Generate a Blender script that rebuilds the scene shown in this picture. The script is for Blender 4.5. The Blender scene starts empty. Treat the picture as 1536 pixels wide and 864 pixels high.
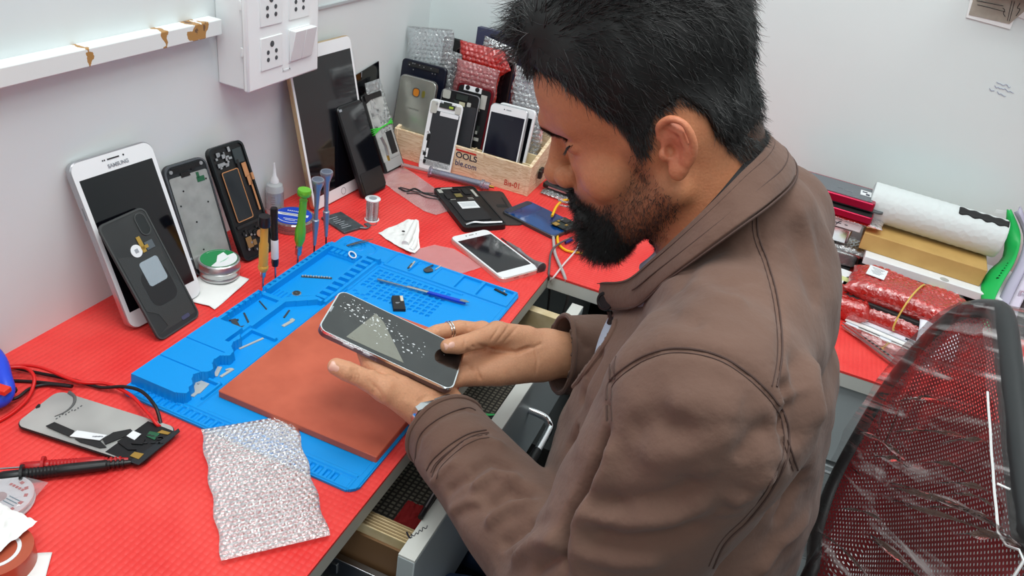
import bpy, bmesh, math, random
import numpy as np
from mathutils import Vector as V, Matrix, Euler
from mathutils.bvhtree import BVHTree
PI = math.pi
random.seed(4)
COL = bpy.context.scene.collection
# ------------------------------------------------------------------ camera model (same numbers as the camera object)
YAW, PITCH, ROLL, FPX = -0.30272, 0.53954, 0.16761, 1163.9
CAM = V((0.7305, 0.0, 0.6))
_f = V((math.sin(YAW)*math.cos(PITCH), math.cos(YAW)*math.cos(PITCH), -math.sin(PITCH)))
_r = _f.cross(V((0, 0, 1))).normalized(); _u = _r.cross(_f)
CR = _r*math.cos(ROLL) + _u*math.sin(ROLL); CU = -_r*math.sin(ROLL) + _u*math.cos(ROLL); CF = _f
def ray(x, y): return CR*((x-768)/FPX) - CU*((y-432)/FPX) + CF
def D(x, y, z=0.0): d = ray(x, y); return CAM + d*((z-CAM.z)/d.z)          # point at height z above the desk
def DX(x, y, X=0.0): d = ray(x, y); return CAM + d*((X-CAM.x)/d.x)
def DY(x, y, Y): d = ray(x, y); return CAM + d*((Y-CAM.y)/d.y)
def DD(x, y, dep): return CAM + ray(x, y)*dep
# ------------------------------------------------------------------ materials
def lin(c):
    return tuple((v/255/12.92 if v/255 <= .04045 else ((v/255+.055)/1.055)**2.4) for v in c[:3]) + (1,)
_mc = {}
def mat(name, col, rough=.5, metal=0.0, spec=.5, coat=0, noise=None, bump=None, trans=0, alpha=1, sss=0, sheen=0, emit=None, ior=1.45):
    """noise=(scale, colour2, contrast lo, hi, detail)  bump=(kind, scale, strength, distance)"""
    if name in _mc: return _mc[name]
    m = bpy.data.materials.new(name); m.use_nodes = True
    nt = m.node_tree; b = nt.nodes['Principled BSDF']; N = nt.nodes; L = nt.links
    b.inputs['Base Color'].default_value = lin(col)
    b.inputs['Roughness'].default_value = rough; b.inputs['Metallic'].default_value = metal
    b.inputs['Specular IOR Level'].default_value = spec; b.inputs['Coat Weight'].default_value = coat
    b.inputs['Coat Roughness'].default_value = .05
    b.inputs['Transmission Weight'].default_value = trans; b.inputs['Alpha'].default_value = alpha
    b.inputs['IOR'].default_value = ior
    if sss:
        b.inputs['Subsurface Weight'].default_value = sss; b.inputs['Subsurface Scale'].default_value = .006
        b.inputs['Subsurface Radius'].default_value = (1, .35, .2)
    if sheen: b.inputs['Sheen Weight'].default_value = sheen; b.inputs['Sheen Roughness'].default_value = .6
    if emit: b.inputs['Emission Color'].default_value = lin(col); b.inputs['Emission Strength'].default_value = emit
    tc = None
    def coord():
        nonlocal tc
        if tc is None: tc = N.new('ShaderNodeTexCoord')
        return tc.outputs['Object']
    if noise:
        sc, c2, lo, hi, det = (list(noise)+[4])[:5]
        n = N.new('ShaderNodeTexNoise'); n.inputs['Scale'].default_value = sc; n.inputs['Detail'].default_value = det
        L.new(coord(), n.inputs['Vector'])
        r = N.new('ShaderNodeValToRGB'); r.color_ramp.elements[0].position = lo; r.color_ramp.elements[1].position = hi
        r.color_ramp.elements[0].color = lin(col); r.color_ramp.elements[1].color = lin(c2)
        L.new(n.outputs['Fac'], r.inputs['Fac']); L.new(r.outputs['Color'], b.inputs['Base Color'])
    if bump:
        kind, sc, st, dist = bump
        bp = N.new('ShaderNodeBump'); bp.inputs['Strength'].default_value = st; bp.inputs['Distance'].default_value = dist
        if kind == 'noise':
            n = N.new('ShaderNodeTexNoise'); n.inputs['Scale'].default_value = sc; n.inputs['Detail'].default_value = 3
        elif kind == 'voro':
            n = N.new('ShaderNodeTexVoronoi'); n.inputs['Scale'].default_value = sc
        elif kind == 'wave':
            n = N.new('ShaderNodeTexWave'); n.inputs['Scale'].default_value = sc; n.inputs['Distortion'].default_value = .3
        L.new(coord(), n.inputs['Vector']); L.new(n.outputs[0], bp.inputs['Height']); L.new(bp.outputs[0], b.inputs['Normal'])
    _mc[name] = m
    return m
def film(name, tint=(235, 238, 240), haze=.12, gloss=.5, bump=(60, .6, .004), rough=.12):
    """thin clear plastic: mostly see-through, a little milky, glossy wrinkles"""
    if name in _mc: return _mc[name]
    m = bpy.data.materials.new(name); m.use_nodes = True; nt = m.node_tree; N = nt.nodes; L = nt.links
    N.clear(); out = N.new('ShaderNodeOutputMaterial')
    tr = N.new('ShaderNodeBsdfTransparent'); tr.inputs[0].default_value = lin(tint)
    df = N.new('ShaderNodeBsdfDiffuse'); df.inputs[0].default_value = lin(tint)
    gl = N.new('ShaderNodeBsdfGlossy'); gl.inputs['Roughness'].default_value = rough; gl.inputs[0].default_value = (1, 1, 1, 1)
    tc = N.new('ShaderNodeTexCoord'); n = N.new('ShaderNodeTexNoise'); n.inputs['Scale'].default_value = bump[0]; n.inputs['Detail'].default_value = 4
    n.inputs['Distortion'].default_value = .8
    L.new(tc.outputs['Object'], n.inputs['Vector'])
    bp = N.new('ShaderNodeBump'); bp.inputs['Strength'].default_value = bump[1]; bp.inputs['Distance'].default_value = bump[2]
    L.new(n.outputs[0], bp.inputs['Height']); L.new(bp.outputs[0], gl.inputs['Normal']); L.new(bp.outputs[0], df.inputs['Normal'])
    a = N.new('ShaderNodeMixShader'); a.inputs[0].default_value = haze; L.new(tr.outputs[0], a.inputs[1]); L.new(df.outputs[0], a.inputs[2])
    fr = N.new('ShaderNodeFresnel'); fr.inputs[0].default_value = 1.5; L.new(bp.outputs[0], fr.inputs['Normal'])
    mu = N.new('ShaderNodeMath'); mu.operation = 'MULTIPLY_ADD'; mu.inputs[1].default_value = gloss*2; mu.inputs[2].default_value = gloss*.08; mu.use_clamp = True
    L.new(fr.outputs[0], mu.inputs[0])
    c = N.new('ShaderNodeMixShader'); L.new(mu.outputs[0], c.inputs[0]); L.new(a.outputs[0], c.inputs[1]); L.new(gl.outputs[0], c.inputs[2])
    L.new(c.outputs[0], out.inputs[0]); _mc[name] = m
    return m
# ------------------------------------------------------------------ mesh building
class MB:
    def __init__(s): s.v = []; s.f = []; s.m = []; s.mi = 0; s.T = Matrix()
    def add(s, vs, fs):
        o = len(s.v); s.v += [tuple(s.T @ V(p)) for p in vs]
        s.f += [tuple(i+o for i in f) for f in fs]; s.m += [s.mi]*len(fs); return s
    def box(s, c, d, rz=0, R=None):
        x, y, z = d[0]/2, d[1]/2, d[2]/2; R = R or Matrix.Rotation(rz, 3, 'Z')
        vs = [V(c)+R@V((a*x, b*y, e*z)) for e in (-1, 1) for a, b in ((-1, -1), (1, -1), (1, 1), (-1, 1))]
        return s.add(vs, [(3, 2, 1, 0), (4, 5, 6, 7), (0, 1, 5, 4), (1, 2, 6, 5), (2, 3, 7, 6), (3, 0, 4, 7)])
    def prism(s, pts, z0, z1, inset=0):
        n = len(pts); vs = [(x, y, z0) for x, y in pts] + [(x, y, z1) for x, y in pts]
        fs = [tuple(range(n-1, -1, -1))] + [(i, (i+1) % n, n+(i+1) % n, n+i) for i in range(n)]
        if inset:   # small chamfer on the top
            cx = sum(p[0] for p in pts)/n; cy = sum(p[1] for p in pts)/n
            vs = vs[:n] + [(x, y, z1-inset) for x, y in pts]
            for i in range(n):
                a, b, c = V(pts[i-1]), V(pts[i]), V(pts[(i+1) % n]); t = (c-a); nn = V((-t.y, t.x)).normalized() if t.length else V((0, 0))
                vs.append((b.x+nn.x*inset, b.y+nn.y*inset, z1))
            fs += [(n+i, n+(i+1) % n, 2*n+(i+1) % n, 2*n+i) for i in range(n)] + [tuple(range(2*n, 3*n))]
        else: fs.append(tuple(range(n, 2*n)))
        return s.add(vs, fs)
    def rr(s, w, h, t, r, c=(0, 0, 0), inset=.0, n=6, rz=0):
        """rounded rectangle plate, c = centre of its top face, thickness t downwards"""
        ca, sa = math.cos(rz), math.sin(rz)
        pts = [(c[0]+x*ca-y*sa, c[1]+x*sa+y*ca) for x, y in rrect(w, h, r, n)]
        return s.prism(pts, c[2]-t, c[2], inset)
    def ring(s, outer, inner, z0, z1):
        n = len(outer); vs = [(x, y, z) for z in (z0, z1) for P in (outer, inner) for x, y in P]; fs = []
        for i in range(n):
            j = (i+1) % n
            fs += [(i, j, 2*n+j, 2*n+i), (n+j, n+i, 3*n+i, 3*n+j), (2*n+i, 2*n+j, 3*n+j, 3*n+i), (j, i, n+i, n+j)]
        return s.add(vs, fs)
    def lathe(s, prof, n=24, c=(0, 0, 0), R=None):
        vs = []; fs = []; k = len(prof); R = R or Matrix.Identity(3)
        for r, z in prof:
            vs += [V(c)+R@V((r*math.cos(2*PI*i/n), r*math.sin(2*PI*i/n), z)) for i in range(n)]
        for a in range(k-1):
            fs += [(a*n+i, a*n+(i+1) % n, (a+1)*n+(i+1) % n, (a+1)*n+i) for i in range(n)]
        fs += [tuple(range(n-1, -1, -1)), tuple(range((k-1)*n, k*n))]
        return s.add(vs, fs)
    def tube(s, P, r, n=8, closed=False, sub=0):
        P = [V(p) for p in P]
        if sub: P = smooth_path(P, sub, closed)
        k = len(P); R = r if isinstance(r, (list, tuple)) else [r]*k
        if len(R) != k: R = [R[min(len(R)-1, int(i*(len(R)-1)/(k-1)+.5))] if False else R[0]+(R[-1]-R[0])*i/(k-1) for i in range(k)]
        vs = []; fs = []; pn = None
        for i in range(k):
            a = P[i-1] if (i or closed) else P[i]; b = P[(i+1) % k] if (i < k-1 or closed) else P[i]
            t = (b-a).normalized()
            if pn is None: pn = t.orthogonal().normalized()
            pn = (pn - t*pn.dot(t)).normalized(); q = t.cross(pn)
            vs += [P[i]+(pn*math.cos(2*PI*j/n)+q*math.sin(2*PI*j/n))*R[i] for j in range(n)]
        for i in range(k if closed else k-1):
            i2 = (i+1) % k
            fs += [(i*n+j, i*n+(j+1) % n, i2*n+(j+1) % n, i2*n+j) for j in range(n)]
        if not closed: fs += [tuple(range(n-1, -1, -1)), tuple(range((k-1)*n, k*n))]
        return s.add(vs, fs)
    def grid(s, fn, nu, nv):
        vs = [fn(i/nu, j/nv) for j in range(nv+1) for i in range(nu+1)]; w = nu+1
        return s.add(vs, [(j*w+i, j*w+i+1, (j+1)*w+i+1, (j+1)*w+i) for j in range(nv) for i in range(nu)])
    def ball(s, c, r, n=10, k=8, sc=(1, 1, 1)):
        vs = []
        for a in range(k+1):
            th = PI*a/k
            vs += [(c[0]+r*sc[0]*math.sin(th)*math.cos(2*PI*i/n), c[1]+r*sc[1]*math.sin(th)*math.sin(2*PI*i/n), c[2]-r*sc[2]*math.cos(th)) for i in range(n)]
        return s.add(vs, [(a*n+i, a*n+(i+1) % n, (a+1)*n+(i+1) % n, (a+1)*n+i) for a in range(k) for i in range(n)])
def rrect(w, h, r, n=6):
    r = max(min(r, w/2-1e-6, h/2-1e-6), 1e-5); o = []
    for cx, cy, a0 in ((w/2-r, -h/2+r, -PI/2), (w/2-r, h/2-r, 0), (-w/2+r, h/2-r, PI/2), (-w/2+r, -h/2+r, PI)):
        o += [(cx+r*math.cos(a0+PI/2*i/n), cy+r*math.sin(a0+PI/2*i/n)) for i in range(n+1)]
    return o
def smooth_path(P, sub, closed=False):
    o = []; k = len(P)
    for i in range(k if closed else k-1):
        p0 = P[i-1] if (i or closed) else P[0]*2-P[1]; p1 = P[i]; p2 = P[(i+1) % k]
        p3 = P[(i+2) % k] if (i < k-2 or closed) else P[-1]*2-P[-2]
        for j in range(sub):
            t = j/sub; o.append(.5*((2*p1)+(p2-p0)*t+(2*p0-5*p1+4*p2-p3)*t*t+(3*p1-p0-3*p2+p3)*t**3))
    if not closed: o.append(P[-1])
    return o
def link(name, me, ms, parent=None):
    o = bpy.data.objects.new(name, me); COL.objects.link(o)
    for m in (ms if isinstance(ms, (list, tuple)) else [ms]): me.materials.append(m)
    if parent is not None: o.parent = parent
    return o
def part(name, mb, ms, parent=None, bevel=0, smooth=True, label=None, sub=0, solid=0, angle=40):
    me = bpy.data.meshes.new(name); me.from_pydata(mb.v, [], mb.f); me.update()
    bm = bmesh.new(); bm.from_mesh(me); bmesh.ops.remove_doubles(bm, verts=bm.verts, dist=1e-6)
    bmesh.ops.recalc_face_normals(bm, faces=bm.faces) if solid == 0 else None
    bm.to_mesh(me) if len(bm.faces) == len(mb.m) else None; bm.free()
    o = link(name, me, ms, parent)
    if any(mb.m) and len(me.polygons) == len(mb.m): me.polygons.foreach_set('material_index', mb.m)
    if smooth:
        me.polygons.foreach_set('use_smooth', [True]*len(me.polygons))
        if sub == 0: me.set_sharp_from_angle(angle=math.radians(angle))
    if solid: md = o.modifiers.new('thickness', 'SOLIDIFY'); md.thickness = solid; md.offset = 0
    if bevel: md = o.modifiers.new('edge', 'BEVEL'); md.width = bevel; md.segments = 2; md.limit_method = 'ANGLE'; md.angle_limit = math.radians(35)
    if sub: md = o.modifiers.new('smooth', 'SUBSURF'); md.levels = sub; md.render_levels = sub
    if label: o['label'] = label
    return o
def tag(o, label, cat, group=None):
    o['label'] = label; o['category'] = cat
    if group: o['group'] = group
    return o
def thing(name, label, cat, mtx=None, group=None):
    o = bpy.data.objects.new(name, None); COL.objects.link(o); o.empty_display_size = .02
    if mtx is not None: o.matrix_world = mtx
    return tag(o, label, cat, group)
def solo(name, mb, ms, label, cat, mtx=None, group=None, **k):
    o = part(name, mb, ms, **k)
    if mtx is not None: o.matrix_world = mtx
    return tag(o, label, cat, group)
def struct(name, mb, ms, **k):
    o = part(name, mb, ms, **k); o['kind'] = 'structure'; return o
def lean(loc, head, t, s=0, T=0.0):
    """frame of a plate leaning on its lower edge: x = width, y = up along it, z = out of its face; T = its thickness"""
    h, t, s = map(math.radians, (head, t, s))
    w = V((math.cos(h), math.sin(h), 0)); n0 = V((math.sin(h), -math.cos(h), 0)); up = V((0, 0, 1))*math.cos(t)-n0*math.sin(t)
    n = n0*math.cos(t)+V((0, 0, 1))*math.sin(t); w, u = w*math.cos(s)+up*math.sin(s), -w*math.sin(s)+up*math.cos(s)
    M = Matrix((w, u, n)).transposed().to_4x4(); M.translation = V(loc)+V((0, 0, T*math.sin(t)))
    return M
def flat(p, q, z=0.0):
    """frame lying on the desk: x axis from pixel p towards pixel q, origin midway"""
    a, b = D(*p, z), D(*q, z); d = (b-a); M = Matrix.Rotation(math.atan2(d.y, d.x), 4, 'Z'); M.translation = (a+b)/2
    return M
def quad(p1, p2, p3, p4, z=0.0):
    """four pixel corners of a lying rectangle (1->2 its width) -> frame at centre, width, height"""
    P = [D(*p, z) for p in (p1, p2, p3, p4)]; c = sum(P, V())/4; d = (P[1]-P[0])+(P[2]-P[3])
    M = Matrix.Rotation(math.atan2(d.y, d.x), 4, 'Z'); M.translation = c
    return M, ((P[1]-P[0]).length+(P[2]-P[3]).length)/2, ((P[3]-P[0]).length+(P[2]-P[1]).length)/2
def text(s, size, mtx, m, parent=None, name='lettering', depth=.0002, bold=0, align='CENTER', sx=1):
    cu = bpy.data.curves.new(name, 'FONT'); cu.body = s; cu.size = size; cu.extrude = depth; cu.align_x = align; cu.align_y = 'CENTER'; cu.offset = bold
    t = bpy.data.objects.new('tmp', cu); COL.objects.link(t)
    me = bpy.data.meshes.new_from_object(t.evaluated_get(bpy.context.evaluated_depsgraph_get())); bpy.data.objects.remove(t); bpy.data.curves.remove(cu)
    me.transform(mtx @ Matrix.Diagonal((sx, 1, 1, 1)))
    o = link(name, me, m, parent); return o
def T(x, y, z=0, rz=0): return Matrix.Translation((x, y, z)) @ Matrix.Rotation(rz, 4, 'Z')
def loc2(M, x, y, z=0): return M @ V((x, y, z))
def px_local(M, x, y):
    """local xy on the plane z=0 of frame M seen at pixel x, y"""
    n = (M.to_3x3() @ V((0, 0, 1))); o = M.translation; d = ray(x, y); P = CAM + d*((o-CAM).dot(n)/d.dot(n))
    q = M.inverted() @ P; return q.x, q.y
def rough_sheet(w, h, amp, seed, nu=24, nv=24, fold=1.0):
    """wrinkled sheet lying around z=amp"""
    rnd = random.Random(seed); A = [(rnd.uniform(-1, 1)*9*fold, rnd.uniform(-1, 1)*9*fold, rnd.uniform(0, 6), rnd.uniform(.3, 1)) for _ in range(7)]
    def fn(u, v):
        x, y = (u-.5)*w, (v-.5)*h
        z = sum(abs(math.sin(a*u*2+b*v*2+c))*d for a, b, c, d in A)/len(A)
        return (x, y, z*amp*1.6)
    return MB().grid(fn, nu, nv)
# ================================================================== room
WALLX = -.0
m_wall = mat('wall_paint', (226, 232, 232), .62, noise=(3, (219, 226, 227), .35, .65), bump=('noise', 260, .06, .001))
m_wallb = mat('wall_laminate', (222, 230, 230), .5, noise=(2.2, (214, 224, 224), .3, .7), bump=('noise', 200, .05, .001))
m_white = mat('white_plastic', (233, 236, 237), .32)
struct('wall_left', MB().box((-.05, .55, .5), (.1, 3.6, 2.5)), m_wall)
struct('wall_back', MB().box((1.3, 1.523, .5), (2.7, .1, 2.5)), m_wallb)
struct('floor', MB().box((1.3, .4, -.775), (3.4, 3.2, .05)), mat('floor_tile', (120, 118, 114), .4, noise=(8, (96, 95, 92), .3, .7)))
# painted ledge along the left wall with chipped paint
def ledge_mat():
    m = mat('ledge_paint', (228, 232, 231), .45); nt = m.node_tree; N = nt.nodes; L = nt.links; b = N['Principled BSDF']
    tc = N.new('ShaderNodeTexCoord'); sep = N.new('ShaderNodeSeparateXYZ'); L.new(tc.outputs['Object'], sep.inputs[0])
    n = N.new('ShaderNodeTexNoise'); n.inputs['Scale'].default_value = 55; n.inputs['Detail'].default_value = 6; L.new(tc.outputs['Object'], n.inputs['Vector'])
    acc = None
    for y0, w in ((.622, .010), (.735, .012), (.787, .022), (.800, .012)):      # chip places along the ledge
        a = N.new('ShaderNodeMath'); a.operation = 'SUBTRACT'; a.inputs[1].default_value = y0; L.new(sep.outputs['Y'], a.inputs[0])
        c = N.new('ShaderNodeMath'); c.operation = 'DIVIDE'; c.inputs[1].default_value = w; L.new(a.outputs[0], c.inputs[0])
        d = N.new('ShaderNodeMath'); d.operation = 'ABSOLUTE'; L.new(c.outputs[0], d.inputs[0])
        e = N.new('ShaderNodeMath'); e.operation = 'SUBTRACT'; e.inputs[0].default_value = 1; e.use_clamp = True; L.new(d.outputs[0], e.inputs[1])
        if acc is None: acc = e
        else:
            g = N.new('ShaderNodeMath'); g.operation = 'MAXIMUM'; L.new(acc.outputs[0], g.inputs[0]); L.new(e.outputs[0], g.inputs[1]); acc = g
    s = N.new('ShaderNodeMath'); s.operation = 'MULTIPLY_ADD'; s.inputs[1].default_value = .36; L.new(acc.outputs[0], s.inputs[0]); L.new(n.outputs[0], s.inputs[2])
    r = N.new('ShaderNodeValToRGB'); r.color_ramp.interpolation = 'CONSTANT'
    r.color_ramp.elements[0].color = lin((228, 232, 231)); r.color_ramp.elements[1].position = .745; r.color_ramp.elements[1].color = lin((172, 128, 72))
    e3 = r.color_ramp.elements.new(.90); e3.color = lin((110, 82, 60))
    L.new(s.outputs[0], r.inputs[0]); L.new(r.outputs[0], b.inputs['Base Color'])
    return m
ltop, lbot = .3245, .3045
o = struct('trim_1', MB().box((.0105, .09, (ltop+lbot)/2), (.021, 1.486, ltop-lbot)), ledge_mat(), bevel=.0012)
o = struct('trim_2', MB().box((.002, 1.15, .3015), (.004, .64, .004)), mat('joint_grey', (176, 182, 184), .6))

# ================================================================== desks
def red_mat():
    m = mat('red_embossed_sheet', (232, 50, 46), .48, spec=.35); nt = m.node_tree; N = nt.nodes; L = nt.links; b = N['Principled BSDF']
    tc = N.new('ShaderNodeTexCoord'); sp = N.new('ShaderNodeSeparateXYZ'); L.new(tc.outputs['Object'], sp.inputs[0])
    def tri(sock, p, off=0):
        a = N.new('ShaderNodeMath'); a.operation = 'MULTIPLY_ADD'; a.inputs[1].default_value = PI/p; a.inputs[2].default_value = off; L.new(sock, a.inputs[0])
        s = N.new('ShaderNodeMath'); s.operation = 'SINE'; L.new(a.outputs[0], s.inputs[0])
        c = N.new('ShaderNodeMath'); c.operation = 'ABSOLUTE'; L.new(s.outputs[0], c.inputs[0]); return c
    x = tri(sp.outputs['X'], .0066); y = tri(sp.outputs['Y'], .0066)
    mx = N.new('ShaderNodeMath'); mx.operation = 'MULTIPLY_ADD'; mx.inputs[1].default_value = .5; L.new(y.outputs[0], mx.inputs[0]); L.new(x.outputs[0], mx.inputs[2])
    bp = N.new('ShaderNodeBump'); bp.inputs['Strength'].default_value = .55; bp.inputs['Distance'].default_value = .0011
    L.new(mx.outputs[0], bp.inputs['Height']); L.new(bp.outputs[0], b.inputs['Normal'])
    n = N.new('ShaderNodeTexNoise'); n.inputs['Scale'].default_value = 14; n.inputs['Detail'].default_value = 5; L.new(tc.outputs['Object'], n.inputs['Vector'])
    r = N.new('ShaderNodeValToRGB'); r.color_ramp.elements[0].position = .3; r.color_ramp.elements[1].position = .75
    r.color_ramp.elements[0].color = lin((226, 54, 52)); r.color_ramp.elements[1].color = lin((238, 78, 72)); L.new(n.outputs[0], r.inputs[0]); L.new(r.outputs[0], b.inputs['Base Color'])
    return m
m_red = red_mat()
m_lam = mat('white_laminate', (205, 206, 200), .42)
m_lam2 = mat('grey_laminate', (172, 180, 182), .4)
m_edge = mat('grey_edge_band', (176, 174, 164), .5)
m_dark = mat('shade_and_glass_dark', (26, 24, 24), .7)  # near-black boards paint in the shade under the desks; also phone glass
m_ply = mat('plywood', (226, 208, 170), .6, noise=(30, (200, 178, 132), .35, .65))
m_brownboard = mat('brown_board', (120, 88, 58), .6)
m_chrome = mat('chrome', (225, 228, 230), .14, 1)
m_steel = mat('steel', (178, 180, 182), .28, 1)
m_black = mat('black_plastic', (22, 22, 24), .35)
m_blackmat = mat('matt_black', (30, 30, 31), .65)
desk = thing('desk', 'white laminate desk along the left wall with its wide drawer pulled open', 'desk', T(.2325, .5, -.75))
di = desk.matrix_world.inverted()
def child(o):
    """keep world placement of a mesh built in world coordinates under a thing"""
    o.matrix_parent_inverse = o.parent.matrix_world.inverted() if o.parent.parent is None else Matrix(); return o
def wpart(name, mb, ms, parent, **k):
    return child(part(name, mb, ms, parent, **k))
wpart('desktop', MB().box((.2325, .5865, -.0145), (.465, 1.773, .022)), m_edge, desk, bevel=.0008)
wpart('side_panel', MB().box((.225, .424, -.39), (.43, .018, .724)), m_lam, desk, bevel=.0006)
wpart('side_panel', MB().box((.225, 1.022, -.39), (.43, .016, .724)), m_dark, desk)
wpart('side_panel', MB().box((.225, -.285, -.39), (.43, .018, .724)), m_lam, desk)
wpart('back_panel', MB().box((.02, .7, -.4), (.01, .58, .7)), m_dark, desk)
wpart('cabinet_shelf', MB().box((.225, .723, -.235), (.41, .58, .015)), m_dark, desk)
wpart('cabinet_door', MB().box((.437, .1, -.40), (.016, .62, .70)), m_brownboard, desk)
# drawer
dr = wpart('drawer', MB().box((.524, .741, -.108), (.019, .548, .158)), m_lam2, desk, bevel=.0012)
wpart('drawer_lip', MB().box((.524, .741, -.0282), (.0185, .547, .0035)), m_lam, dr, bevel=.0006)
wpart('drawer_side', MB().box((.335, .508, -.088), (.36, .020, .082)), [m_ply], dr, bevel=.0006)
wpart('drawer_side', MB().box((.335, .985, -.083), (.36, .016, .085)), m_ply, dr, bevel=.0006)
wpart('drawer_bottom', MB().box((.335, .747, -.131), (.36, .46, .008)), m_brownboard, dr)
mg = MB()   # stacked plies seen on the near drawer side
for k, c in enumerate(range(5)): mg.box((.335, .5005+k*.0038, -.0466), (.359, .0018, .0012))
wpart('plies', mg, mat('ply_stripe', (150, 128, 92), .7), dr)
wpart('drawer_face', MB().box((.335, .4965, -.094), (.358, .003, .068)), m_brownboard, dr)
mg = MB()
mg.box((.33, .489, -.118), (.37, .004, .034)); mg.box((.33, .487, -.099), (.37, .008, .003)); mg.box((.33, .487, -.137), (.37, .008, .003))
for x in (.30, .36, .43, .49): mg.box((x, .4865, -.118), (.012, .003, .014))
wpart('slide_rail', mg, m_steel, dr, bevel=.0005)
mg = MB().tube([(.533, .800, -.078), (.556, .800, -.080), (.566, .795, -.084), (.569, .784, -.088), (.569, .716, -.088), (.566, .704, -.088), (.556, .700, -.088), (.533, .700, -.088)], .0052, 12, sub=4)
wpart('handle', mg, m_chrome, dr, label='chrome bow handle')
wpart('handle_sleeve', MB().tube([(.5692, .742, -.088), (.5692, .700, -.0885)], .0062, 12), m_black, dr)
# scribble on the drawer lip
pts = [D(*p, -.0260) for p in ((612, 800), (614, 806), (618, 806), (616, 801), (621, 804), (624, 799), (627, 801), (629, 795), (633, 797), (634, 791), (639, 793), (641, 788))]
wpart('pen_scribble', MB().tube(pts, .0004, 5, sub=3), mat('ink', (24, 26, 40), .6), dr)
wpart('pen_scribble', MB().tube([D(*p, -.0260) for p in ((610, 798), (613, 805), (616, 807))], .0009, 5, sub=3), mat('ink', (24, 26, 40), .6), dr)
# liner in the drawer
def liner_mat():
    m = mat('liner_grey', (118, 112, 100), .8); nt = m.node_tree; N = nt.nodes; L = nt.links
    tc = N.new('ShaderNodeTexCoord'); br = N.new('ShaderNodeTexBrick'); br.inputs['Scale'].default_value = 1; br.offset = 0
    br.inputs['Brick Width'].default_value = .0075; br.inputs['Row Height'].default_value = .0062; br.inputs['Mortar Size'].default_value = .0014
    br.inputs['Color1'].default_value = lin((124, 118, 104)); br.inputs['Color2'].default_value = lin((104, 99, 88)); br.inputs['Mortar'].default_value = lin((48, 44, 40))
    L.new(tc.outputs['Object'], br.inputs['Vector']); L.new(br.outputs[0], N['Principled BSDF'].inputs['Base Color']); return m
solo('drawer_liner', MB().box((.335, .7465, -.1262), (.355, .452, .0016)), liner_mat(), 'grey gridded anti-slip liner on the bottom of the open drawer', 'drawer liner')

ret = thing('return_desk', 'white return desk along the back wall behind the seated man', 'desk', T(1.0, 1.25, -.75))
wpart('desktop', MB().box((1.0675, 1.2515, -.0145), (1.205, .443, .022)), m_lam, ret, bevel=.0008)
wpart('kneehole_shade_panel', MB().box((.62, 1.44, -.39), (.31, .01, .72)), m_dark, ret)  # added dark panel, stands in for the shade in the kneehole
wpart('side_panel', MB().box((.79, 1.25, -.39), (.016, .42, .722)), m_dark, ret)  # dark colour stands for the kneehole shade
wpart('drawer_front', MB().box((1.22, 1.046, -.095), (.85, .016, .135)), m_lam2, ret, bevel=.0012)
wpart('cabinet_door', MB().box((1.22, 1.046, -.46), (.85, .016, .575)), m_lam2, ret, bevel=.0012)
wpart('handle', MB().tube([(.945, 1.038, -.168), (.945, 1.018, -.168), (1.06, 1.018, -.168), (1.06, 1.038, -.168)], .004, 8), m_chrome, ret)
wpart('underside_shade', MB().box((.62, 1.24, -.028), (.31, .40, .004)), m_dark, ret)  # dark sheet put in for the shade under the desktop
solo('desk_mat', MB().box((.2325, .5865, -.0017), (.4655, 1.7725, .0034)), m_red, 'red embossed rubber sheet covering the left desk', 'desk mat')
solo('desk_mat', MB().box((1.0675, 1.2515, -.0017), (1.2043, .4435, .0034)), m_red, 'red ribbed rubber sheet covering the return desk by the back wall', 'desk mat')

# ================================================================== switch box on the wall
sb = thing('switch_box', 'white surface switch box with round-pin sockets and a double rocker on the left wall', 'socket box', T(0, .92, .40))
ZB, Y0, Y1, XF = .2325, .842, 1.002, .045
wpart('box_body', MB().box((XF/2, (Y0+Y1)/2, .405), (XF, Y1-Y0-.006, .345)), m_white, sb, bevel=.002)
wpart('face_plate', MB().box((XF+.004, (Y0+Y1)/2, .405), (.009, Y1-Y0+.002, .3475)), mat('gloss_white', (238, 241, 242), .22), sb, bevel=.0028)
XP = XF+.0085
m_hole = mat('socket_hole', (70, 74, 78), .6)
def sock(yc, zc, w=.047, h=.044):
    p = wpart('socket', MB().box((XP+.0006, yc, zc), (.0022, w, h)), m_white, sb, bevel=.0006)
    hm = MB(); R = Matrix.Rotation(PI/2, 3, 'Y')
    hm.lathe([(.0042, 0), (.0042, .0005)], 16, (XP+.0016, yc+.000, zc+.0120), R)
    for dy, dz in ((-.0088, .0015), (.0088, .0015), (-.0088, -.0085), (.0088, -.0085)):
        hm.lathe([(.0030, 0), (.0030, .0005)], 14, (XP+.0016, yc+dy, zc+dz), R)
    wpart('pin_hole', hm, m_hole, p)
sock(.8905, .2785); sock(.8905, .3375); sock(.9530, .3375); sock(.8905, .397); sock(.9530, .397)
wpart('rocker_frame', MB().box((XP+.0006, .9535, .2800), (.0022, .050, .047)), m_white, sb, bevel=.0006)
for yy in (.9415, .9675):
    mb = MB(); y0, y1 = yy-.0128, yy+.0128; z0, z1 = .2585, .3025
    x0 = XP+.002
    mb.add([(x0, y0, z0), (x0, y1, z0), (x0, y1, z1), (x0, y0, z1), (x0+.002, y0, z0), (x0+.002, y1, z0), (x0+.011, y1, z1), (x0+.011, y0, z1)],
           [(3, 2, 1, 0), (4, 5, 6, 7), (0, 1, 5, 4), (1, 2, 6, 5), (2, 3, 7, 6), (3, 0, 4, 7)])
    wpart('rocker', mb, m_white, sb, bevel=.0007)
for zz in (.285, .345): wpart('latch', MB().box((XF-.001, Y0+.0006, zz), (.004, .003, .012)), m_white, sb, bevel=.0005)
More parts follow.
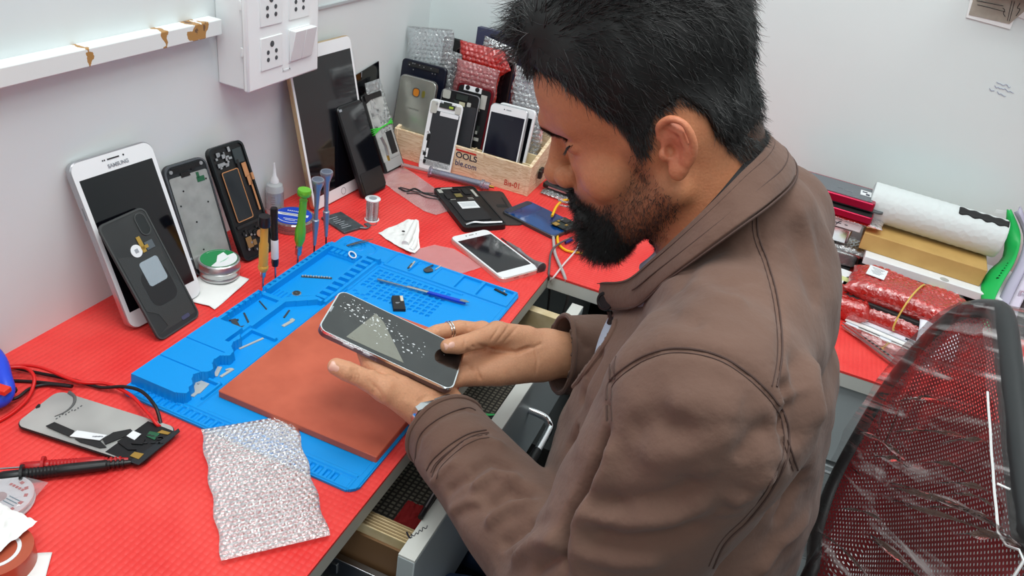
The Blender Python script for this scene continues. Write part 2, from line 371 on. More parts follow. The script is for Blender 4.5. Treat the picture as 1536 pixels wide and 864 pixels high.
Mw = Matrix(((0, 0, 1, XP+.0004), (1, 0, 0, .925), (0, 1, 0, .2475), (0, 0, 0, 1)))
wpart('embossed_mark', MB().box((XP+.0004, .925, .2475), (.0006, .018, .0022)).box((XP+.0004, .916, .2495), (.0006, .0022, .006)).box((XP+.0004, .931, .2495), (.0006, .0022, .005)), mat('embossed_grey', (222, 226, 228), .3), sb)

# papers on the back wall
pp = thing('wall_notice', 'handwritten grey sheet in a white sleeve taped to the back wall', 'notice', T(.97, 1.472, .44))
def on_back(pts, y, th=.0012):
    a = [DY(*p, y) for p in pts]; n = len(a)
    return MB().add([(p.x, y, p.z) for p in a]+[(p.x, y+th, p.z) for p in a], [tuple(range(n)), tuple(range(2*n-1, n-1, -1))]+[(i, n+i, n+(i+1) % n, (i+1) % n) for i in range(n)])
wpart('sleeve', on_back([(1430, -30), (1560, -12), (1560, 38), (1524, 24), (1515, 44), (1449, 26), (1455, 0)], 1.4708), mat('sleeve_white', (240, 243, 243), .35), pp)
wpart('sheet', on_back([(1462, -28), (1556, -8), (1540, 14), (1514, 36), (1453, 22), (1459, 2)], 1.4698, .0006), mat('old_paper', (176, 170, 158), .8, noise=(60, (158, 150, 138), .3, .7)), pp)
mb = MB()
for a in ([(1465, 1), (1480, 4), (1505, 9)], [(1466, 7), (1490, 13), (1508, 18)], [(1504, 12), (1507, 15), (1505, 20), (1508, 25)], [(1522, 2), (1514, 32)], [(1518, 1), (1511, 31)], [(1530, 5), (1526, 12), (1530, 14), (1524, 24)]):
    mb.tube([DY(*p, 1.4695) for p in a], .0005, 4, sub=3)
wpart('handwriting', mb, mat('ink', (24, 26, 40), .6), pp)
mb = MB(); rnd = random.Random(3)
for (x0, y0, n) in ((1495, 124, 9), (1492, 129, 12), (1484, 134, 4), (1496, 139, 6)):
    P = [DY(x0+i*2.6, y0+i*.9+rnd.uniform(-2, 2), 1.4722) for i in range(n)]; mb.tube(P, .00035, 4, sub=3)
tag(part('wall_scribble', mb, mat('ballpoint', (130, 136, 172), .6)), 'faint blue ballpoint note written on the back wall', 'handwriting')
tag(part('lamp_case', MB().box((1.12, 1.452, .497), (.36, .038, .03)), mat('lamp_olive', (150, 150, 128), .4), bevel=.003), 'grey-green lamp case fixed high on the back wall', 'lamp')

# ================================================================== blue silicone mat (one moulded piece)
def blue_mat():
    W, H = 301, 456; nx, ny = W, H
    U, Vv = np.meshgrid(np.arange(nx+1, dtype=float), np.arange(ny+1, dtype=float))
    h = np.full(U.shape, 3.0)
    def rect(u0, u1, v0, v1, val): h[(U >= u0) & (U <= u1) & (Vv >= v0) & (Vv <= v1)] = val
    def inpoly(P):
        ins = np.zeros(U.shape, bool); n = len(P)
        for i in range(n):
            (x0, y0), (x1, y1) = P[i], P[(i+1) % n]
            if y0 == y1: continue
            c = ((y0 > Vv) != (y1 > Vv)) & (U < (x1-x0)*(Vv-y0)/(y1-y0)+x0); ins ^= c
        return ins
    # main field border and ridge lines
    rect(2, 299, 2, 454, 4.0); rect(90, 293, 24, 404, 3.2)
    # near ladder strip
    rect(8, 292, 2, 17, 4.6); rect(11, 289, 4, 15, 3.6); rect(8, 292, 19, 21.5, 5.2)
    for k in range(28):
        rect(20+k*9.2, 26+k*9.2, 3.5, 15.5, 4.6)
        rect(21+k*9.2, 25+k*9.2, 4.5, 14.5, 2.6)
    # storage strip: floor, then walls and blocks
    rect(4, 86, 22, 408, 5.0)
    rect(86, 88, 22, 300, 5.2)
    blk = inpoly([(4, 16), (66, 16), (75, 20), (76, 26), (71, 31), (70, 38), (64, 43), (60, 50), (63, 57), (70, 62), (71, 70), (63, 77), (60, 84), (61, 92), (70, 98), (68, 108), (60, 114), (56, 122), (58, 132), (50, 142), (46, 152), (4, 152)])
    h[blk] = 18
    for g in (57.5, 99.5): rect(4, 60, g, g+1.2, 16)
    rect(4, 48, 152, 408, 15); rect(10, 40, 155, 235, 5.0); rect(14, 66, 243, 396, 5.0); rect(48, 66, 262, 396, 5.0)
    h[inpoly([(40, 226), (48, 232), (68, 262), (68, 268), (46, 240)])] = 13
    h[inpoly([(66, 262), (72, 262), (72, 402), (66, 402)])] = 12
    rect(66, 84, 262, 268, 12)
    rect(4, 48, 236, 243, 9); rect(40, 66, 243, 262, 5.0)
    h[inpoly([(40, 233), (48, 233), (80, 262), (80, 268), (70, 268), (40, 243)])] = 13
    for k in range(4): rect(16+k*6, 18+k*6, 244, 262, 7)
    # cross walls in the inner row, comb walls
    rect(48, 84, 163, 167, 9); rect(70, 86, 60, 63, 9); rect(84, 86, 33, 62, 8)
    rect(40, 48, 152, 235, 13); rect(46, 50, 120, 165, 10)
    rect(66, 90, 268, 402, 6); rect(66, 70, 268, 402, 12)
    for k in range(9): rect(70, 83, 272+k*15, 279+k*15, 11)
    rect(84, 88, 268, 402, 9)
    rect(10, 66, 396, 402, 13); rect(14, 64, 384, 396, 8)
    for k in range(6): rect(16+k*8, 21+k*8, 386, 396, 11)
    rect(4, 90, 402, 408, 13)
    # hole row on the left wall
    for k in range(22):
        c = (U-7.5)**2+(Vv-(170+k*10.5))**2 < 3.4; h[c] = 10
    # corner dish with rings
    rect(6, 96, 412, 450, 5.5); rect(10, 92, 414, 448, 4.4)
    R = np.hypot(U-32, Vv-431); h[(R < 15)] = 4.0; h[(R > 10) & (R < 12)] = 5.6; h[(R > 15) & (R < 17)] = 5.6; h[(R < 6)] = 4.8
    R = np.hypot(U-50, Vv-431); h[(R > 15) & (R < 17.5) & (U > 50)] = 5.8
    # far row of shallow trays
    rect(96, 297, 407, 452, 6.0); rect(99, 132, 411, 448, 4.4); rect(136, 168, 411, 448, 4.2); rect(174, 205, 411, 448, 4.6); rect(212, 240, 411, 448, 2.6); rect(247, 292, 411, 448, 2.4)
    rect(136, 139, 411, 440, 3.0); rect(140, 166, 436, 446, 3.0)
    # dimple field
    rect(90, 230, 400, 402, 4.8); rect(90, 92, 318, 400, 4.8)
    for i in range(13):
        for j in range(8):
            if j > 5 and i < 2: continue
            u0, v0 = 98+i*9.4, 388-j*9.4; rect(u0, u0+5, v0, v0+5, .8)
    for (a, b) in ((97, 322), (104, 316), (112, 318), (108, 308), (120, 312)): rect(a, a+4, b, b+3, 1.4)
    vs = np.stack([U/1000, Vv/1000, h/1000], -1).reshape(-1, 3)
    # round the sheet corners and notch the strip beside the raised block
    keep = np.ones((ny, nx), bool); cu, cv = np.meshgrid(np.arange(nx)+.5, np.arange(ny)+.5); r = 14
    for a, b in ((r, r), (W-r, r), (W-r, H-r), (r, H-r)):
        q = ((cu < r) if a == r else (cu > W-r)) & ((cv < r) if b == r else (cv > H-r)) & (np.hypot(cu-a, cv-b) > r); keep &= ~q
    idx = np.arange((nx+1)*(ny+1)).reshape(ny+1, nx+1)
    F = np.stack([idx[:-1, :-1], idx[:-1, 1:], idx[1:, 1:], idx[1:, :-1]], -1)[keep]
    me = bpy.data.meshes.new('repair_mat'); me.from_pydata(vs.tolist(), [], F.tolist()); me.update()
    bm = bmesh.new(); bm.from_mesh(me); be = [e for e in bm.edges if e.is_boundary]
    ex = bmesh.ops.extrude_edge_only(bm, edges=be); 
    for v in ex['geom']:
        if isinstance(v, bmesh.types.BMVert): v.co.z = .0002
    bmesh.ops.delete(bm, geom=[v for v in bm.verts if not v.link_faces], context='VERTS')
    bmesh.ops.recalc_face_normals(bm, faces=bm.faces); bm.to_mesh(me); bm.free()
    o = link('repair_mat', me, mat('blue_silicone', (2, 146, 226), .45, spec=.4, bump=('noise', 900, .05, .0005)))
    me.polygons.foreach_set('use_smooth', [True]*len(me.polygons)); me.set_sharp_from_angle(angle=math.radians(30))
    return o
bmat = blue_mat(); bmat.matrix_world = T(.150, .488, .0002)
tag(bmat, 'blue silicone repair mat with moulded trays lying on the red desk sheet', 'work mat')
BM = bmat.matrix_world
def bl(u, v, z=3.2): return BM @ V((u/1000, v/1000, z/1000))
solo('heat_pad', MB().rr(.203, .243, .0085, .002, (0, 0, .0125), inset=.0008), mat('brown_silicone', (198, 98, 72), .55, noise=(25, (180, 84, 60), .3, .7), bump=('noise', 700, .1, .0005)),
     'brick-brown silicone pad lying on the blue repair mat', 'pad', T(.3465, .6565, 0))
# ================================================================== phones, tablets and tools along the left wall
m_screen = mat('screen_glass', (9, 10, 15), .07, spec=.6, coat=.3)
m_screen_blue = mat('screen_navy', (12, 14, 30), .08, spec=.6)
m_glossw = mat('glossy_white', (232, 234, 236), .18)
m_silver = mat('silver_frame', (188, 190, 194), .3, .9)
m_gold = mat('gold_frame', (206, 178, 140), .3, .8)
m_txt = mat('print_grey', (150, 154, 160), .5)
m_txtw = mat('print_white', (225, 228, 230), .5)
m_txtr = mat('print_red', (198, 46, 40), .6)
m_txtd = mat('print_dark', (40, 44, 60), .6)
m_board = mat('magnesium_plate', (172, 174, 172), .45, .35, noise=(38, (150, 152, 150), .4, .7))
m_pcb = mat('dark_pcb', (38, 46, 42), .5)
m_green = mat('green_pcb', (34, 92, 62), .5)
m_copper = mat('copper_flex', (198, 140, 96), .4, .3)
m_goldc = mat('gold_contact', (206, 166, 84), .3, .8)
m_tin = mat('tin_silver', (196, 198, 198), .3, .85)
m_paper = mat('paper_white', (236, 236, 234), .8, bump=('noise', 120, .15, .001))
m_batt = mat('battery_black', (32, 33, 36), .45)
m_label = mat('label_white', (228, 230, 232), .6)
def slab(root, W, H, T_, r, m_body, bezel=None, m_scr=m_screen, sc=None, bev=.0012, n=8, face=None):
    """body with its screen; local frame: origin at lower edge centre, z=0 is the face"""
    part('body', MB().rr(W, H, T_, r, (0, H/2, 0), inset=bev, n=n), m_body, root)
    if face is not None: part('front_glass', MB().rr(W-2*bev, H-2*bev, .0004, r-bev*.5, (0, H/2, .0004), n=n), face, root)
    if bezel:
        bx, bt, bb = bezel
        part('screen', MB().rr(W-2*bx, H-bt-bb, .0004, sc or .0008, (0, (H-bt+bb)/2, .0006), n=4), m_scr, root)
# --- white tablet with brand lettering
M = lean((.086, .633, 0), 84.4, 20.2, 0, .0085)
t = thing('tablet', 'white tablet with a dark screen leaning on the left wall behind a black back cover', 'tablet', M)
slab(t, .1125, .209, .0085, .013, m_silver, (.0065, .0215, .0225), face=m_glossw)
text('SAMSUNG', .0062, T(.004, .1935, .0009), m_txt, t, bold=.0001)
mb = MB().box((0, .2015, .0008), (.016, .0014, .0006)); mb.lathe([(.0011, 0), (.0011, .0003)], 10, (.014, .2015, .0006)); mb.lathe([(.0009, 0), (.0009, .0003)], 10, (-.0115, .2015, .0006)); mb.lathe([(.0009, 0), (.0009, .0003)], 10, (-.014, .2015, .0006))
part('earpiece', mb, m_blackmat, t)
part('home_button', MB().rr(.016, .0055, .0006, .0026, (0, .0125, .0012)), m_glossw, t)
part('side_button', MB().box((-.0565, .15, -.004), (.001, .014, .002)), m_silver, t)
# --- black back cover
M = lean((.121, .615, 0), 89.8, 30.0, 0, .0025)
t = thing('phone_back_cover', 'black phone back cover with a shiny silver sticker leaning against the white tablet', 'phone part', M)
m_bc = mat('back_cover_grey', (44, 46, 47), .5, noise=(10, (54, 56, 56), .4, .7))
W, H = .070, .153
part('shell', MB().rr(W, H, .0022, .009, (0, H/2, 0), inset=.0006), m_bc, t)
part('rim', MB().ring([(x, y+H/2) for x, y in rrect(W-.001, H-.001, .0085)], [(x, y+H/2) for x, y in rrect(W-.0046, H-.0046, .007)], 0, .0007), mat('cover_rim', (70, 72, 72), .35), t)
part('adhesive', MB().prism([(-.030, .008), (.030, .008), (.031, .050), (.024, .062), (.030, .100), (.012, .110), (-.012, .104), (-.031, .112), (-.031, .040), (-.018, .030), (-.014, .012)][::1], 0, .0004), mat('adhesive_grey', (56, 58, 58), .75, bump=('noise', 800, .4, .001)), t)
part('matt_patch', MB().rr(.040, .046, .0005, .012, (.002, .060, .0006)), mat('cover_patch', (34, 35, 36), .6), t)
part('camera_window', MB().rr(.0135, .026, .0008, .0064, (.0215, .134, .0010)), m_screen, t)
part('camera_window_rim', MB().ring([(x+.0215, y+.134) for x, y in rrect(.0158, .0285, .0078)], [(x+.0215, y+.134) for x, y in rrect(.0135, .026, .0066)], 0, .0013), mat('cover_rim', (70, 72, 72), .35), t)
part('sticker', MB().rr(.0285, .0315, .0005, .004, (.004, .0785, .0011)), mat('foil_sticker', (186, 198, 208), .25, .7, bump=('noise', 300, .25, .001)), t, label='shiny silver foil sticker')
part('coil_disc', MB().lathe([(.0078, 0), (.0078, .0006)], 20, (-.004, .1085, .0005)), m_label, t)
part('coil_mark', MB().box((-.004, .1085, .0012), (.005, .005, .0002)), m_txt, t)
part('flex', MB().box((.006, .113, .0010), (.0055, .020, .0006)).box((.009, .1085, .0010), (.010, .004, .0006)), m_goldc, t)
part('flex_pad', MB().box((.0165, .1085, .0009), (.012, .010, .0005)), mat('flex_grey', (96, 104, 110), .4, .3), t)
part('port_mark', MB().rr(.013, .005, .0004, .002, (.014, .010, .0009)), mat('label_violet', (70, 72, 100), .5), t)
# --- grey bare housing
M = lean((.063, .748, 0), 80.5, 19.2, 0, .006)
t = thing('phone_housing', 'grey metal phone chassis leaning on the wall behind the round tin', 'phone part', M)
W, H = .067, .155
part('frame', MB().rr(W, H, .0065, .012, (0, H/2, -.0006), inset=.0012), mat('chassis_dark', (52, 55, 58), .35, .5), t)
part('rim', MB().ring([(x, y+H/2) for x, y in rrect(W-.0005, H-.0005, .012)], [(x, y+H/2) for x, y in rrect(W-.005, H-.005, .010)], -.002, .0005), mat('chrome_dark', (110, 114, 120), .22, .8), t)
part('plate', MB().rr(W-.0075, .127, .0012, .003, (.0003, .0745, .0004)), m_board, t)
part('top_module', MB().box((0, .147, 0), (.045, .007, .0014)).box((-.004, .1385, .0005), (.014, .006, .0012)).box((.010, .1435, .0005), (.006, .004, .001)), m_black, t)
for x, y in ((-.024, .146), (.024, .147)): part('camera_ring', MB().lathe([(.0026, 0), (.0026, .0012)], 12, (x, y, 0)), m_silver, t)
mb = MB()
for x, y in ((-.014, .118), (.018, .094), (-.008, .073), (-.010, .034), (-.024, .100), (.025, .125)): mb.lathe([(.0013, 0), (.0013, .0003)], 10, (x, y, .0004))
part('screw_hole', mb, m_black, t)
part('green_board', MB().box((.017, .127, .0007), (.012, .007, .0006)).box((.014, .133, .0007), (.004, .008, .0006)), m_green, t, label='small green circuit patch')
part('bottom_flex', MB().box((.014, .012, .0008), (.030, .003, .0012)).box((.000, .007, .0008), (.003, .010, .0012)).box((.024, .015, .0008), (.008, .007, .0012)), m_black, t)
# --- black mid-frame with copper
M = lean((.087, .816, 0), 83.5, 22.4, 0, .007)
t = thing('opened_phone', 'black phone mid-frame with copper flex strips leaning on the wall beside the glue bottle', 'phone part', M)
W, H = .0625, .166
part('frame', MB().rr(W, H, .007, .010, (0, H/2, -.0015), inset=.0012), m_black, t)
part('rim', MB().ring([(x, y+H/2) for x, y in rrect(W, H, .010)], [(x, y+H/2) for x, y in rrect(W-.006, H-.006, .0075)], -.002, .0006), mat('graphite_rim', (48, 52, 54), .3, .6), t)
part('battery_bay', MB().rr(.0275, .071, .001, .002, (-.0065, .0935, .0002)), mat('bay_glass', (36, 40, 44), .2), t)
part('bay_border', MB().ring([(x-.0065, y+.0935) for x, y in rrect(.0300, .0735, .003)], [(x-.0065, y+.0935) for x, y in rrect(.0275, .071, .002)], 0, .0008), m_copper, t, label='copper border strip')
part('camera_well', MB().box((.016, .146, -.0002), (.016, .020, .002)), mat('well_grey', (52, 60, 62), .3), t)
part('rail', MB().box((.011, .115, .0004), (.004, .052, .0018)).box((-.003, .0505, .0002), (.046, .004, .0016)), m_blackmat, t)
part('copper_flex', MB().box((.0205, .124, .0006), (.008, .020, .0006)).box((.0215, .108, .0006), (.006, .014, .0006)).box((.0235, .085, .0006), (.003, .045, .0006)).box((.0285, .112, .0006), (.004, .010, .003)), m_copper, t)
mb = MB(); rnd = random.Random(5)
for k in range(16): mb.box((-.022+rnd.random()*.02, .136+rnd.random()*.020, .0004), (.002+rnd.random()*.004, .002+rnd.random()*.004, .0012))
mb.box((.003, .158, .0004), (.004, .007, .0012)); mb.box((.001, .146, .0004), (.006, .003, .0012))
part('connector', mb, m_silver, t)
mb = MB()
for k in range(14): mb.box((-.020+rnd.random()*.04, .006+rnd.random()*.036, .0002), (.003+rnd.random()*.006, .003+rnd.random()*.005, .001))
part('chip', mb, m_blackmat, t)
mb = MB()
for k in range(9): mb.box((-.022+rnd.random()*.044, .006+rnd.random()*.036, .0006), (.0015+rnd.random()*.002, .0015+rnd.random()*.002, .001))
part('solder_pad', mb, m_silver, t)
part('gold_board', MB().box((-.013, .025, .0004), (.010, .016, .0008)).box((-.004, .022, .0004), (.006, .008, .0008)), mat('gold_board', (150, 118, 76), .45, .3), t)
part('speaker_disc', MB().lathe([(.0055, 0), (.0055, .0009)], 18, (.009, .031, .0003)), m_copper, t)
# --- round tin and its paper
P = D(327, 432, 0)
def paper_shape(name, label, px, m, z=.0006, amp=.0012, seed=1, cat='paper', th=.0004):
    P = [D(*p, 0) for p in px]; c = sum(P, V())/len(P); rnd = random.Random(seed); n = len(P)
    bm = bmesh.new(); vs = [bm.verts.new((p.x-c.x, p.y-c.y, 0)) for p in P]; bm.faces.new(vs)
    bmesh.ops.triangulate(bm, faces=bm.faces); bmesh.ops.subdivide_edges(bm, edges=bm.edges, cuts=6, use_grid_fill=True)
    ph = [rnd.uniform(0, 6) for _ in range(6)]
    for v in bm.verts: v.co.z = z+amp*(1+math.sin(v.co.x*90+ph[0])*math.sin(v.co.y*70+ph[1])*.6+math.sin(v.co.x*160+v.co.y*120+ph[2])*.35)
    bmesh.ops.recalc_face_normals(bm, faces=bm.faces)
    me = bpy.data.meshes.new(name); bm.to_mesh(me); bm.free(); o = link(name, me, m); me.polygons.foreach_set('use_smooth', [True]*len(me.polygons))
    md = o.modifiers.new('thickness', 'SOLIDIFY'); md.thickness = th; md.offset = 1
    o.matrix_world = T(c.x, c.y, 0); return tag(o, label, cat)
paper_shape('tissue', 'torn white paper lying under the round flux tin', [(291, 424), (305, 410), (352, 414), (374, 420), (360, 434), (336, 454), (322, 466), (314, 461), (290, 455), (286, 440)], m_paper, seed=3)
c = (D(296, 417)+D(358, 417))/2
t = thing('flux_tin', 'round silver tin with a green and white lid standing on torn paper by the tablet', 'tin', T(c.x, c.y+.004, .0028))
R0 = .0262
part('can', MB().lathe([(R0-.002, 0), (R0, .002), (R0, .006), (R0-.0006, .0068), (R0, .0076), (R0, .016)], 48), m_tin, t)
part('lid', MB().lathe([(R0+.0006, .0135), (R0+.0016, .0145), (R0+.0006, .0155), (R0+.0016, .0165), (R0+.0008, .018), (R0+.0012, .0255), (R0-.0004, .027)], 48), m_tin, t)
part('label_disc', MB().lathe([(R0-.0018, .027), (R0-.0018, .0273)], 48), mat('label_green', (28, 132, 74), .4), t, label='green lid label')
mb = MB(); mb.prism([( .004*0+(R0-.0025)*math.cos(a), (R0-.0025)*math.sin(a)) for a in [PI*x/12 for x in range(-5, 6)]]+[(.004, .012), (-.006, .016), (-.006, .004), (.004, -.010)], .0273, .0275)
part('label_field', mb, m_label, t, label='white half of the label')
for i, (s, y, sz) in enumerate((('SOLDER', .0072, .0030), ('PASTE', .0036, .0034))): pass
mb = MB()
for a in range(14):
    an = PI*.62+a*.085; mb.box(((R0-.0050)*math.cos(an), (R0-.0050)*math.sin(an), .0275), (.0011, .0028, .0002), an)
for k, (x, y, l) in enumerate(((.009, .004, .012), (.010, 0, .010), (.009, -.004, .012))): mb.box((x, y, .0277), (.0011, l*.7, .0002))
part('label_print', mb, mat('print_pale_green', (170, 214, 190), .5), t)
# --- glue bottle
c = D(411, 318); 
t = thing('glue_bottle', 'translucent white glue bottle with a long nozzle standing against the left wall', 'bottle', T(.0168, .942, 0))
m_clearb = mat('milky_plastic', (222, 226, 228), .3, trans=.45, ior=1.3)
part('bottle_body', MB().lathe([(.0120, 0), (.0138, .002), (.0138, .045), (.0120, .0505), (.0060, .054), (.0055, .056)], 28), m_clearb, t)
part('nozzle', MB().lathe([(.0070, .054), (.0064, .060), (.0030, .066), (.0018, .080), (.0012, .087)], 20), m_glossw, t)
part('bottle_label', MB().lathe([(.0141, .010), (.0141, .040)], 28), film('label_film', (225, 228, 232), .35, .5), t)
mb = MB(); 
for k in range(7): mb.box((.0143*math.cos(-1.1), .0143*math.sin(-1.1), .012+k*.0038), (.0006, .006, .0012), -1.1)
part('label_print', mb, m_txt, t)
# --- iPad
M = lean((.071, 1.061, 0), 86.2, 13.1, 0, .007)
t = thing('tablet', 'large gold and white tablet leaning on the wall under the switch box', 'tablet', M)
slab(t, .163, .258, .0068, .011, m_gold, (.006, .021, .021), face=m_glossw, sc=.0006)
part('home_button', MB().ring([(x, y+.0105) for x, y in rrect(.0125, .0125, .0062)], [(x, y+.0105) for x, y in rrect(.0106, .0106, .0052)], .0004, .0008), m_txt, t)
part('camera_dot', MB().lathe([(.0013, 0), (.0013, .0006)], 10, (-.02, .2475, .0004)), m_black, t)
# --- black phone on the iPad
M = lean((.108, 1.106, 0), 85.6, 23.8, 0, .008)
t = thing('phone', 'black glossy phone with curved glass leaning on the large tablet', 'phone', M)
slab(t, .069, .160, .0075, .009, m_black, (.0015, .006, .008), bev=.0018)
part('chin_plate', MB().rr(.060, .036, .0006, .002, (.001, .024, .0012)), mat('satin_black', (34, 34, 37), .22), t)
part('corner_glint', MB().rr(.007, .004, .0008, .001, (-.029, .153, .0012)), m_txt, t)
# --- phone bound with a green band
M = lean((.082, 1.220, 0), 85.7, 25.7, 0, .007)
t = thing('phone_board', 'phone board tied with a green rubber band, leaning by the wooden box', 'phone part', M)
W, H = .063, .147
part('frame', MB().rr(W, H, .007, .007, (0, H/2, -.0008), inset=.001), m_black, t)
part('plate', MB().prism([(-.027, .020), (.027, .020), (.028, .136), (.008, .139), (-.024, .130), (-.027, .08)], -.001, .0006), mat('plate_pale', (196, 198, 196), .4, .25, noise=(60, (170, 172, 170), .4, .7)), t)
part('top_cap', MB().box((0, .140, .0004), (.05, .010, .003)), m_black, t)
mb = MB(); rnd = random.Random(8)
for k in range(16): mb.box((-.02+rnd.random()*.04, .07+rnd.random()*.06, .0012), (.004+rnd.random()*.010, .004+rnd.random()*.009, .0012))
part('shield_can', mb, mat('shield_grey', (182, 184, 184), .4, .3), t)
part('battery', MB().box((.012, .050, .0008), (.018, .042, .0016)), m_batt, t)
part('flex', MB().tube([(-.012, .030, .0015), (-.010, .048, .0015), (-.014, .066, .0015)], .0035, 6), m_silver, t)
part('lower_board', MB().box((0, .012, .0006), (.052, .018, .0016)).box((.010, .024, .0010), (.030, .004, .0014)), mat('shield_grey', (150, 153, 154), .35, .6), t)
part('contact', MB().box((-.012, .026, .0012), (.006, .012, .0012)), m_goldc, t)
m_gband = mat('green_rubber', (60, 205, 60), .5)
gb = MB()
for k, (ya, yb) in enumerate(((.078, .086), (.0815, .084), (.074, .090), (.085, .081))):
    gb.tube([(-W/2-.001, ya, -.009), (-W/2-.001, ya, .0015), (-.01, (ya+yb)/2-.001, .0028), (.015, (ya+yb)/2+.001, .0026), (W/2+.001, yb, .0015), (W/2+.001, yb, -.009)], .0009, 6, closed=True)
o = part('rubber_band', gb, m_gband); o.matrix_world = M; tag(o, 'bright green rubber band round the opened phone board in the corner', 'rubber band')
# --- bubble pouch and black sheet behind it
def pouch(name, label, W, H, Th, M, m, pitch=.010, seed=1, bump=.0022, cat='bubble pouch', group=None, crush=.004, res=.0022):
    rnd = random.Random(seed); nu = max(8, int(W/res)); nv = max(8, int(H/res)); ph = [rnd.uniform(0, 6) for _ in range(8)]
    def prof(x, y, s):
        ex = min(1, (W/2-abs(x))/(W*.16)); ey = min(1, min(y, H-y)/(H*.10)); e = math.sqrt(max(0, min(ex, 1)))*math.sqrt(max(0, min(ey, 1)))
        j = int(math.floor(y/(pitch*.87))); xx = (x/pitch+(.5 if j % 2 else 0)); fx = xx-math.floor(xx)-.5; fy = y/(pitch*.87)-j-.5
        r = math.hypot(fx, fy*.87)*2; b = math.sqrt(max(0, 1-r*r))*bump if r < 1 else 0
        w = crush*(math.sin(x*70+ph[0]+3*math.sin(y*30+ph[1]))*.5+math.sin(y*55+ph[2]+s)*.5)*e
        return s*(Th/2*e+b*(.4+.6*e))+w*.6
    mb = MB()
    for s in (1, -1):
        def fn(u, v):
            x = (u-.5)*W; y = v*H; wob = .0012*math.sin(y*140+ph[3]); return (x+wob*(1 if x > 0 else -1)*(abs(x) > W*.45), y, prof(x, y, s)-Th/2)
        mb.grid(fn, nu, nv)
    o = part(name, mb, m, solid=1e-9 if False else 0); o.matrix_world = M; return tag(o, label, cat, group)
m_bub = film('bubble_film', (236, 240, 242), .16, 1.0, (140, .8, .003), .1)
m_bubd = film('bubble_film_dark', (190, 192, 194), .18, 1.0, (140, .9, .003), .1)
m_bubred = film('bubble_film_red', (240, 44, 34), .45, .7, (120, .8, .003), .15)
m_bubpink = film('bubble_film_pink', (236, 150, 152), .30, .8, (120, .9, .003), .12)
pouch('bubble_pouch', 'small clear bubble pouch sticking up behind the green-banded phone board', .050, .165, .008, lean((.076, 1.235, .0), 86, 22, 0), m_bub, seed=4)
Pa, Pb = DX(462, 160, .0), DX(569, 92, .0)
mb = MB().prism([(0, 0), (.20, 0), (.20, .235), (.0, .20)], -.001, 0)
t = thing('black_card', 'black glossy sheet leaning on the wall behind the large tablet', 'card', Matrix(((0, 0, 1, .003), (1, 0, 0, 1.19), (0, 1, 0, .001), (0, 0, 0, 1))))
Pq = [DX(446, 168, .004), DX(569, 92, .004), DX(572, 240, .004), DX(500, 260, .004)]
part('sheet', MB().prism([(q.y-1.19, max(q.z-.001, 0)) for q in Pq[::-1]], -.0015, 0), m_screen, t)
part('print_tick', MB().box((DX(543, 112, .004).y-1.19, DX(543, 112, .004).z-.001, .0003), (.0015, .010, .0004)), m_txt, t)
# ================================================================== screwdrivers standing in the mat's hole row
def driver(name, label, px, top, prof, mats, cat='screwdriver', group=None):
    """px = pixel of the tip on the mat wall, top = pixel of the handle's top; prof = list of (part name, material index, [(r, fraction)...])"""
    a = D(*px, .0112)
    # nearly upright; choose the top so that the axis runs through the pixel at the wanted length
    L = top[2]; best = None
    d = ray(top[0], top[1])
    for i in range(4000):
        s = .3+i*.0005; q = CAM+d*s
        if best is None or abs((q-a).length-L) < best[0]:
            if (q-a).z > 0 and (q-a).normalized().z > .9: best = (abs((q-a).length-L), q)
    if best is None: best = (0, a+V((0, 0, L)))
    q = best[1]; ax = (q-a).normalized(); L = min((q-a).length, L*1.05)
    M = ax.to_track_quat('Z', 'Y').to_matrix().to_4x4(); M.translation = a
    t = thing(name, label, cat, M, group)
    for nm, mi, pr in prof: part(nm, MB().lathe([(r, f*L) for r, f in pr], 20), mats[mi], t, angle=50)
    return t
m_gold2 = mat('anodised_gold', (250, 188, 78), .3, .5, bump=('voro', 1100, .5, .001))
m_green2 = mat('anodised_green', (122, 206, 62), .3, .45)
m_bluegrey = mat('blue_grey_metal', (150, 154, 166), .34, .6)
driver('screwdriver', 'gold knurled screwdriver with a black cap standing in the blue mat', (394, 431), (397, 324, .112),
       [('blade', 1, [(.0013, 0), (.0015, .14), (.0034, .16), (.0042, .26)]), ('collar', 0, [(.0046, .24), (.0068, .28), (.0070, .31), (.0056, .33)]), ('knurled_grip', 0, [(.0060, .33), (.0062, .62), (.0050, .65), (.0050, .88)]), ('cap', 2, [(.0076, .87), (.0080, .90), (.0080, .95), (.0072, 1.0)])], [m_gold2, m_steel, m_black])
driver('screwdriver', 'black screwdriver with a white label standing beside the gold one', (413, 418), (411, 312, .108),
       [('blade', 1, [(.0012, 0), (.0013, .18), (.0030, .20)]), ('grip', 2, [(.0040, .19), (.0048, .24), (.0048, .80), (.0044, .81), (.0050, .83), (.0044, .85), (.0050, .87), (.0050, .98), (.0044, 1.0)]), ('grip_label', 3, [(.0049, .30), (.0051, .31), (.0051, .56), (.0049, .57)])], [m_gold2, m_steel, m_black, m_label])
driver('screwdriver', 'bright green metal screwdriver standing in the blue mat', (446, 394), (457, 284, .118),
       [('blade', 1, [(.0014, 0), (.0016, .12)]), ('chuck', 1, [(.0034, .11), (.0048, .14), (.0044, .20), (.0050, .22), (.0040, .25)]), ('grip', 0, [(.0044, .25), (.0074, .33), (.0076, .45), (.0056, .56), (.0052, .84), (.0058, .86)]), ('cap', 0, [(.0056, .90), (.0094, .93), (.0098, .97), (.0088, 1.0)])], [m_green2, m_steel])
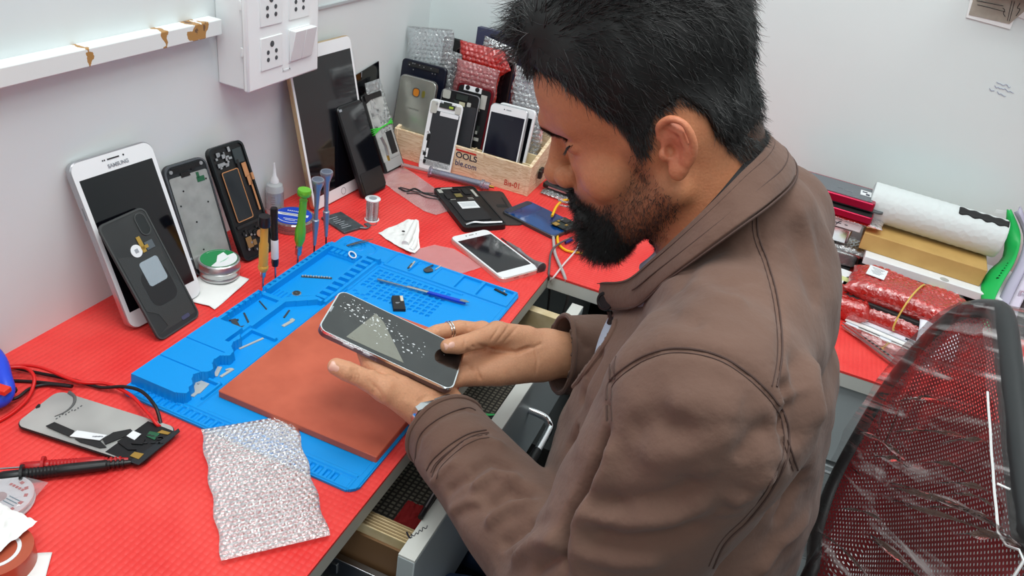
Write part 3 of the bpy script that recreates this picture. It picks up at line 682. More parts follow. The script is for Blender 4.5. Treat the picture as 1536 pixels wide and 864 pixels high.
for lab, a, b in (('grey-blue flared screwdriver standing nearer the green one', (471, 380), (477, 269, .125)), ('grey-blue flared screwdriver standing nearest the mat corner', (489, 367), (490, 257, .125))):
    driver('screwdriver', lab, a, b, [('blade', 1, [(.0011, 0), (.0012, .12), (.0024, .14)]), ('lower_grip', 0, [(.0022, .12), (.0046, .40), (.0050, .47), (.0034, .48)]), ('flared_grip', 0, [(.0032, .48), (.0030, .62), (.0046, .86), (.0088, .96), (.0092, .985), (.0086, 1.0)]), ('inner_dish', 2, [(.0070, 1.0), (.0062, 1.002)])], [m_bluegrey, m_black, mat('dish_grey', (104, 112, 130), .4, .5)])
# blue and clear round case
c = D(448, 342); c = V((.066, .902, 0))
c = (D(400, 338)+D(478, 338))/2
t = thing('round_case', 'flat clear round case with a blue label behind the screwdrivers', 'case', T(c.x, c.y, 0))
m_clear = film('clear_case', (228, 214, 214), .14, .9, (20, .1, .002), .06)
part('case', MB().lathe([(.0335, 0), (.0345, .001), (.0345, .006), (.0335, .0065), (.0345, .007), (.0345, .0155), (.033, .017)], 40), m_clear, t)
part('wire_coil', MB().lathe([(.020, .002), (.020, .012)], 30), mat('pinkish_core', (214, 150, 140), .5), t)
part('label_disc', MB().lathe([(.0295, .0172), (.0295, .0176)], 40), mat('label_blue', (24, 70, 190), .4), t)
part('label_stripe', MB().box((-.004, .001, .0178), (.054, .0075, .0003), .35), m_label, t)
part('label_line', MB().box((-.003, .003, .0181), (.040, .0008, .0002), .35).box((-.003, .0, .0181), (.030, .0008, .0002), .35), m_txtd, t)
text('SOLDER WIRE', .0052, T(.0, .014, .0179, -.15), m_txtw, t) if False else None
mb = MB()
for k in range(16):
    an = -2.4+k*.13; mb.box((.0245*math.cos(an), .0245*math.sin(an), .0178), (.0012, .0034, .0003), an)
for k in range(8): mb.box((-.016+k*.003, .010+k*.001, .0178), (.0018, .0028, .0003), .35)
mb.box((.004, -.012, .0178), (.022, .0012, .0003), .35).box((.006, -.016, .0178), (.016, .0012, .0003), .35)
part('label_print', mb, m_txtw, t)
# flat grey battery
M_, w_, h_ = quad((478, 322), (512, 311), (552, 344), (514, 354), .004)
t = thing('battery', 'flat grey phone battery with a flex tail lying beside the round case', 'battery', T(.0, 0, 0) @ M_)
part('cell', MB().rr(.040, .062, .0040, .002, (0, 0, 0), inset=.0006), mat('battery_grey', (72, 78, 82), .35, .3, noise=(60, (92, 98, 102), .4, .6)), t)
mb = MB()
for k in range(7): mb.box((-.006+(k % 2)*.001, -.018+k*.006, .0002), (.018-(k % 3)*.004, .0016, .0003))
part('label_print', mb, m_txt, t)
mb = MB().tube([(.012, -.030, -.001), (.020, -.036, -.0015), (.026, -.034, -.002), (.032, -.030, -.002)], .0016, 6, sub=3); mb.box((.031, -.026, -.0022), (.008, .010, .0012))
part('flex', mb, mat('flex_grey', (96, 104, 110), .4, .3), t)
# solder spool
c = D(555, 331)
t = thing('solder_spool', 'small white spool of silver solder wire standing on the red sheet', 'spool', T(c.x+.001, c.y+.004, .0))
part('flange', MB().lathe([(.0118, 0), (.0122, .0006), (.0122, .0018), (.009, .0022)], 28), m_glossw, t)
part('flange', MB().lathe([(.009, .0375), (.0126, .038), (.0126, .0394), (.0118, .040)], 28), m_glossw, t)
part('hub_hole', MB().lathe([(.0064, .0401), (.0064, .0403)], 20), m_txt, t)
pr = [(.0098+.0006*(k % 2), .002+k*.0012) for k in range(31)]
part('wire_winding', MB().lathe([(.008, .0018)]+pr+[(.008, .0385)], 28), mat('solder_silver', (206, 208, 212), .2, 1), t, angle=20)
o = MB().tube([(.010, -.002, .004), (.012, -.004, .001), (.014, -.012, .0008), (.010, -.020, .0008), (.013, -.026, .0008)], .0005, 6, sub=4)
part('loose_wire', o, m_steel, t)
# crumpled tissue by the spool
t = thing('tissue', 'crumpled white tissue with a dark smudge lying above the blue mat', 'tissue', T(D(606, 352).x, D(606, 352).y, .0))
C0 = D(606, 352)
def lp(x, y, z=0): q = D(x, y, z)-C0; return (q.x, q.y, z)
bm = MB(); ring_ = [lp(567, 349, .001), lp(588, 340, .004), lp(612, 329, .014), lp(628, 330, .016), lp(629, 345, .012), lp(628, 356, .010), lp(630, 372, .002), lp(622, 380, .003), lp(613, 377, .006), lp(596, 368, .003), lp(580, 359, .002)]
cc = lp(606, 350, .008); bm.add([cc]+ring_, [(0, i+1, (i+1) % len(ring_)+1) for i in range(len(ring_))])
o = part('tissue_sheet', bm, m_paper, t, sub=0, solid=0); md = o.modifiers.new('s', 'SUBSURF'); md.subdivision_type = 'SIMPLE'; md.levels = md.render_levels = 4
tx = bpy.data.textures.new('crumple', 'CLOUDS'); tx.noise_scale = .012; md = o.modifiers.new('d', 'DISPLACE'); md.texture = tx; md.strength = .004; md.mid_level = .5
part('rolled_fold', MB().tube([lp(624, 333, .012), lp(616, 350, .012), lp(608, 366, .007)], [.0048, .0060], 14, sub=4), m_paper, t)
part('rolled_fold', MB().tube([lp(625, 357, .007), lp(622, 368, .006), lp(616, 376, .004)], [.0030, .0045], 12, sub=4), m_paper, t)
part('smudge', MB().lathe([(.0028, 0), (.0026, .0003)], 9, V(lp(605, 347, .0135))), m_black, t)
# ================================================================== near-left desk things
M_, w_, h_ = quad((17, 633), (205, 700), (273, 640), (90, 588), .007)
t = thing('display_panel', 'silver phone display panel lying face down on the red sheet with a black flex', 'phone part', M_)
Wd, Hd = w_, h_
part('glass', MB().rr(Wd, Hd, .0018, .011, (0, 0, -.0012)), m_black, t)
part('back_sheet', MB().rr(Wd-.002, Hd-.002, .0008, .010, (0, 0, 0)), mat('panel_silver', (196, 196, 192), .3, .35, noise=(14, (164, 164, 162), .35, .7, 2)), t)
def q(px, py): return px_local(M_, px, py)
def polyp(mb, pts, z0, z1): 
    P = [q(*p) for p in pts]; a = sum(P[i][0]*P[(i+1) % len(P)][1]-P[(i+1) % len(P)][0]*P[i][1] for i in range(len(P)))
    return mb.prism(P if a > 0 else P[::-1], z0, z1)
part('driver_strip', polyp(MB(), [(158, 678), (222, 632), (263, 648), (262, 655), (214, 694), (206, 697)], 0, .0004), m_black, t)
part('chin_border', polyp(MB(), [(198, 690), (258, 650), (268, 643), (270, 648), (208, 698), (196, 694)], .0002, .0007), mat('panel_black2', (36, 40, 44), .3), t)
part('flex_cable', polyp(MB(), [(69, 641), (82, 635), (112, 648), (106, 657)], .0012, .0020), m_blackmat, t)
part('flex_cable', polyp(MB(), [(154, 660), (170, 650), (196, 645), (203, 652), (188, 656), (158, 668)], .0010, .0016), m_blackmat, t)
part('flex_cable', polyp(MB(), [(112, 659), (150, 662), (160, 672), (150, 673), (120, 664)], .0006, .0012), m_blackmat, t)
part('flex_label', polyp(MB(), [(105, 657), (116, 648), (161, 655), (150, 663)], .0020, .0024), m_label, t, label='white printed sticker on the flex')
mb = MB()
for k in range(3): 
    a = V(q(142+k*5, 657.5)+(.0025,)); mb.box(a, (.004, .0016, .0002), .3)
part('label_print', mb, m_txt, t)
part('flex_cable', polyp(MB(), [(176, 664), (190, 655), (218, 660), (214, 668), (196, 667), (205, 676), (192, 676)], .0008, .0016), m_black, t)
part('connector_pad', polyp(MB(), [(190, 656), (200, 648), (212, 653), (202, 662)], .0016, .0020), m_label, t)
part('green_board', polyp(MB(), [(219, 655), (225, 648), (240, 651), (232, 661)], .0006, .0012), m_green, t)
part('gold_board', polyp(MB(), [(195, 685), (202, 679), (216, 682), (208, 690)], .0006, .0013), m_goldc, t)
part('gold_board', polyp(MB(), [(236, 650), (243, 646), (256, 650), (252, 653)], .0006, .0011), m_goldc, t)
mb = MB(); rnd = random.Random(6)
for k in range(10):
    a = q(214+rnd.random()*34, 664+rnd.random()*14-10); mb.box((a[0], a[1], .0010), (.003+rnd.random()*.003, .002, .0006), .5)
part('chip', mb, m_batt, t)
mb = MB()
for k in range(9):
    a = q(85+k*4.6, 628-k*2.1-(k % 3)); mb.box((a[0], a[1], .0002), (.0012, .0022, .0002), .7*(k % 2))
part('stamped_mark', mb, mat('faint_print', (80, 80, 82), .6), t)
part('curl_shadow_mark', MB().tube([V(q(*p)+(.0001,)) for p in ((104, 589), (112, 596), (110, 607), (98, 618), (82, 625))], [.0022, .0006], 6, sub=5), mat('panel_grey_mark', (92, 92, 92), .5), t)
part('notch', polyp(MB(), [(53, 611), (58, 606), (61, 607), (60, 611), (54, 613)], -.0004, .0004), m_black, t)
# test leads
m_redc = mat('red_pvc', (214, 26, 24), .35); m_blackc = mat('black_pvc', (24, 22, 24), .4)
def cable(name, label, px, r, m, hz=None, sub=8, z0=None, cat='cable'):
    P = []
    for i, p in enumerate(px):
        z = (p[2] if len(p) > 2 else r+.0002); P.append(D(p[0], p[1], z))
    return tag(part(name, MB().tube(P, r, 10, sub=sub), m), label, cat)
cable('test_lead', 'red test lead running over the desk to the blue mat corner', [(-30, 560, .010), (20, 549, .012), (60, 551, .012), (115, 572, .008), (160, 576, .006), (195, 592, .010), (222, 620, .012), (235, 636, .009), (242, 641, .004)], .0019, m_redc)
cable('test_lead', 'black test lead crossing the red one and ending by the display panel', [(-30, 552, .004), (15, 551, .004), (55, 559, .004), (110, 570, .004), (150, 581, .004), (185, 580, .012), (212, 587, .016), (232, 608, .016), (240, 630, .008), (241, 642, .003)], .0019, m_blackc)
cable('test_lead', 'thin red lead looping back to the left edge of the desk', [(-30, 562, .014), (10, 552, .016), (38, 552, .014), (51, 565, .012), (48, 585, .006), (36, 604, .004), (10, 625, .003), (-30, 645, .003)], .0019, m_redc)
cable('test_lead', 'black lead lying straight between the red loops, ending above the panel', [(-30, 572, .002), (15, 571, .002), (55, 573, .002), (85, 576, .002), (109, 579, .002)], .0018, m_blackc)
cable('test_lead', 'black lead curving from the blue pliers towards the panel top', [(5, 600, .006), (25, 597, .006), (45, 583, .004), (70, 577, .003), (107, 580, .0062)], .0018, m_blackc)
# probes
def probe(name, label, a, b, m, r, tip=None, body=None):
    A, B = D(*a, r+.0025), D(*b, r+.0015); ax = (B-A); L = ax.length; M = ax.to_track_quat('Z', 'Y').to_matrix().to_4x4(); M.translation = A
    t = thing(name, label, 'test probe', M)
    pr = [(r*.8, 0), (r*.95, .004), (r*.95, .016), (r*.85, .018)]
    part('tip_guard', MB().lathe(pr, 20), m, t)
    part('flange', MB().lathe([(r*1.1, .0175), (r*1.75, .018), (r*1.75, .0205), (r*1.1, .021)], 20), m, t)
    pr = [(r, .021)]
    for k in range(9): pr += [(r*1.05, .023+k*.003), (r*.93, .0245+k*.003)]
    pr += [(r, .051), (r*1.02, .06), (r*.92, L-.018), (r*.8, L-.017)]
    part('ribbed_grip', MB().lathe(pr, 20), m, t, angle=30)
    pr = [(r*.7, L-.018)]
    for k in range(4): pr += [(r*.75, L-.0165+k*.004), (r*.75, L-.0145+k*.004), (r*.5, L-.0142+k*.004), (r*.5, L-.0128+k*.004)]
    part('strain_relief', MB().lathe(pr+[(r*.4, L+.004)], 16), m, t, angle=30)
    if tip: part('metal_tip', MB().lathe([(.0004, -.022), (.001, -.018), (.001, .001)], 10), m_steel, t)
    return t
probe('test_probe', 'red multimeter probe lying partly under the display panel', (31, 701), (186, 690), mat('probe_red', (176, 18, 22), .35), .0052, tip=True)
probe('test_probe', 'black multimeter probe lying in front of the red one', (-2, 716), (190, 694), m_black, .0056)
# blue and red plier grip at the left border
t = thing('wire_stripper', 'blue and red gripped hand tool at the left border of the desk', 'tool', T(D(0, 585).x, D(0, 585).y, 0))
C0 = D(0, 585)
part('blue_grip', MB().tube([lp(-20, 520, .030), lp(-2, 542, .030), lp(5, 566, .028), lp(10, 586, .022), lp(2, 600, .016), lp(-18, 606, .012)], [.0085, .0075], 16, sub=5), mat('blue_grip', (36, 72, 214), .4), t)
part('red_jaw', MB().box(V(lp(-2, 583, .030)), (.022, .010, .006), .15), mat('red_grip', (226, 50, 24), .45), t, bevel=.001)
part('steel_core', MB().tube([lp(-20, 600, .006), lp(-2, 604, .006), lp(6, 596, .006)], .004, 10, sub=3), m_blackmat, t)
part('spring_coil', MB().tube([V(lp(-4, 603, .005))+V((.005*math.cos(a*.9), -.003+.0008*a, .004+.004*math.sin(a*.9))) for a in range(30)], .0009, 6), m_blackmat, t)
# solder wick disc in its bag
c = D(8, 756)
t = thing('wick_spool', 'white solder wick spool with red print inside a clear bag', 'spool', T(D(2, 757).x, D(2, 757).y, .0006))
part('disc', MB().lathe([(.0265, 0), (.0275, .0008), (.0275, .0022), (.020, .0026), (.020, .0065), (.0275, .007), (.0275, .0088), (.0265, .0094)], 48), m_glossw, t)
part('hub_hole', MB().lathe([(.0062, .0095), (.0058, .0097)], 24), mat('hub_grey', (180, 150, 150), .5), t)
mb = MB()
for k in range(9):
    an = -1.9+k*.42; mb.box((.0215*math.cos(an), .0215*math.sin(an), .0097), (.0030, .0034, .0003), an)
    if k % 2: mb.box((.0215*math.cos(an), .0215*math.sin(an), .0099), (.0046, .0008, .0002), an+.5)
for k in range(5): mb.box((-.004+k*.0035, .0155, .0097), (.0024, .0024, .0003), .1)
part('red_print', mb, m_txtr, t)
mb = MB()
for k in range(3): mb.box((.013, .005-k*.0032, .0097), (.013, .0009, .0002))
mb.box((.012, -.0075, .0097), (.009, .0018, .0002))
part('blue_print', mb, mat('print_teal', (60, 120, 140), .6), t)
m_bag = film('clear_bag', (238, 236, 238), .13, .8, (45, .9, .006), .1)
def bag(name, label, px, m, z=.003, amp=.003, seed=1, cat='plastic bag', cuts=14):
    P = [D(p[0], p[1], 0) for p in px]; c = sum(P, V())/len(P); rnd = random.Random(seed)
    bm = bmesh.new(); vs = [bm.verts.new((p.x-c.x, p.y-c.y, 0)) for p in P]; bm.faces.new(vs)
    bmesh.ops.triangulate(bm, faces=bm.faces); bmesh.ops.subdivide_edges(bm, edges=bm.edges, cuts=cuts, use_grid_fill=True)
    ph = [rnd.uniform(0, 6) for _ in range(6)]
    for v in bm.verts:
        x, y = v.co.x, v.co.y
        v.co.z = z+amp*(abs(math.sin(x*60+2*math.sin(y*50+ph[1])+ph[0]))+.6*abs(math.sin(y*80+1.5*math.sin(x*70)+ph[2])))*.6
    bmesh.ops.recalc_face_normals(bm, faces=bm.faces)
    me = bpy.data.meshes.new(name); bm.to_mesh(me); bm.free(); o = link(name, me, m); me.polygons.foreach_set('use_smooth', [True]*len(me.polygons))
    o.matrix_world = T(c.x, c.y, 0); return tag(o, label, cat)
bag('plastic_bag', 'clear wrinkled bag round the solder wick spool near the lower left', [(-40, 736), (40, 728), (76, 737), (62, 752), (20, 808), (14, 806), (-40, 806)], m_bag, z=.0105, amp=.0016, seed=2)
# brown tape roll with white tape, and loose paper at the bottom edge
c = D(6, 838)
t = thing('tape_roll', 'roll of brown tape under crumpled white film in the lower left', 'tape roll', T(D(2, 850).x, D(2, 850).y, .0))
part('tape', MB().lathe([(.017, 0), (.027, 0), (.027, .020), (.017, .020)], 40), mat('amber_tape', (176, 84, 60), .3), t)
part('core', MB().ring(rrect(.036, .036, .018, 8), rrect(.030, .030, .015, 8), .0, .0205), m_glossw, t)
o = rough_sheet(.052, .050, .008, 5, 30, 30); t2 = part('wrap', o, m_paper, solid=0); t2.matrix_world = T(D(-8, 826).x, D(-8, 826).y, .0205); t2.name = 'film_scrap'; tag(t2, 'crumpled white film lying over the brown tape roll', 'wrapping')
paper_shape('paper_scrap', 'small white paper scrap at the bottom edge beside the tape roll', [(39, 833), (79, 831), (66, 878), (38, 880)], m_paper, seed=9)
# bubble wrap sheet on the desk
M_, w_, h_ = quad((333, 848), (491, 803), (442, 627), (302, 645), .004)
Mb = M_ @ T(0, -h_/2, .0042)
pouch('bubble_wrap', 'clear bubble wrap pouch lying across the red sheet and the blue mat corner', w_, h_, .003, Mb, film('bubble_clear', (246, 242, 243), .14, 1.0, (300, .6, .002), .1), pitch=.0062, seed=7, bump=.0017, cat='bubble wrap', crush=.0012, res=.00085)
# ================================================================== things lying on the blue mat
t = thing('spudger', 'steel blade tool with a blue handle lying on the mat dimples', 'tool', flat((566, 419), (704, 457), .006))
L = (D(566, 419, .006)-D(704, 457, .006)).length
part('blade', MB().prism([(-L/2, -.0016), (-L/2+.002, -.0022), (-L*.15, -.0012), (-L*.15, .0012), (-L/2+.002, .0012), (-L/2, .0006)], 0, .0012), m_steel, t)
part('shaft', MB().tube([(-L*.17, 0, .001), (-L*.13, 0, .0016), (L*.06, 0, .0018)], .0022, 6), m_steel, t)
part('handle', MB().prism([(L*.05, -.0026), (L*.40, -.0030), (L*.46, -.0018), (L*.46, .0018), (L*.40, .0030), (L*.05, .0026)], 0, .0032), mat('blue_handle', (16, 60, 196), .3), t, bevel=.0005)
part('end_blade', MB().prism([(L*.40, -.0026), (L*.455, -.0030), (L*.50, 0), (L*.455, .0030), (L*.40, .0026)], .0034, .0042), m_steel, t)
M_, w_, h_ = quad((587, 469), (606, 469), (607, 438), (590, 438), .0078)
t = thing('camera_module', 'small black phone module lying on the mat dimples beside the blue tool', 'phone part', M_)
part('module_body', MB().prism([(-.0085, -.017), (.0085, -.0175), (.0085, .012), (.0055, .018), (-.0070, .018), (-.0085, .012)], -.0045, 0, inset=.0008), m_batt, t)
part('metal_tab', MB().box((.0055, .009, .0003), (.004, .013, .0008)), mat('tab_cream', (214, 206, 190), .4), t)
part('label_print', MB().box((-.001, -.001, .0002), (.006, .0012, .0002)).box((-.0018, -.003, .0002), (.004, .0010, .0002)), m_txt, t)
# small metal bits
def bit(name, label, px, z, w, th=.0012, m=None, group=None, cat='phone part', pts=None):
    a, b = px; M = flat(a, b, z); L = (D(*a, z)-D(*b, z)).length
    mb = MB()
    if pts: mb.prism([(x*L, y*L) for x, y in pts], 0, th)
    else: mb.box((0, 0, th/2), (L, w, th))
    return solo(name, mb, m or m_steel, label, cat, M, group)
m_nick = mat('nickel_matt', (200, 200, 192), .38, .35); m_dkmet = mat('dark_metal', (86, 88, 90), .4, .6)
zt = .0053
t = thing('screw_strip', 'strip of tiny phone screws lying in the long outer tray', 'screws', flat((452, 415), (498, 418), zt)); L = (D(452, 415, zt)-D(498, 418, zt)).length
part('strip', MB().box((0, 0, .0004), (L, .004, .0008)), m_dkmet, t)
mb = MB()
for k in range(11): mb.lathe([(.0012, 0), (.0012, .0018), (.0007, .002)], 8, (-L/2+.002+k*L/11.5, .0008*(k % 2), .0008))
part('screw', mb, m_nick, t); t.children[-1]['kind'] = 'stuff'
t = thing('magnet_ring', 'small dark metal ring lying in the outer tray', 'ring', T(D(445, 440, zt).x, D(445, 440, zt).y, zt))
part('washer', MB().ring(rrect(.0095, .0095, .0047, 6), rrect(.0035, .0035, .0017, 6), 0, .0016), m_dkmet, t); part('base_disc', MB().lathe([(.0062, 0), (.0062, .0004)], 24), film('disc_film', (225, 230, 235), .25, .6), t)
bit('metal_strip', 'slim grey metal strip lying near the ribs of the outer tray', ((389, 452), (402, 467)), zt, .0016, m=m_dkmet)
bit('metal_strip', 'slim grey metal strip lying beside the bracket heap', ((366, 470), (375, 489)), zt, .0022, m=m_dkmet)
bit('bracket', 'bright bent bracket lying nearest the raised block in the outer tray', ((338, 490), (356, 496)), zt, .003, m=m_nick, pts=[(-.5, -.1), (.5, -.16), (.5, .10), (.1, .16), (-.5, .12)])
bit('bracket', 'dark bent bracket lying on the bright one in the outer tray', ((352, 479), (362, 496)), zt+.0013, .006, m=m_dkmet, pts=[(-.5, -.2), (.5, -.25), (.5, .25), (.2, .25), (.2, .05), (-.5, .05)])
bit('bracket', 'small V-shaped bracket at the top of the bracket heap', ((343, 481), (358, 480)), zt+.0008, .002, m=m_dkmet, pts=[(-.5, -.1), (.5, -.1), (.5, .08), (-.1, .08), (-.5, .02)])
bit('metal_strip', 'long pale metal strip lying alone in the inner tray', ((359, 524), (395, 508)), zt, .0026, m=m_nick)
bit('bracket', 'pale stepped bracket in the inner tray nearest the brown pad', ((424, 490), (442, 480)), zt, .003, m=m_nick, pts=[(-.5, -.12), (.3, -.12), (.5, -.04), (.5, .2), (.3, .2), (.2, .10), (-.5, .10)])
bit('bracket', 'tiny upright bracket above the stepped one in the inner tray', ((426, 477), (434, 466)), zt, .0022, m=m_dkmet)
bit('bracket', 'short pale bar in the inner tray beside a hooked bracket', ((323, 565), (330, 551)), zt, .0050, m=m_nick)
bit('bracket', 'hooked pale bracket in the inner tray near the divider', ((331, 566), (350, 554)), zt, .0030, m=m_nick, pts=[(-.5, -.09), (.5, -.09), (.5, .09), (.40, .22), (.15, .30), (.10, .20), (.32, .09), (-.5, .09)])
t = thing('shield_plate', 'flat pale metal shield plate lying in the nearest tray', 'phone part', flat((280, 575), (309, 585), zt))
part('plate', MB().prism([(-.011, -.008), (.003, -.012), (.004, -.017), (.009, -.016), (.009, -.010), (.011, -.008), (.010, .010), (-.010, .011), (-.012, .0)], 0, .001), m_nick, t)
part('arm', MB().box((-.014, -.002, .0005), (.014, .003, .001), .3), m_steel, t); part('pin', MB().ball((0, .004, .0015), .0012), m_steel, t)
t = thing('cable_ring', 'small white plastic ring resting on the tray comb near the mat corner', 'ring', Matrix.Translation(bl(52, 391, 13)) @ Matrix.Rotation(.35, 4, 'X') @ Matrix.Rotation(-.5, 4, 'Z'))
part('ring', MB().tube([(.0075*math.cos(a*PI/10), .0042*math.sin(a*PI/10), .001) for a in range(20)], .0011, 8, closed=True), m_glossw, t)
t = thing('tweezers', 'thin dark tweezers tip lying over the ringed corner dish of the mat', 'tweezers', flat((520, 369), (560, 359), .0082)); L = (D(520, 369, .0082)-D(560, 359, .0082)).length
part('arm', MB().tube([(-L/2, 0, .0006), (0, .0015, .0012), (L/2, 0, .0006)], [.0012, .0005], 6, sub=4), m_dkmet, t); part('arm', MB().tube([(-L/2, 0, .0006), (0, -.0018, .0008), (L*.3, -.003, .0006)], [.0012, .0005], 6, sub=4), m_dkmet, t)
for i, (a, b, lab) in enumerate((((612, 403), (618, 396), 'tiny dark connector lying in the far tray of the mat'), ((615, 402), (622, 393), 'tiny silver connector lying beside the dark one in the far tray'))):
    bit('connector', lab, (a, b), .0062, .0022, .0016, m=[m_dkmet, m_nick][i])
t = thing('flat_bracket', 'grey metal contact bracket with a round lobe in the far tray', 'phone part', flat((628, 408), (662, 402), .0060))
part('lobe', MB().rr(.014, .011, .001, .004, (-.003, 0, .001)), m_dkmet, t); part('arm', MB().box((.003, .008, .0008), (.016, .0022, .0012), .35), m_dkmet, t); part('arm', MB().box((.014, .001, .0008), (.014, .0016, .0012), .5), m_nick, t)
t = thing('screw', 'small silver screw standing in the corner tray by the desk front', 'screw', Matrix.Translation(D(756, 440, .0036))); part('shank', MB().lathe([(.0006, 0), (.0007, .003)], 8), m_nick, t); part('head', MB().lathe([(.0014, .003), (.0014, .004)], 10), m_nick, t)
bit('magnet_bar', 'dark bar magnet sunk in the corner tray of the mat', ((742, 434), (760, 443)), .0032, .004, .0014, m=m_batt)
tag(part('red_chip', MB().box(D(505, 446, .0135), (.0035, .004, .0014)), mat('red_plastic', (224, 36, 24), .4)), 'tiny red plastic chip on the pad corner beside the held phone', 'chip')
# ================================================================== wooden organiser with phones
m_wood = mat('pale_pine', (238, 218, 176), .55, noise=(6, (214, 178, 136), .3, .7))
def pine():
    m = mat('pine_grain', (226, 196, 158), .55); nt = m.node_tree; N = nt.nodes; L = nt.links
    tc = N.new('ShaderNodeTexCoord'); mp = N.new('ShaderNodeMapping'); mp.inputs['Scale'].default_value = (3, 3, 26); L.new(tc.outputs['Object'], mp.inputs[0])
    wv = N.new('ShaderNodeTexNoise'); wv.inputs['Scale'].default_value = 5; wv.inputs['Detail'].default_value = 3; wv.inputs['Distortion'].default_value = 1.2; L.new(mp.outputs[0], wv.inputs['Vector'])
    m1 = N.new('ShaderNodeMath'); m1.operation = 'MULTIPLY'; m1.inputs[1].default_value = 40; L.new(wv.outputs[0], m1.inputs[0])
    s = N.new('ShaderNodeMath'); s.operation = 'SINE'; L.new(m1.outputs[0], s.inputs[0])
    r = N.new('ShaderNodeValToRGB'); r.color_ramp.elements[0].position = .2; r.color_ramp.elements[0].color = lin((240, 218, 186)); r.color_ramp.elements[1].position = .95; r.color_ramp.elements[1].color = lin((216, 184, 146))
    q2 = N.new('ShaderNodeMath'); q2.operation = 'MULTIPLY_ADD'; q2.inputs[1].default_value = .5; q2.inputs[2].default_value = .5; L.new(s.outputs[0], q2.inputs[0]); L.new(q2.outputs[0], r.inputs[0])
    L.new(r.outputs[0], N['Principled BSDF'].inputs['Base Color']); return m
m_pine = pine()
X0, X1, YF, YB, HF, HB = .042, .330, 1.280, 1.400, .058, .088
bx = thing('wooden_organiser', 'pale pine organiser box full of phones in the corner of the desks', 'organiser', T((X0+X1)/2, (YF+YB)/2, 0))
wpart('front_board', MB().box(((X0+X1)/2, YF+.003, HF/2), (X1-X0, .006, HF)), m_pine, bx, bevel=.0006)
wpart('back_board', MB().box(((X0+X1)/2, YB-.003, HB/2), (X1-X0, .006, HB)), m_pine, bx)
wpart('bottom_board', MB().box(((X0+X1)/2, (YF+YB)/2, .003), (X1-X0-.014, YB-YF-.012, .006)), m_pine, bx)
for xs in (X0+.0035, X1-.0035):
    mb = MB(); a, b = xs-.0035, xs+.0035
    mb.add([(a, YF-.001, 0), (b, YF-.001, 0), (b, YB, 0), (a, YB, 0), (a, YF-.001, HF), (b, YF-.001, HF), (b, YB, HB), (a, YB, HB)], [(3, 2, 1, 0), (4, 5, 6, 7), (0, 1, 5, 4), (1, 2, 6, 5), (2, 3, 7, 6), (3, 0, 4, 7)])
    wpart('side_board', mb, m_pine, bx, bevel=.0006)
for yy, hh in ((1.312, .050), (1.345, .058), (1.372, .066)):
    wpart('divider', MB().box(((X0+X1)/2, yy, hh/2), (X1-X0-.014, .003, hh)), m_wood, bx)
for xx in (.125, .202, .290): wpart('divider', MB().box((xx, (YF+YB)/2, .026), (.003, YB-YF-.014, .050)), m_wood, bx)
Mf = Matrix(((1, 0, 0, 0), (0, 0, -1, YF-.0004), (0, 1, 0, 0), (0, 0, 0, 1)))
def onfront(x, z): m = Mf.copy(); m.translation = (x, YF-.0003, z); return m
child(text('OOLS', .0165, onfront(.198, .0415), m_txtd, bx, bold=.0002, sx=1.05))
child(text('ble.com', .0160, onfront(.199, .0255), mat('print_navy', (48, 56, 110), .6), bx, sx=.9))
child(text('Bis-01', .0160, onfront(.297, .0150), m_txtr, bx, sx=.85))
wpart('red_bar', MB().box((.1965, YF-.0003, .0515), (.042, .0006, .003)), m_txtr, bx)
wpart('hook', MB().box((X1+.003, 1.335, .035), (.006, .014, .010)).box((X1+.006, 1.320, .033), (.006, .010, .014)), m_black, bx)
def standing(TL, TR, Y, H, lean_deg, dY=0.0, T_=.007, zmin=None):
    """frame of a plate standing in the box: its top corners are seen at TL, TR in the upright plane y=Y"""
    a, b = DY(*TL, Y), DY(*TR, Y+dY); w = (b-a).normalized(); t = math.radians(lean_deg)
    n0 = V((w.y, -w.x, 0)).normalized(); n = (n0*math.cos(t)+V((0, 0, 1))*math.sin(t)); n = (n-w*n.dot(w)).normalized(); u = n.cross(w)
    M = Matrix((w, u, n)).transposed().to_4x4(); mid = (a+b)/2; W = (b-a).length
    if H is None: H = (mid.z-zmin)/u.z
    M.translation = mid-u*H; return M, W, H
# front iphone display leaning on the box front
M = lean((.1435, 1.2575, 0), 10.5, 16.0, -1.5, .004); W, H = .064, .136
t = thing('display_panel', 'white rimmed phone display back leaning on the front of the pine organiser', 'phone part', M)
part('frame', MB().rr(W, H, .0035, .009, (0, H/2, -.0006), inset=.0008), m_glossw, t)
part('back_plate', MB().rr(.052, .104, .0008, .002, (.0025, .0635, .0006)), mat('plate_charcoal', (46, 48, 52), .45), t)
part('lower_rim', MB().rr(W-.004, .020, .0010, .004, (0, .0125, .0006)), m_glossw, t)
part('home_button', MB().ring([(x+.003, y+.0125) for x, y in rrect(.0055, .0065, .002)], [(x+.003, y+.0125) for x, y in rrect(.0040, .0050, .0015)], .0005, .001), m_txt, t)
part('top_bracket', MB().rr(.0125, .022, .0012, .003, (-.0225, .121, .0010)), m_nick, t); part('top_bracket', MB().rr(.011, .014, .0012, .003, (.0235, .124, .0010)), m_nick, t)
part('white_sticker', MB().rr(.036, .0075, .0006, .001, (.009, .1115, .0012)), m_label, t)
part('sensor_board', MB().box((.002, .127, .0008), (.030, .008, .0014)).box((.002, .1325, .0008), (.016, .004, .002)), m_pcb, t)
part('flex_window', MB().box((.010, .1265, .0018), (.008, .004, .0006)), mat('flex_lime', (160, 190, 60), .5), t)
mb = MB()
for x, y in ((-.010, .1325), (-.018, .128), (.018, .131), (.006, .022)): mb.lathe([(.0016, 0), (.0016, .002)], 10, (x, y, .0004))
part('screw_boss', mb, m_silver, t)
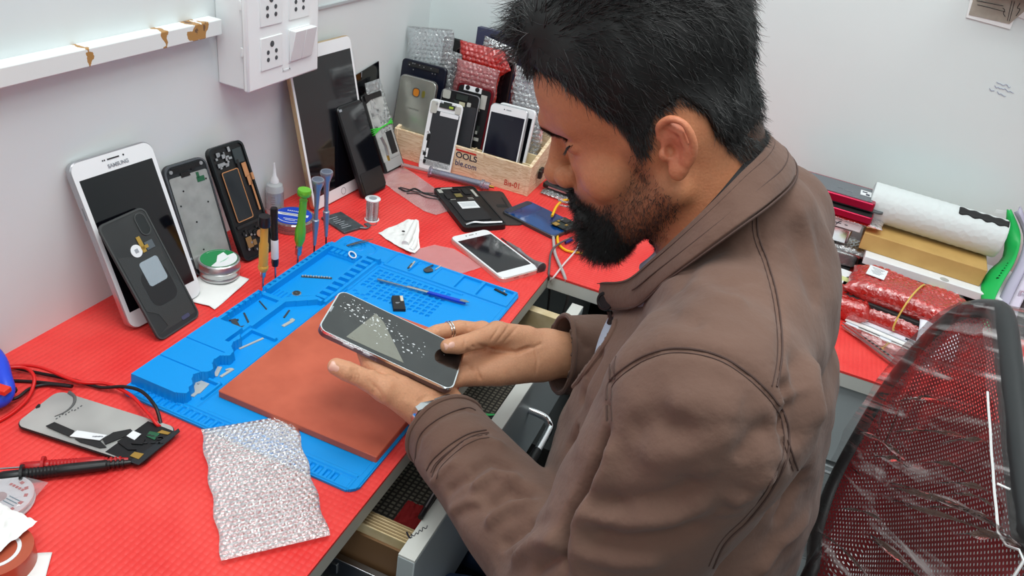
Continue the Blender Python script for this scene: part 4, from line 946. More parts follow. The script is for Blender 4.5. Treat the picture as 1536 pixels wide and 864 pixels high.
mb = MB().box((-.0265, .047, .0008), (.006, .020, .0018)).box((-.0275, .025, .0008), (.007, .012, .0016)).box((-.020, .035, .0008), (.004, .017, .0014)).tube([(-.027, .074, .001), (-.0235, .0755, .0015), (-.021, .071, .0015)], .0009, 6, sub=3)
part('side_flex', mb, m_glossw, t)
part('side_flex', MB().box((-.0225, .0575, .0010), (.006, .024, .0012)).box((-.024, .032, .0012), (.006, .006, .0012)).box((-.0215, .018, .001), (.005, .007, .0012)), m_black, t)
# silver phone with square camera window
M, W, H = standing((601, 109), (656, 124), 1.315, None, 12, zmin=.008)
t = thing('phone', 'silver curved-back phone with an amber camera window at the left end of the organiser', 'phone', M)
part('body', MB().rr(W, H, .0075, .012, (0, H/2, 0), inset=.002, n=8), mat('mirror_silver', (206, 208, 196), .22, .7, noise=(12, (172, 176, 168), .35, .7)), t)
part('rim', MB().ring([(x, y+H/2) for x, y in rrect(W, H, .012, 8)], [(x, y+H/2) for x, y in rrect(W-.003, H-.003, .0105, 8)], -.006, -.0008), m_silver, t)
part('camera_window', MB().rr(.0125, .0145, .0009, .005, (0, H-.028, .0006)), mat('amber_window', (196, 122, 40), .3), t, label='amber square camera window')
part('camera_rim', MB().ring([(x, y+H-.028) for x, y in rrect(.0150, .0170, .006)], [(x, y+H-.028) for x, y in rrect(.0125, .0145, .005)], -.001, .0012), m_dkmet, t)
part('flash_window', MB().rr(.0065, .0130, .0009, .003, (.0155, H-.028, .0006)), mat('olive_window', (110, 104, 40), .4), t)
text('SAMSUNG', .005, T(0, H-.060, .0003), mat('print_ghost', (150, 152, 146), .3, .8), t)
# dark blue phone body behind it
M, W, H = standing((604, 86), (670, 103), 1.345, None, 10, zmin=.008)
t = thing('phone', 'navy blue phone frame standing behind the silver curved-back phone', 'phone', M)
part('body', MB().rr(W, H, .008, .008, (0, H/2, 0), inset=.0015), mat('navy_frame', (16, 20, 36), .3), t)
part('step', MB().box((0, H-.008, .0006), (W*.7, .008, .003)), m_blackmat, t)
mb = MB(); rnd = random.Random(4)
for k in range(9): mb.box((-W*.36+rnd.random()*W*.7, H-.004-rnd.random()*.014, .0024), (.002, .002, .001))
part('connector', mb, m_silver, t)
# bubble pouches and films behind
M, W, H = standing((597, 36), (668, 42), 1.372, None, 7, zmin=.008)
M.translation.x += .016
pouch('bubble_pouch', 'tall clear bubble pouch standing in the left rear of the organiser', W*.98, H, .012, M, m_bub, seed=11, pitch=.0095, crush=.003)
M, W, H = standing((664, 72), (692, 82), 1.372, None, 8, zmin=.008)
pouch('bubble_pouch', 'narrow smoky bubble pouch standing beside the red bubble pouch', W, H, .012, M, m_bubd, seed=12, crush=.003)
M, W, H = standing((661, 56), (696, 66), 1.395, None, 6, zmin=.02)
M.translation.y += .016
tp = thing('phone', 'thin dark phone edge standing behind the smoky pouch', 'phone', M); part('body', MB().rr(W, H, .008, .006, (0, H/2, 0), inset=.001), m_blackmat, tp); part('edge_strip', MB().box((0, H-.002, -.004), (W*.5, .006, .003)), m_batt, tp)
# iPhone displays behind the front one
M, W, H = standing((664, 131), (721, 145), 1.325, None, 14, zmin=.008)
t = thing('display_panel', 'dark phone display back standing just behind the white rimmed one', 'phone part', M)
part('frame', MB().rr(W, H, .0035, .009, (0, H/2, -.0006), inset=.0008), m_black, t)
part('rim', MB().ring([(x, y+H/2) for x, y in rrect(W, H, .009)], [(x, y+H/2) for x, y in rrect(W-.003, H-.003, .0075)], -.003, .0004), m_silver, t)
part('back_plate', MB().rr(W-.010, H-.034, .0008, .002, (.002, H/2-.006, .0006)), mat('plate_charcoal', (46, 48, 52), .45), t)
part('top_bracket', MB().rr(.016, .016, .0012, .003, (-W/2+.011, H-.010, .0010)).rr(.008, .008, .0014, .002, (.020, H-.020, .0014)), m_nick, t)
part('sensor_board', MB().box((.004, H-.010, .0010), (.024, .010, .0016)).box((-.004, H-.020, .0008), (.014, .006, .0014)), m_pcb, t)
part('gold_tab', MB().rr(.012, .008, .0006, .001, (.006, H-.022, .0016)), mat('tab_cream2', (196, 190, 160), .4), t)
M, W, H = standing((687, 122), (741, 136), 1.340, None, 12, zmin=.008)
t = thing('phone_board', 'red rimmed phone board with two silver camera rings in the organiser middle', 'phone part', M)
part('frame', MB().rr(W, H, .006, .009, (0, H/2, -.0006), inset=.0008), mat('dark_red_frame', (110, 14, 26), .35, .4), t)
part('logic_board', MB().rr(W-.008, H-.008, .001, .006, (0, H/2, .0006)), m_black, t)
part('camera_bar', MB().box((-.004, H-.007, .0016), (.036, .010, .002)), m_glossw, t)
for x in (-.014, .006): part('camera_lens', MB().lathe([(.0042, .0024), (.0042, .0042), (.0022, .0044)], 14, (x, H-.006, 0)), m_black, t)
mb = MB(); rnd = random.Random(14)
for k in range(15): mb.box((.0+rnd.random()*.022, .012+rnd.random()*(H-.04), .0012), (.003+rnd.random()*.007, .003+rnd.random()*.007, .0016))
mb.box((.0215, H-.026, .0016), (.012, .026, .0016))
part('shield_can', mb, m_nick, t)
mb = MB()
for k in range(12): mb.box((-.024+rnd.random()*.046, .010+rnd.random()*(H-.04), .0012), (.004+rnd.random()*.008, .004+rnd.random()*.010, .0012))
part('chip', mb, m_pcb, t)
# red bubble pouch and pinkish one
M, W, H = standing((690, 61), (752, 77), 1.385, None, 6, zmin=.008)
pouch('bubble_pouch', 'bright red bubble pouch poking out at the middle of the organiser', W*1.05, H, .020, M, m_bubred, seed=21, pitch=.010, bump=.003)
M2 = M @ T(W*.40, H*.86, .002, -1.0)
pouch('red_flap', 'folded red bubble film flap hanging over the pouch corner near the man', .040, .040, .012, M2 @ T(0, -.012, 0), m_bubred, seed=22, cat='bubble wrap', bump=.002)
M, W, H = standing((686, 88), (748, 106), 1.362, None, 8, zmin=.008)
pouch('bubble_pouch', 'pinkish clear bubble pouch in front of the red one in the organiser', W, H, .010, M, m_bubpink, seed=23, crush=.003)
M, W, H = standing((681, 72), (768, 96), 1.392, None, 5, zmin=.02)
tp = thing('phone', 'brown-black phone slab standing behind the red and pink pouches', 'phone', M); part('body', MB().rr(W, H, .006, .006, (0, H/2, -.012), inset=.001), mat('brown_black', (44, 28, 26), .3), tp); part('face', MB().rr(W-.004, H-.004, .0005, .005, (0, H/2, -.0115)), m_screen, tp)
# white phones
M, W, H = standing((748, 152), (806, 167), 1.335, None, 14, zmin=.008)
t = thing('phone', 'white phone standing behind the dark screened white phone in the organiser', 'phone', M)
slab(t, W*.95, H, .0075, .009, m_glossw, (.004, .016, .016), m_screen)
M, W, H = standing((737, 153), (793, 166), 1.318, None, 15, zmin=.008)
t = thing('phone', 'white fronted phone with a dark blue screen at the right of the organiser', 'phone', M)
slab(t, W, H, .0075, .009, m_silver, (.0038, .0165, .004), m_screen_blue, face=m_glossw)
part('earpiece', MB().box((.0, H-.0075, .0008), (.010, .0014, .0005)), m_txt, t); part('camera_dot', MB().lathe([(.0011, 0), (.0011, .0005)], 10, (-.009, H-.0075, .0005)), m_black, t)
part('screen_notch_mark', MB().rr(.018, .006, .0002, .001, (.004, H-.022, .0009)), mat('smoke_mark', (28, 30, 40), .3), t)
# bubble pouch right of them, silver pouch, blue box
M, W, H = standing((772, 98), (832, 113), 1.372, None, 9, zmin=.008)
pouch('bubble_pouch', 'large crinkled clear pouch between the white phones and the man', W, H, .014, M, film('bubble_grey', (206, 210, 214), .30, 1.2, (150, .9, .003), .1), seed=31, crush=.005)
M, W, H = standing((716, 40), (800, 60), 1.425, None, 4, zmin=.02)
tb = thing('box', 'dark blue carton standing against the back wall behind the pouches', 'box', M); part('carton', MB().box((0, H/2, -.010), (W, H, .018)), mat('carton_blue', (58, 62, 88), .5), tb, bevel=.0008); part('tape_strip', MB().box((.006, H-.012, -.0006), (W*.6, .010, .0008)), mat('navy_strip', (24, 28, 48), .3), tb)
part('label_patch', MB().box((W*.34, H-.014, -.0004), (.014, .018, .0008)), m_label, tb)
M, W, H = standing((722, 52), (776, 76), 1.412, None, 5, zmin=.02)
pouch('foil_pouch', 'crinkled silver foil pouch behind the red bubble pouch', W, H, .010, M @ T(.006, 0, 0), mat('foil', (196, 198, 200), .2, 1, bump=('noise', 160, .9, .004)), seed=33, bump=.0005, crush=.004, cat='foil pouch')
# foil packet and black phone below the man's nose
M_, w_, h_ = quad((786, 262), (838, 297), (880, 280), (826, 240), .004)
Mq = T(.375, 1.375, .0, -.12)
pouch('bubble_pouch', 'clear bubble pouch lying under the black phone right of the organiser', .10, .13, .006, T(.395, 1.300, .007, -.10), m_bub, seed=41)
t = thing('phone', 'black phone lying on the clear pouch right of the organiser', 'phone', T(.405, 1.352, .017, -.12))
part('body', MB().rr(.12, .075, .0075, .009, (0, 0, 0), inset=.0015), m_black, t); part('side_rail', MB().box((0, -.0373, -.0035), (.09, .001, .003)), m_silver, t)
pouch('foil_pouch', 'crinkled silver foil pouch lying on the black phone below the man\'s nose', .085, .065, .008, T(.400, 1.330, .0255, -.12), mat('foil', (196, 198, 200), .2, 1, bump=('noise', 160, .9, .004)), seed=42, bump=.0008, crush=.003, cat='foil pouch', pitch=.007)
# syringe
a, b = D(604, 247, .009), D(741, 281, .0105); ax = b-a; Ls = ax.length; M = ax.to_track_quat('Z', 'Y').to_matrix().to_4x4(); M.translation = a
t = thing('syringe', 'clear flux syringe lying in front of the pine organiser', 'syringe', M)
m_syr = film('syringe_tint', (206, 204, 226), .22, .8, (30, .05, .001), .06)
part('plunger', MB().lathe([(.0032, 0), (.0032, Ls*.30)], 16).lathe([(.0055, -.001), (.0055, .001)], 18), film('plunger_clear', (230, 214, 214), .3, .7, (30, .1, .001), .1), t)
part('barrel', MB().lathe([(.0105, Ls*.30), (.0105, Ls*.315), (.0072, Ls*.32), (.0072, Ls*.86), (.0098, Ls*.865), (.0098, Ls*.89), (.0072, Ls*.90), (.0070, Ls*.955)], 24), m_syr, t)
part('flux_fill', MB().lathe([(.0062, Ls*.42), (.0062, Ls*.85)], 20), mat('flux_violet', (92, 96, 138), .4, trans=.3), t)
part('piston', MB().lathe([(.0066, Ls*.335), (.0066, Ls*.36), (.0052, Ls*.365), (.0066, Ls*.37), (.0066, Ls*.40)], 20), m_batt, t)
part('nozzle', MB().lathe([(.0032, Ls*.95), (.0022, Ls)], 14), mat('brass_tip', (170, 130, 60), .4, .7), t)
# clear bag with a gasket
bag('plastic_bag', 'clear flat bag with a black gasket lying left of the syringe', [(566, 262), (588, 254), (605, 252), (622, 262), (640, 275), (676, 300), (684, 314), (654, 324), (636, 318), (600, 294), (578, 278)], film('bag_pinkish', (236, 214, 214), .34, .15, (22, .2, .004), .25), z=.0012, amp=.0012, seed=12)
mb = MB().tube([D(*p, .0030) for p in ((598, 282), (610, 287), (622, 283), (636, 290), (652, 294), (666, 298))], .0016, 6, sub=4).tube([D(*p, .0030) for p in ((610, 290), (625, 290), (640, 296), (660, 299))], .0011, 6, sub=4)
mb.tube([D(*p, .0030) for p in ((600, 281), (612, 284), (626, 288), (650, 290))], .0012, 6, sub=4)
tag(part('gasket', mb, m_batt), 'black rubber gasket curled inside the clear flat bag', 'gasket')
bag('plastic_film', 'clear plastic film lying between the blue mat and the white phone', [(612, 388), (622, 376), (652, 368), (680, 374), (704, 388), (722, 402), (690, 412), (668, 405), (640, 396)], film('film_pinkish', (240, 206, 206), .34, .4, (60, .5, .003), .2), z=.0009, amp=.0006, seed=15)
# open black phone and its cover
M_, w_, h_ = quad((679, 342), (744, 338), (726, 279), (665, 283), .009)
t = thing('phone', 'black phone with its back off and a white label, lying by the syringe', 'phone', T(0, 0, .0) @ M_)
part('body', MB().rr(w_, h_, .0088, .008, (0, 0, 0), inset=.001), m_black, t)
part('rim', MB().ring(rrect(w_, h_, .008), rrect(w_-.005, h_-.005, .006), -.001, .0010), m_blackmat, t)
part('battery', MB().rr(w_*.62, h_*.50, .001, .002, (-.004, -h_*.10, .0012)), m_batt, t)
part('battery_label', MB().box((.000, h_*.015, .0014), (w_*.42, h_*.17, .0003)), m_label, t, label='white barcode label')
mb = MB()
for k in range(3): mb.box((.000, h_*.015+.006-k*.005, .0016), (w_*.34, .0012, .0002))
part('label_print', mb, m_txt, t)
part('gold_contact', MB().box((-.004, h_*.27, .0010), (.013, .013, .0010)), mat('contact_olive', (150, 138, 84), .4, .5), t)
part('camera_block', MB().ring([(x-.002, y+h_*.40) for x, y in rrect(.016, .014, .004)], [(x-.002, y+h_*.40) for x, y in rrect(.012, .010, .003)], 0, .002), m_batt, t)
part('antenna_bar', MB().tube([(-w_*.42, -h_*.44, .0012), (-w_*.2, -h_*.41, .0022), (0, -h_*.43, .0016), (w_*.42, -h_*.44, .0012)], .0022, 6, sub=4), m_silver, t)
mb = MB().box((w_*.36, h_*.30, .0012), (.005, .028, .0012)).box((-w_*.40, h_*.40, .0012), (.008, .014, .0012)).box((-w_*.2, h_*.46, .0012), (.022, .004, .0012))
mb.box((-.020, h_*.17, .0012), (.010, .0014, .0004)).box((.014, h_*.19, .0012), (.010, .0014, .0004)).box((.014, h_*.16, .0012), (.010, .0014, .0004))
part('side_module', mb, m_nick, t)
part('side_module', MB().box((w_*.2, h_*.36, .0010), (.012, .022, .001)).box((-w_*.3, h_*.26, .0010), (.010, .02, .001)), m_blackmat, t)
M_, w_, h_ = quad((700, 338), (744, 331), (748, 289), (712, 283), .0022)
t = thing('phone_back_cover', 'thin dark back cover tucked beside the open black phone', 'phone part', T(.021, .012, 0) @ M_)
part('shell', MB().rr(.066, .135, .0020, .009, (-.004, 0, 0), inset=.0004), mat('cover_brown', (56, 48, 46), .6), t); part('clip', MB().box((.02, 0, .0002), (.003, .08, .0006)), m_blackmat, t); part('recess', MB().rr(.02, .012, .0003, .003, (.010, .005, .0003)), m_blackmat, t)
# white phone
M_, w_, h_ = quad((750, 420), (808, 404), (732, 343), (677, 355), .008)
t = thing('phone', 'white phone with a black screen lying by the blue mat\'s far corner', 'phone', M_)
part('body', MB().rr(w_, h_, .0078, .010, (0, 0, 0), inset=.0014, n=8), mat('rose_silver', (222, 204, 196), .25, .6), t)
part('front_glass', MB().rr(w_-.0022, h_-.0022, .0004, .009, (0, 0, .0004), n=8), m_glossw, t)
part('screen', MB().rr(w_-.0085, h_*.745, .0003, .001, (0, -.000, .0006), n=3), m_screen, t)
mb = MB().box((0, h_/2-.0085, .0006), (.009, .0012, .0004)); mb.lathe([(.0012, 0), (.0012, .0003)], 10, (-.010, h_/2-.0085, .0005)); mb.lathe([(.0010, 0), (.0010, .0003)], 10, (.010, h_/2-.0085, .0005))
part('earpiece', mb, m_batt, t)
mb = MB()
for k in range(8): mb.lathe([(.0007, 0), (.0007, .0006)], 8, (.006+k*.0024 if k < 4 else -.006-(k-4)*.0024, -h_/2-.0002, -.004))
part('speaker_hole', mb, m_black, t)
# grey screwdriver lying beside it
a, b = D(752, 357, .0015), D(812, 402, .0070); ax = b-a; L = ax.length; M = ax.to_track_quat('Z', 'Y').to_matrix().to_4x4(); M.translation = a
t = thing('screwdriver', 'grey flared screwdriver lying on the red sheet beside the white phone', 'screwdriver', M)
part('blade', MB().lathe([(.0007, 0), (.0011, L*.02), (.0011, L*.18)], 10), m_dkmet, t)
m_gr = mat('warm_grey_metal', (150, 146, 150), .35, .7)
part('grip', MB().lathe([(.0024, L*.16), (.0040, L*.34), (.0044, L*.40), (.0050, L*.42), (.0050, L*.46), (.0040, L*.48), (.0030, L*.60), (.0036, L*.80), (.0078, L*.95), (.0092, L*.99), (.0088, L*1.01), (.0064, L*1.0)], 24), m_gr, t)
part('inner_dish', MB().lathe([(.0070, L*1.0), (.0066, L*1.012)], 20), m_dkmet, t)
# blue screened phone with a board on it
M_, w_, h_ = quad((754, 316), (836, 358), (864, 334), (790, 300), .007)
t = thing('phone', 'dark phone with a blue glass reflection lying near the return desk seam', 'phone', M_)
part('body', MB().rr(w_, h_, .0068, .009, (0, 0, 0), inset=.0012, n=8), m_dkmet, t)
part('screen', MB().rr(w_-.003, h_-.003, .0004, .008, (0, 0, .0004), n=8), mat('screen_blue', (8, 42, 96), .06, spec=.8, noise=(14, (16, 70, 130), .45, .6, 1)), t)
part('top_bezel', MB().rr(.012, h_-.006, .0002, .004, (-w_/2+.0085, 0, .0006)), mat('bezel_smoke', (44, 54, 70), .2), t)
M_, w_, h_ = quad((826, 352), (868, 336), (862, 318), (826, 332), .011)
t = thing('circuit_board', 'small dark circuit board with gold pads lying on the blue screened phone', 'circuit board', M_)
part('board', MB().rr(.040, .028, .0012, .001, (0, 0, 0)), m_pcb, t); part('gold_pad', MB().box((-.017, .004, .0006), (.011, .010, .0012)).box((-.004, -.009, .0006), (.006, .004, .0012)).box((-.004, .009, .0006), (.005, .004, .0012)), m_goldc, t)
part('chip', MB().box((.006, .002, .0008), (.013, .014, .0016)), m_batt, t); part('chip_mark', MB().box((.004, .008, .0018), (.008, .0012, .0002)), m_txt, t); part('sub_board', MB().box((.004, -.014, -.0030), (.044, .014, .0050)), m_blackmat, t)
# cables at the desk junction
m_yel = mat('yellow_pvc', (244, 184, 16), .4); m_gc = mat('grey_pvc', (176, 170, 170), .45); m_gc2 = mat('dark_grey_pvc', (92, 84, 86), .45); m_wc = mat('pinkish_white_pvc', (226, 208, 208), .4)
cable('cable', 'yellow cable curling up behind the blue screened phone', [(880, 300, .012), (862, 302, .006), (848, 300, .010), (836, 308, .016), (828, 324, .012)], .0024, m_yel)
cable('cable', 'yellow cable running from under the circuit board below the beard', [(836, 354, .003), (838, 366, .0035), (850, 376, .003), (872, 380, .003), (905, 388, .003), (930, 392, .003)], .0024, m_yel)
cable('cable', 'pale pinkish cable hanging from the beard side down to the desk seam', [(862, 304, .030), (868, 324, .024), (870, 350, .018), (866, 372, .012), (846, 396, .006), (832, 414, .003), (824, 424, -.02), (812, 440, -.10)], .0015, m_wc)
cable('cable', 'thick grey cable dropping over the desk edge at the seam', [(830, 356, .004), (832, 378, .004), (838, 394, .005), (846, 412, .004), (850, 428, -.012), (852, 446, -.05), (846, 468, -.12), (842, 500, -.22)], .0026, m_gc)
cable('cable', 'dark grey cable bending over the corner of the left desk', [(858, 356, .006), (838, 366, .008), (827, 378, .006), (824, 400, .004), (823, 416, -.004), (824, 440, -.06), (820, 480, -.16)], .0018, m_gc2)
tag(part('connector_plug', MB().tube([D(848, 364, .004), D(858, 360, .005)], .0025, 8), mat('blue_plug', (30, 40, 120), .4)), 'tiny blue wire joint lying by the yellow cable', 'connector')
mb = MB(); mb.tube([D(838, 300, .016), D(850, 304, .020), D(860, 300, .024), D(866, 306, .028)], .0022, 8, sub=4).tube([D(840, 308, .014), D(852, 310, .018), D(864, 306, .024)], .0018, 8, sub=4)
tag(part('clear_wire', mb, film('clear_wire_film', (226, 226, 232), .3, 1.0, (80, .5, .002), .1)), 'bundle of clear twisted wire at the tip of the beard', 'wire')
# tools inside the drawer
t = thing('tweezers', 'black flat tweezers lying in the drawer behind the held phone', 'tweezers', T(.480, .800, -.124, .5))
part('arm', MB().box((0, 0, .002), (.10, .012, .003)), m_black, t, bevel=.001); part('arm', MB().box((0, .004, .006), (.10, .010, .003), .06), m_black, t, bevel=.001)
t = thing('ruler_strip', 'dark flat metal strip lying across the drawer liner', 'tool', T(.472, .745, -.1245, 1.25)); part('strip', MB().box((0, 0, .001), (.11, .022, .002)), mat('dark_olive_metal', (70, 66, 52), .5, .5), t); part('hole', MB().lathe([(.002, .002), (.002, .0023)], 10, (.03, 0, 0)), m_nick, t)
tag(part('green_cord', MB().tube([(.430, .775, -.122), (.452, .792, -.120), (.47, .80, -.118), (.505, .83, -.122), (.50, .86, -.122)], .0032, 8, sub=5), mat('green_cord', (30, 168, 80), .45)), 'green plastic cord curled in the drawer', 'cord')
tag(part('pink_cap', MB().lathe([(.009, 0), (.010, .002), (.010, .008), (.008, .010)], 20, (.498, .878, -.125)), mat('pink_plastic', (226, 70, 96), .4)), 'pink round cap at the far end of the drawer', 'cap')
tag(part('red_rag', rough_sheet(.03, .05, .006, 4, 16, 16), mat('red_cloth', (150, 24, 26), .8)), 'small red rag in the drawer near the desk edge', 'rag').location = (.470, .585, -.121)
t = thing('pen', 'black pen resting on the drawer lip beside the sleeve', 'pen', flat((638, 764), (655, 735), -.022)); L = .055
part('barrel', MB().tube([(-L/2, 0, 0), (L/2, 0, 0)], .0030, 12), m_black, t); part('clip', MB().box((0, 0, .0034), (.03, .0014, .0008)), m_silver, t)
# ================================================================== things on the return desk, right of the man
def lay(name, label, cat, px, z, h, m, bevel=.001, dims=None, parent_parts=True, r=None):
    """box whose top front-left / front-right pixel corners are px[0], px[1] at height z; depth dims, height h"""
    a, b = D(*px[0], z), D(*px[1], z); d = b-a; W = d.length
    M = Matrix.Rotation(math.atan2(d.y, d.x), 4, 'Z'); M.translation = a
    t = thing(name, label, cat, M)
    dp = dims
    mb = MB().box((W/2, dp/2, -h/2), (W, dp, h)) if r is None else MB().rr(W, dp, h, r, (W/2, dp/2, 0), inset=.001)
    return t, W, mb
m_mag = mat('magenta_metal', (168, 20, 62), .28, .6)
m_greyface = mat('grey_glass', (96, 100, 106), .15)
def box_at(name, label, cat, c, dims, rz, m, bevel=.001, r=None, part_name='box_shell'):
    t = thing(name, label, cat, T(c[0], c[1], c[2], rz))
    mb = MB().rr(dims[0], dims[1], dims[2], r, (0, 0, dims[2]), inset=.0012) if r else MB().box((0, 0, dims[2]/2), dims)
    part(part_name, mb, m, t, bevel=0 if r else bevel); return t
# the tall stack beside the man's back; its right end is at x ~ .915
t = box_at('phone', 'flat black phone at the bottom of the stack beside the man\'s back', 'phone', (.845, 1.375, .0), (.14, .075, .018), -.03, m_blackmat, r=.008, part_name='body')
t = box_at('box', 'silver clear-wrapped box low in the stack beside the man\'s back', 'box', (.850, 1.385, .019), (.125, .080, .024), .02, m_steel, r=.010)
part('wrap', MB().rr(.135, .086, .022, .010, (.002, 0, .0245), inset=.002), m_bub, t)
pouch('bubble_pouch', 'clear pouch with a grey battery sticking out of the stack to the right', .105, .055, .012, T(.885, 1.345, .052, -.08), m_bub, seed=51, crush=.002)
t = box_at('battery', 'flat grey battery inside the clear pouch of the stack', 'battery', (.885, 1.375, .044), (.070, .050, .004), -.08, m_batt, r=.002, part_name='cell')
t = box_at('box', 'shiny silver box in the middle of the stack', 'box', (.835, 1.385, .060), (.12, .078, .024), -.02, m_chrome, r=.006)
t = box_at('box', 'white box with small black print below the red bubble pouch of the stack', 'box', (.842, 1.385, .086), (.130, .080, .013), -.04, m_label)
mb = MB()
for k, l in enumerate((.006, .004, .008, .003, .005)): mb.box((.000+k*.010, -.0404, .007), (l, .0004, .0012))
mb.tube([(.024, -.0404, .003), (.028, -.0404, .010), (.031, -.0404, .011)], .0008, 5); mb.box((.027, -.0404, .007), (.006, .0005, .001))
part('box_print', mb, m_txtd, t)
pouch('bubble_pouch', 'thin red bubble pouch squeezed under the magenta phones', .155, .085, .008, T(.858, 1.338, .108, -.05), m_bubred, seed=52, crush=.002, bump=.0016)
t = box_at('phone', 'magenta framed phone, second from the top of the stack', 'phone', (.842, 1.375, .109), (.150, .076, .011), -.06, m_mag, r=.006, part_name='body')
part('front_glass', MB().rr(.146, .072, .0006, .005, (0, 0, .0115)), m_dark, t)
t = box_at('phone_back_cover', 'thin grey cover poking out between the two magenta phones', 'phone part', (.858, 1.392, .1215), (.145, .070, .004), -.02, mat('cover_slate', (84, 88, 90), .5), r=.008, part_name='shell')
t = box_at('phone', 'magenta framed phone with a grey face on top of the stack', 'phone', (.838, 1.390, .126), (.152, .078, .013), -.05, m_mag, r=.006, part_name='body')
part('face', MB().rr(.140, .066, .0006, .005, (0, 0, .0136)), m_greyface, t)
part('sticker', MB().box((.058, .002, .0140), (.018, .024, .0004)), m_label, t); part('sticker_print', MB().box((.056, .006, .0143), (.008, .005, .0003)).box((.061, -.004, .0143), (.006, .008, .0003)), m_txtd, t)
part('face_mark', MB().box((.015, -.005, .0140), (.008, .001, .0003)).box((.030, -.010, .0140), (.012, .001, .0003)), m_txt, t)
# boxes under the foam roll
t = thing('black_case', 'black moulded tool case under the white box by the back wall', 'case', T(1.045, 1.37, 0, -.06))
part('case_body', MB().rr(.235, .150, .036, .010, (0, 0, .036), inset=.003), m_blackmat, t)
part('case_lid', MB().rr(.225, .120, .012, .010, (0, .010, .048), inset=.003), m_black, t)
part('latch_panel', MB().rr(.125, .020, .030, .008, (-.040, -.072, .044), inset=.003), mat('case_grey', (62, 62, 62), .5), t)
part('side_ridge', MB().box((.085, -.070, .020), (.060, .030, .034)), m_blackmat, t, bevel=.003)
part('badge', MB().rr(.024, .010, .0022, .003, (.000, -.074, .0455)), mat('badge_yellow', (226, 226, 60), .5), t)
mm = T(.000, -.074, .0457); text('CST', .0075, mm, m_black, t, bold=.0003)
t = box_at('box', 'flat white box lying between the kraft box and the black case', 'box', (1.045, 1.368, .0482), (.235, .135, .014), -.075, m_label, part_name='carton')
part('thumb_notch', MB().lathe([(.007, .0141), (.007, .0144)], 20, (.008, -.060, 0)), mat('notch_grey', (170, 172, 170), .6), t)
t = box_at('box', 'long kraft cardboard box under the white foam roll', 'box', (1.012, 1.385, .0624), (.192, .115, .030), -.085, mat('kraft', (198, 160, 96), .7, noise=(30, (186, 148, 86), .3, .7)), part_name='carton')
part('end_flap', MB().box((.0965, 0, .015), (.001, .105, .026)), mat('kraft_dark', (168, 132, 76), .7), t)
a, b = V((.925, 1.395, .1285)), V((1.118, 1.385, .1265)); ax = b-a
M = ax.to_track_quat('Z', 'Y').to_matrix().to_4x4(); M.translation = a-ax*.10
m_foam = mat('white_foam', (226, 232, 232), .6, trans=.15, bump=('voro', 110, .35, .002))
t = thing('foam_roll', 'roll of white packing foam lying on the kraft box by the back wall', 'packing roll', M)
Lr = ax.length*1.09; prf = [(.012, 0), (.0315, .0)]+[(.0325+.0002*math.sin(k*1.2), Lr*k/80) for k in range(1, 80)]+[(.0315, Lr), (.012, Lr)]
part('roll', MB().lathe(prf, 40), m_foam, t); 
mb = MB(); sp = []
for k in range(50): sp.append((( .010+.00042*k)*math.cos(k*.5), (.010+.00042*k)*math.sin(k*.5), Lr+.0004))
part('spiral_end', mb.tube(sp, .0008, 5), mat('foam_line', (190, 198, 198), .7), t)
mb = MB(); cR = M.to_3x3().inverted()
up = (cR @ V((0, -.35, .94))).normalized(); sd = V((0, 0, 1)).cross(up)
def sfn(u, v):
    ang = (v-.5)*.55; z = Lr*.63+u*Lr*.36; w = .8+.2*math.sin(u*25); q_ = up*math.cos(ang*w)+sd*math.sin(ang*w); return tuple(q_*.0345+V((0, 0, z)))
o = mb.grid(sfn, 24, 5); st = part('strip', o, m_blackmat, None, solid=0); md = st.modifiers.new('t', 'SOLIDIFY'); md.thickness = .002; st.matrix_world = M; st.name = 'black_strip'
tag(st, 'black foam strip lying on top of the white foam roll', 'strip')
# red mats below / dark red box
t = box_at('box', 'dark red flat box on the return desk between the stack and the black case', 'box', (.925, 1.36, 0), (.055, .10, .014), .0, mat('dark_red_card', (142, 26, 22), .55))
t = thing('box', 'small white box with a pale green label beside the man\'s back', 'box', T(.888, 1.265, 0, -.14)); part('carton', MB().box((0, 0, .018), (.085, .060, .036)), m_label, t, bevel=.001)
part('label_patch', MB().box((.018, -.008, .0362), (.022, .016, .0004)), mat('label_lime', (206, 214, 150), .6), t); part('pink_edge', MB().box((0, -.0302, .004), (.084, .0006, .008)), mat('edge_pink', (226, 150, 150), .6), t)
# red bubble bundle with a rubber band
dlt = D(1315, 420, .055)-D(1350, 438, .055)
Mb = T(1.025+dlt.x, 1.155+dlt.y, .002, -.19) @ Matrix.Diagonal((1.08, 1.08, 1.2, 1))
t0 = pouch('bubble_pouch', 'red bubble pouch at the bottom of the banded bundle', .185, .100, .026, Mb @ T(-.010, 0, .024), m_bubred, seed=61, crush=.004, bump=.002)
t1 = pouch('bubble_pouch', 'red bubble pouch with a white label on top of the banded bundle', .170, .090, .026, Mb @ T(-.004, .012, .050, .03), m_bubred, seed=62, crush=.004, bump=.002)
t2 = box_at('phone', 'dark phone wrapped inside the banded red pouches', 'phone', (1.0+dlt.x, 1.205+dlt.y, .026), (.14, .070, .010), -.19, m_blackmat, r=.008, part_name='body')
pouch('bubble_pouch', 'loose red bubble pouch behind the banded bundle near the white box', .075, .085, .030, T(.908, 1.175, .034, -.1), m_bubred, seed=63, crush=.005)
o = part('label', MB().box((-.058, .062, .0525), (.026, .036, .0006)), m_label); o.name = 'paper_label'; o.matrix_world = Mb; tag(o, 'white printed label stuck on the red banded bundle', 'label')
mb = MB()
for k in range(6): mb.box((-.058, .074-k*.004, .0530), (.018-(k % 3)*.004, .0010, .0003))
tag(part('label_lines', mb, m_txt), 'rows of tiny print on the white label of the red bundle', 'print').matrix_world = Mb
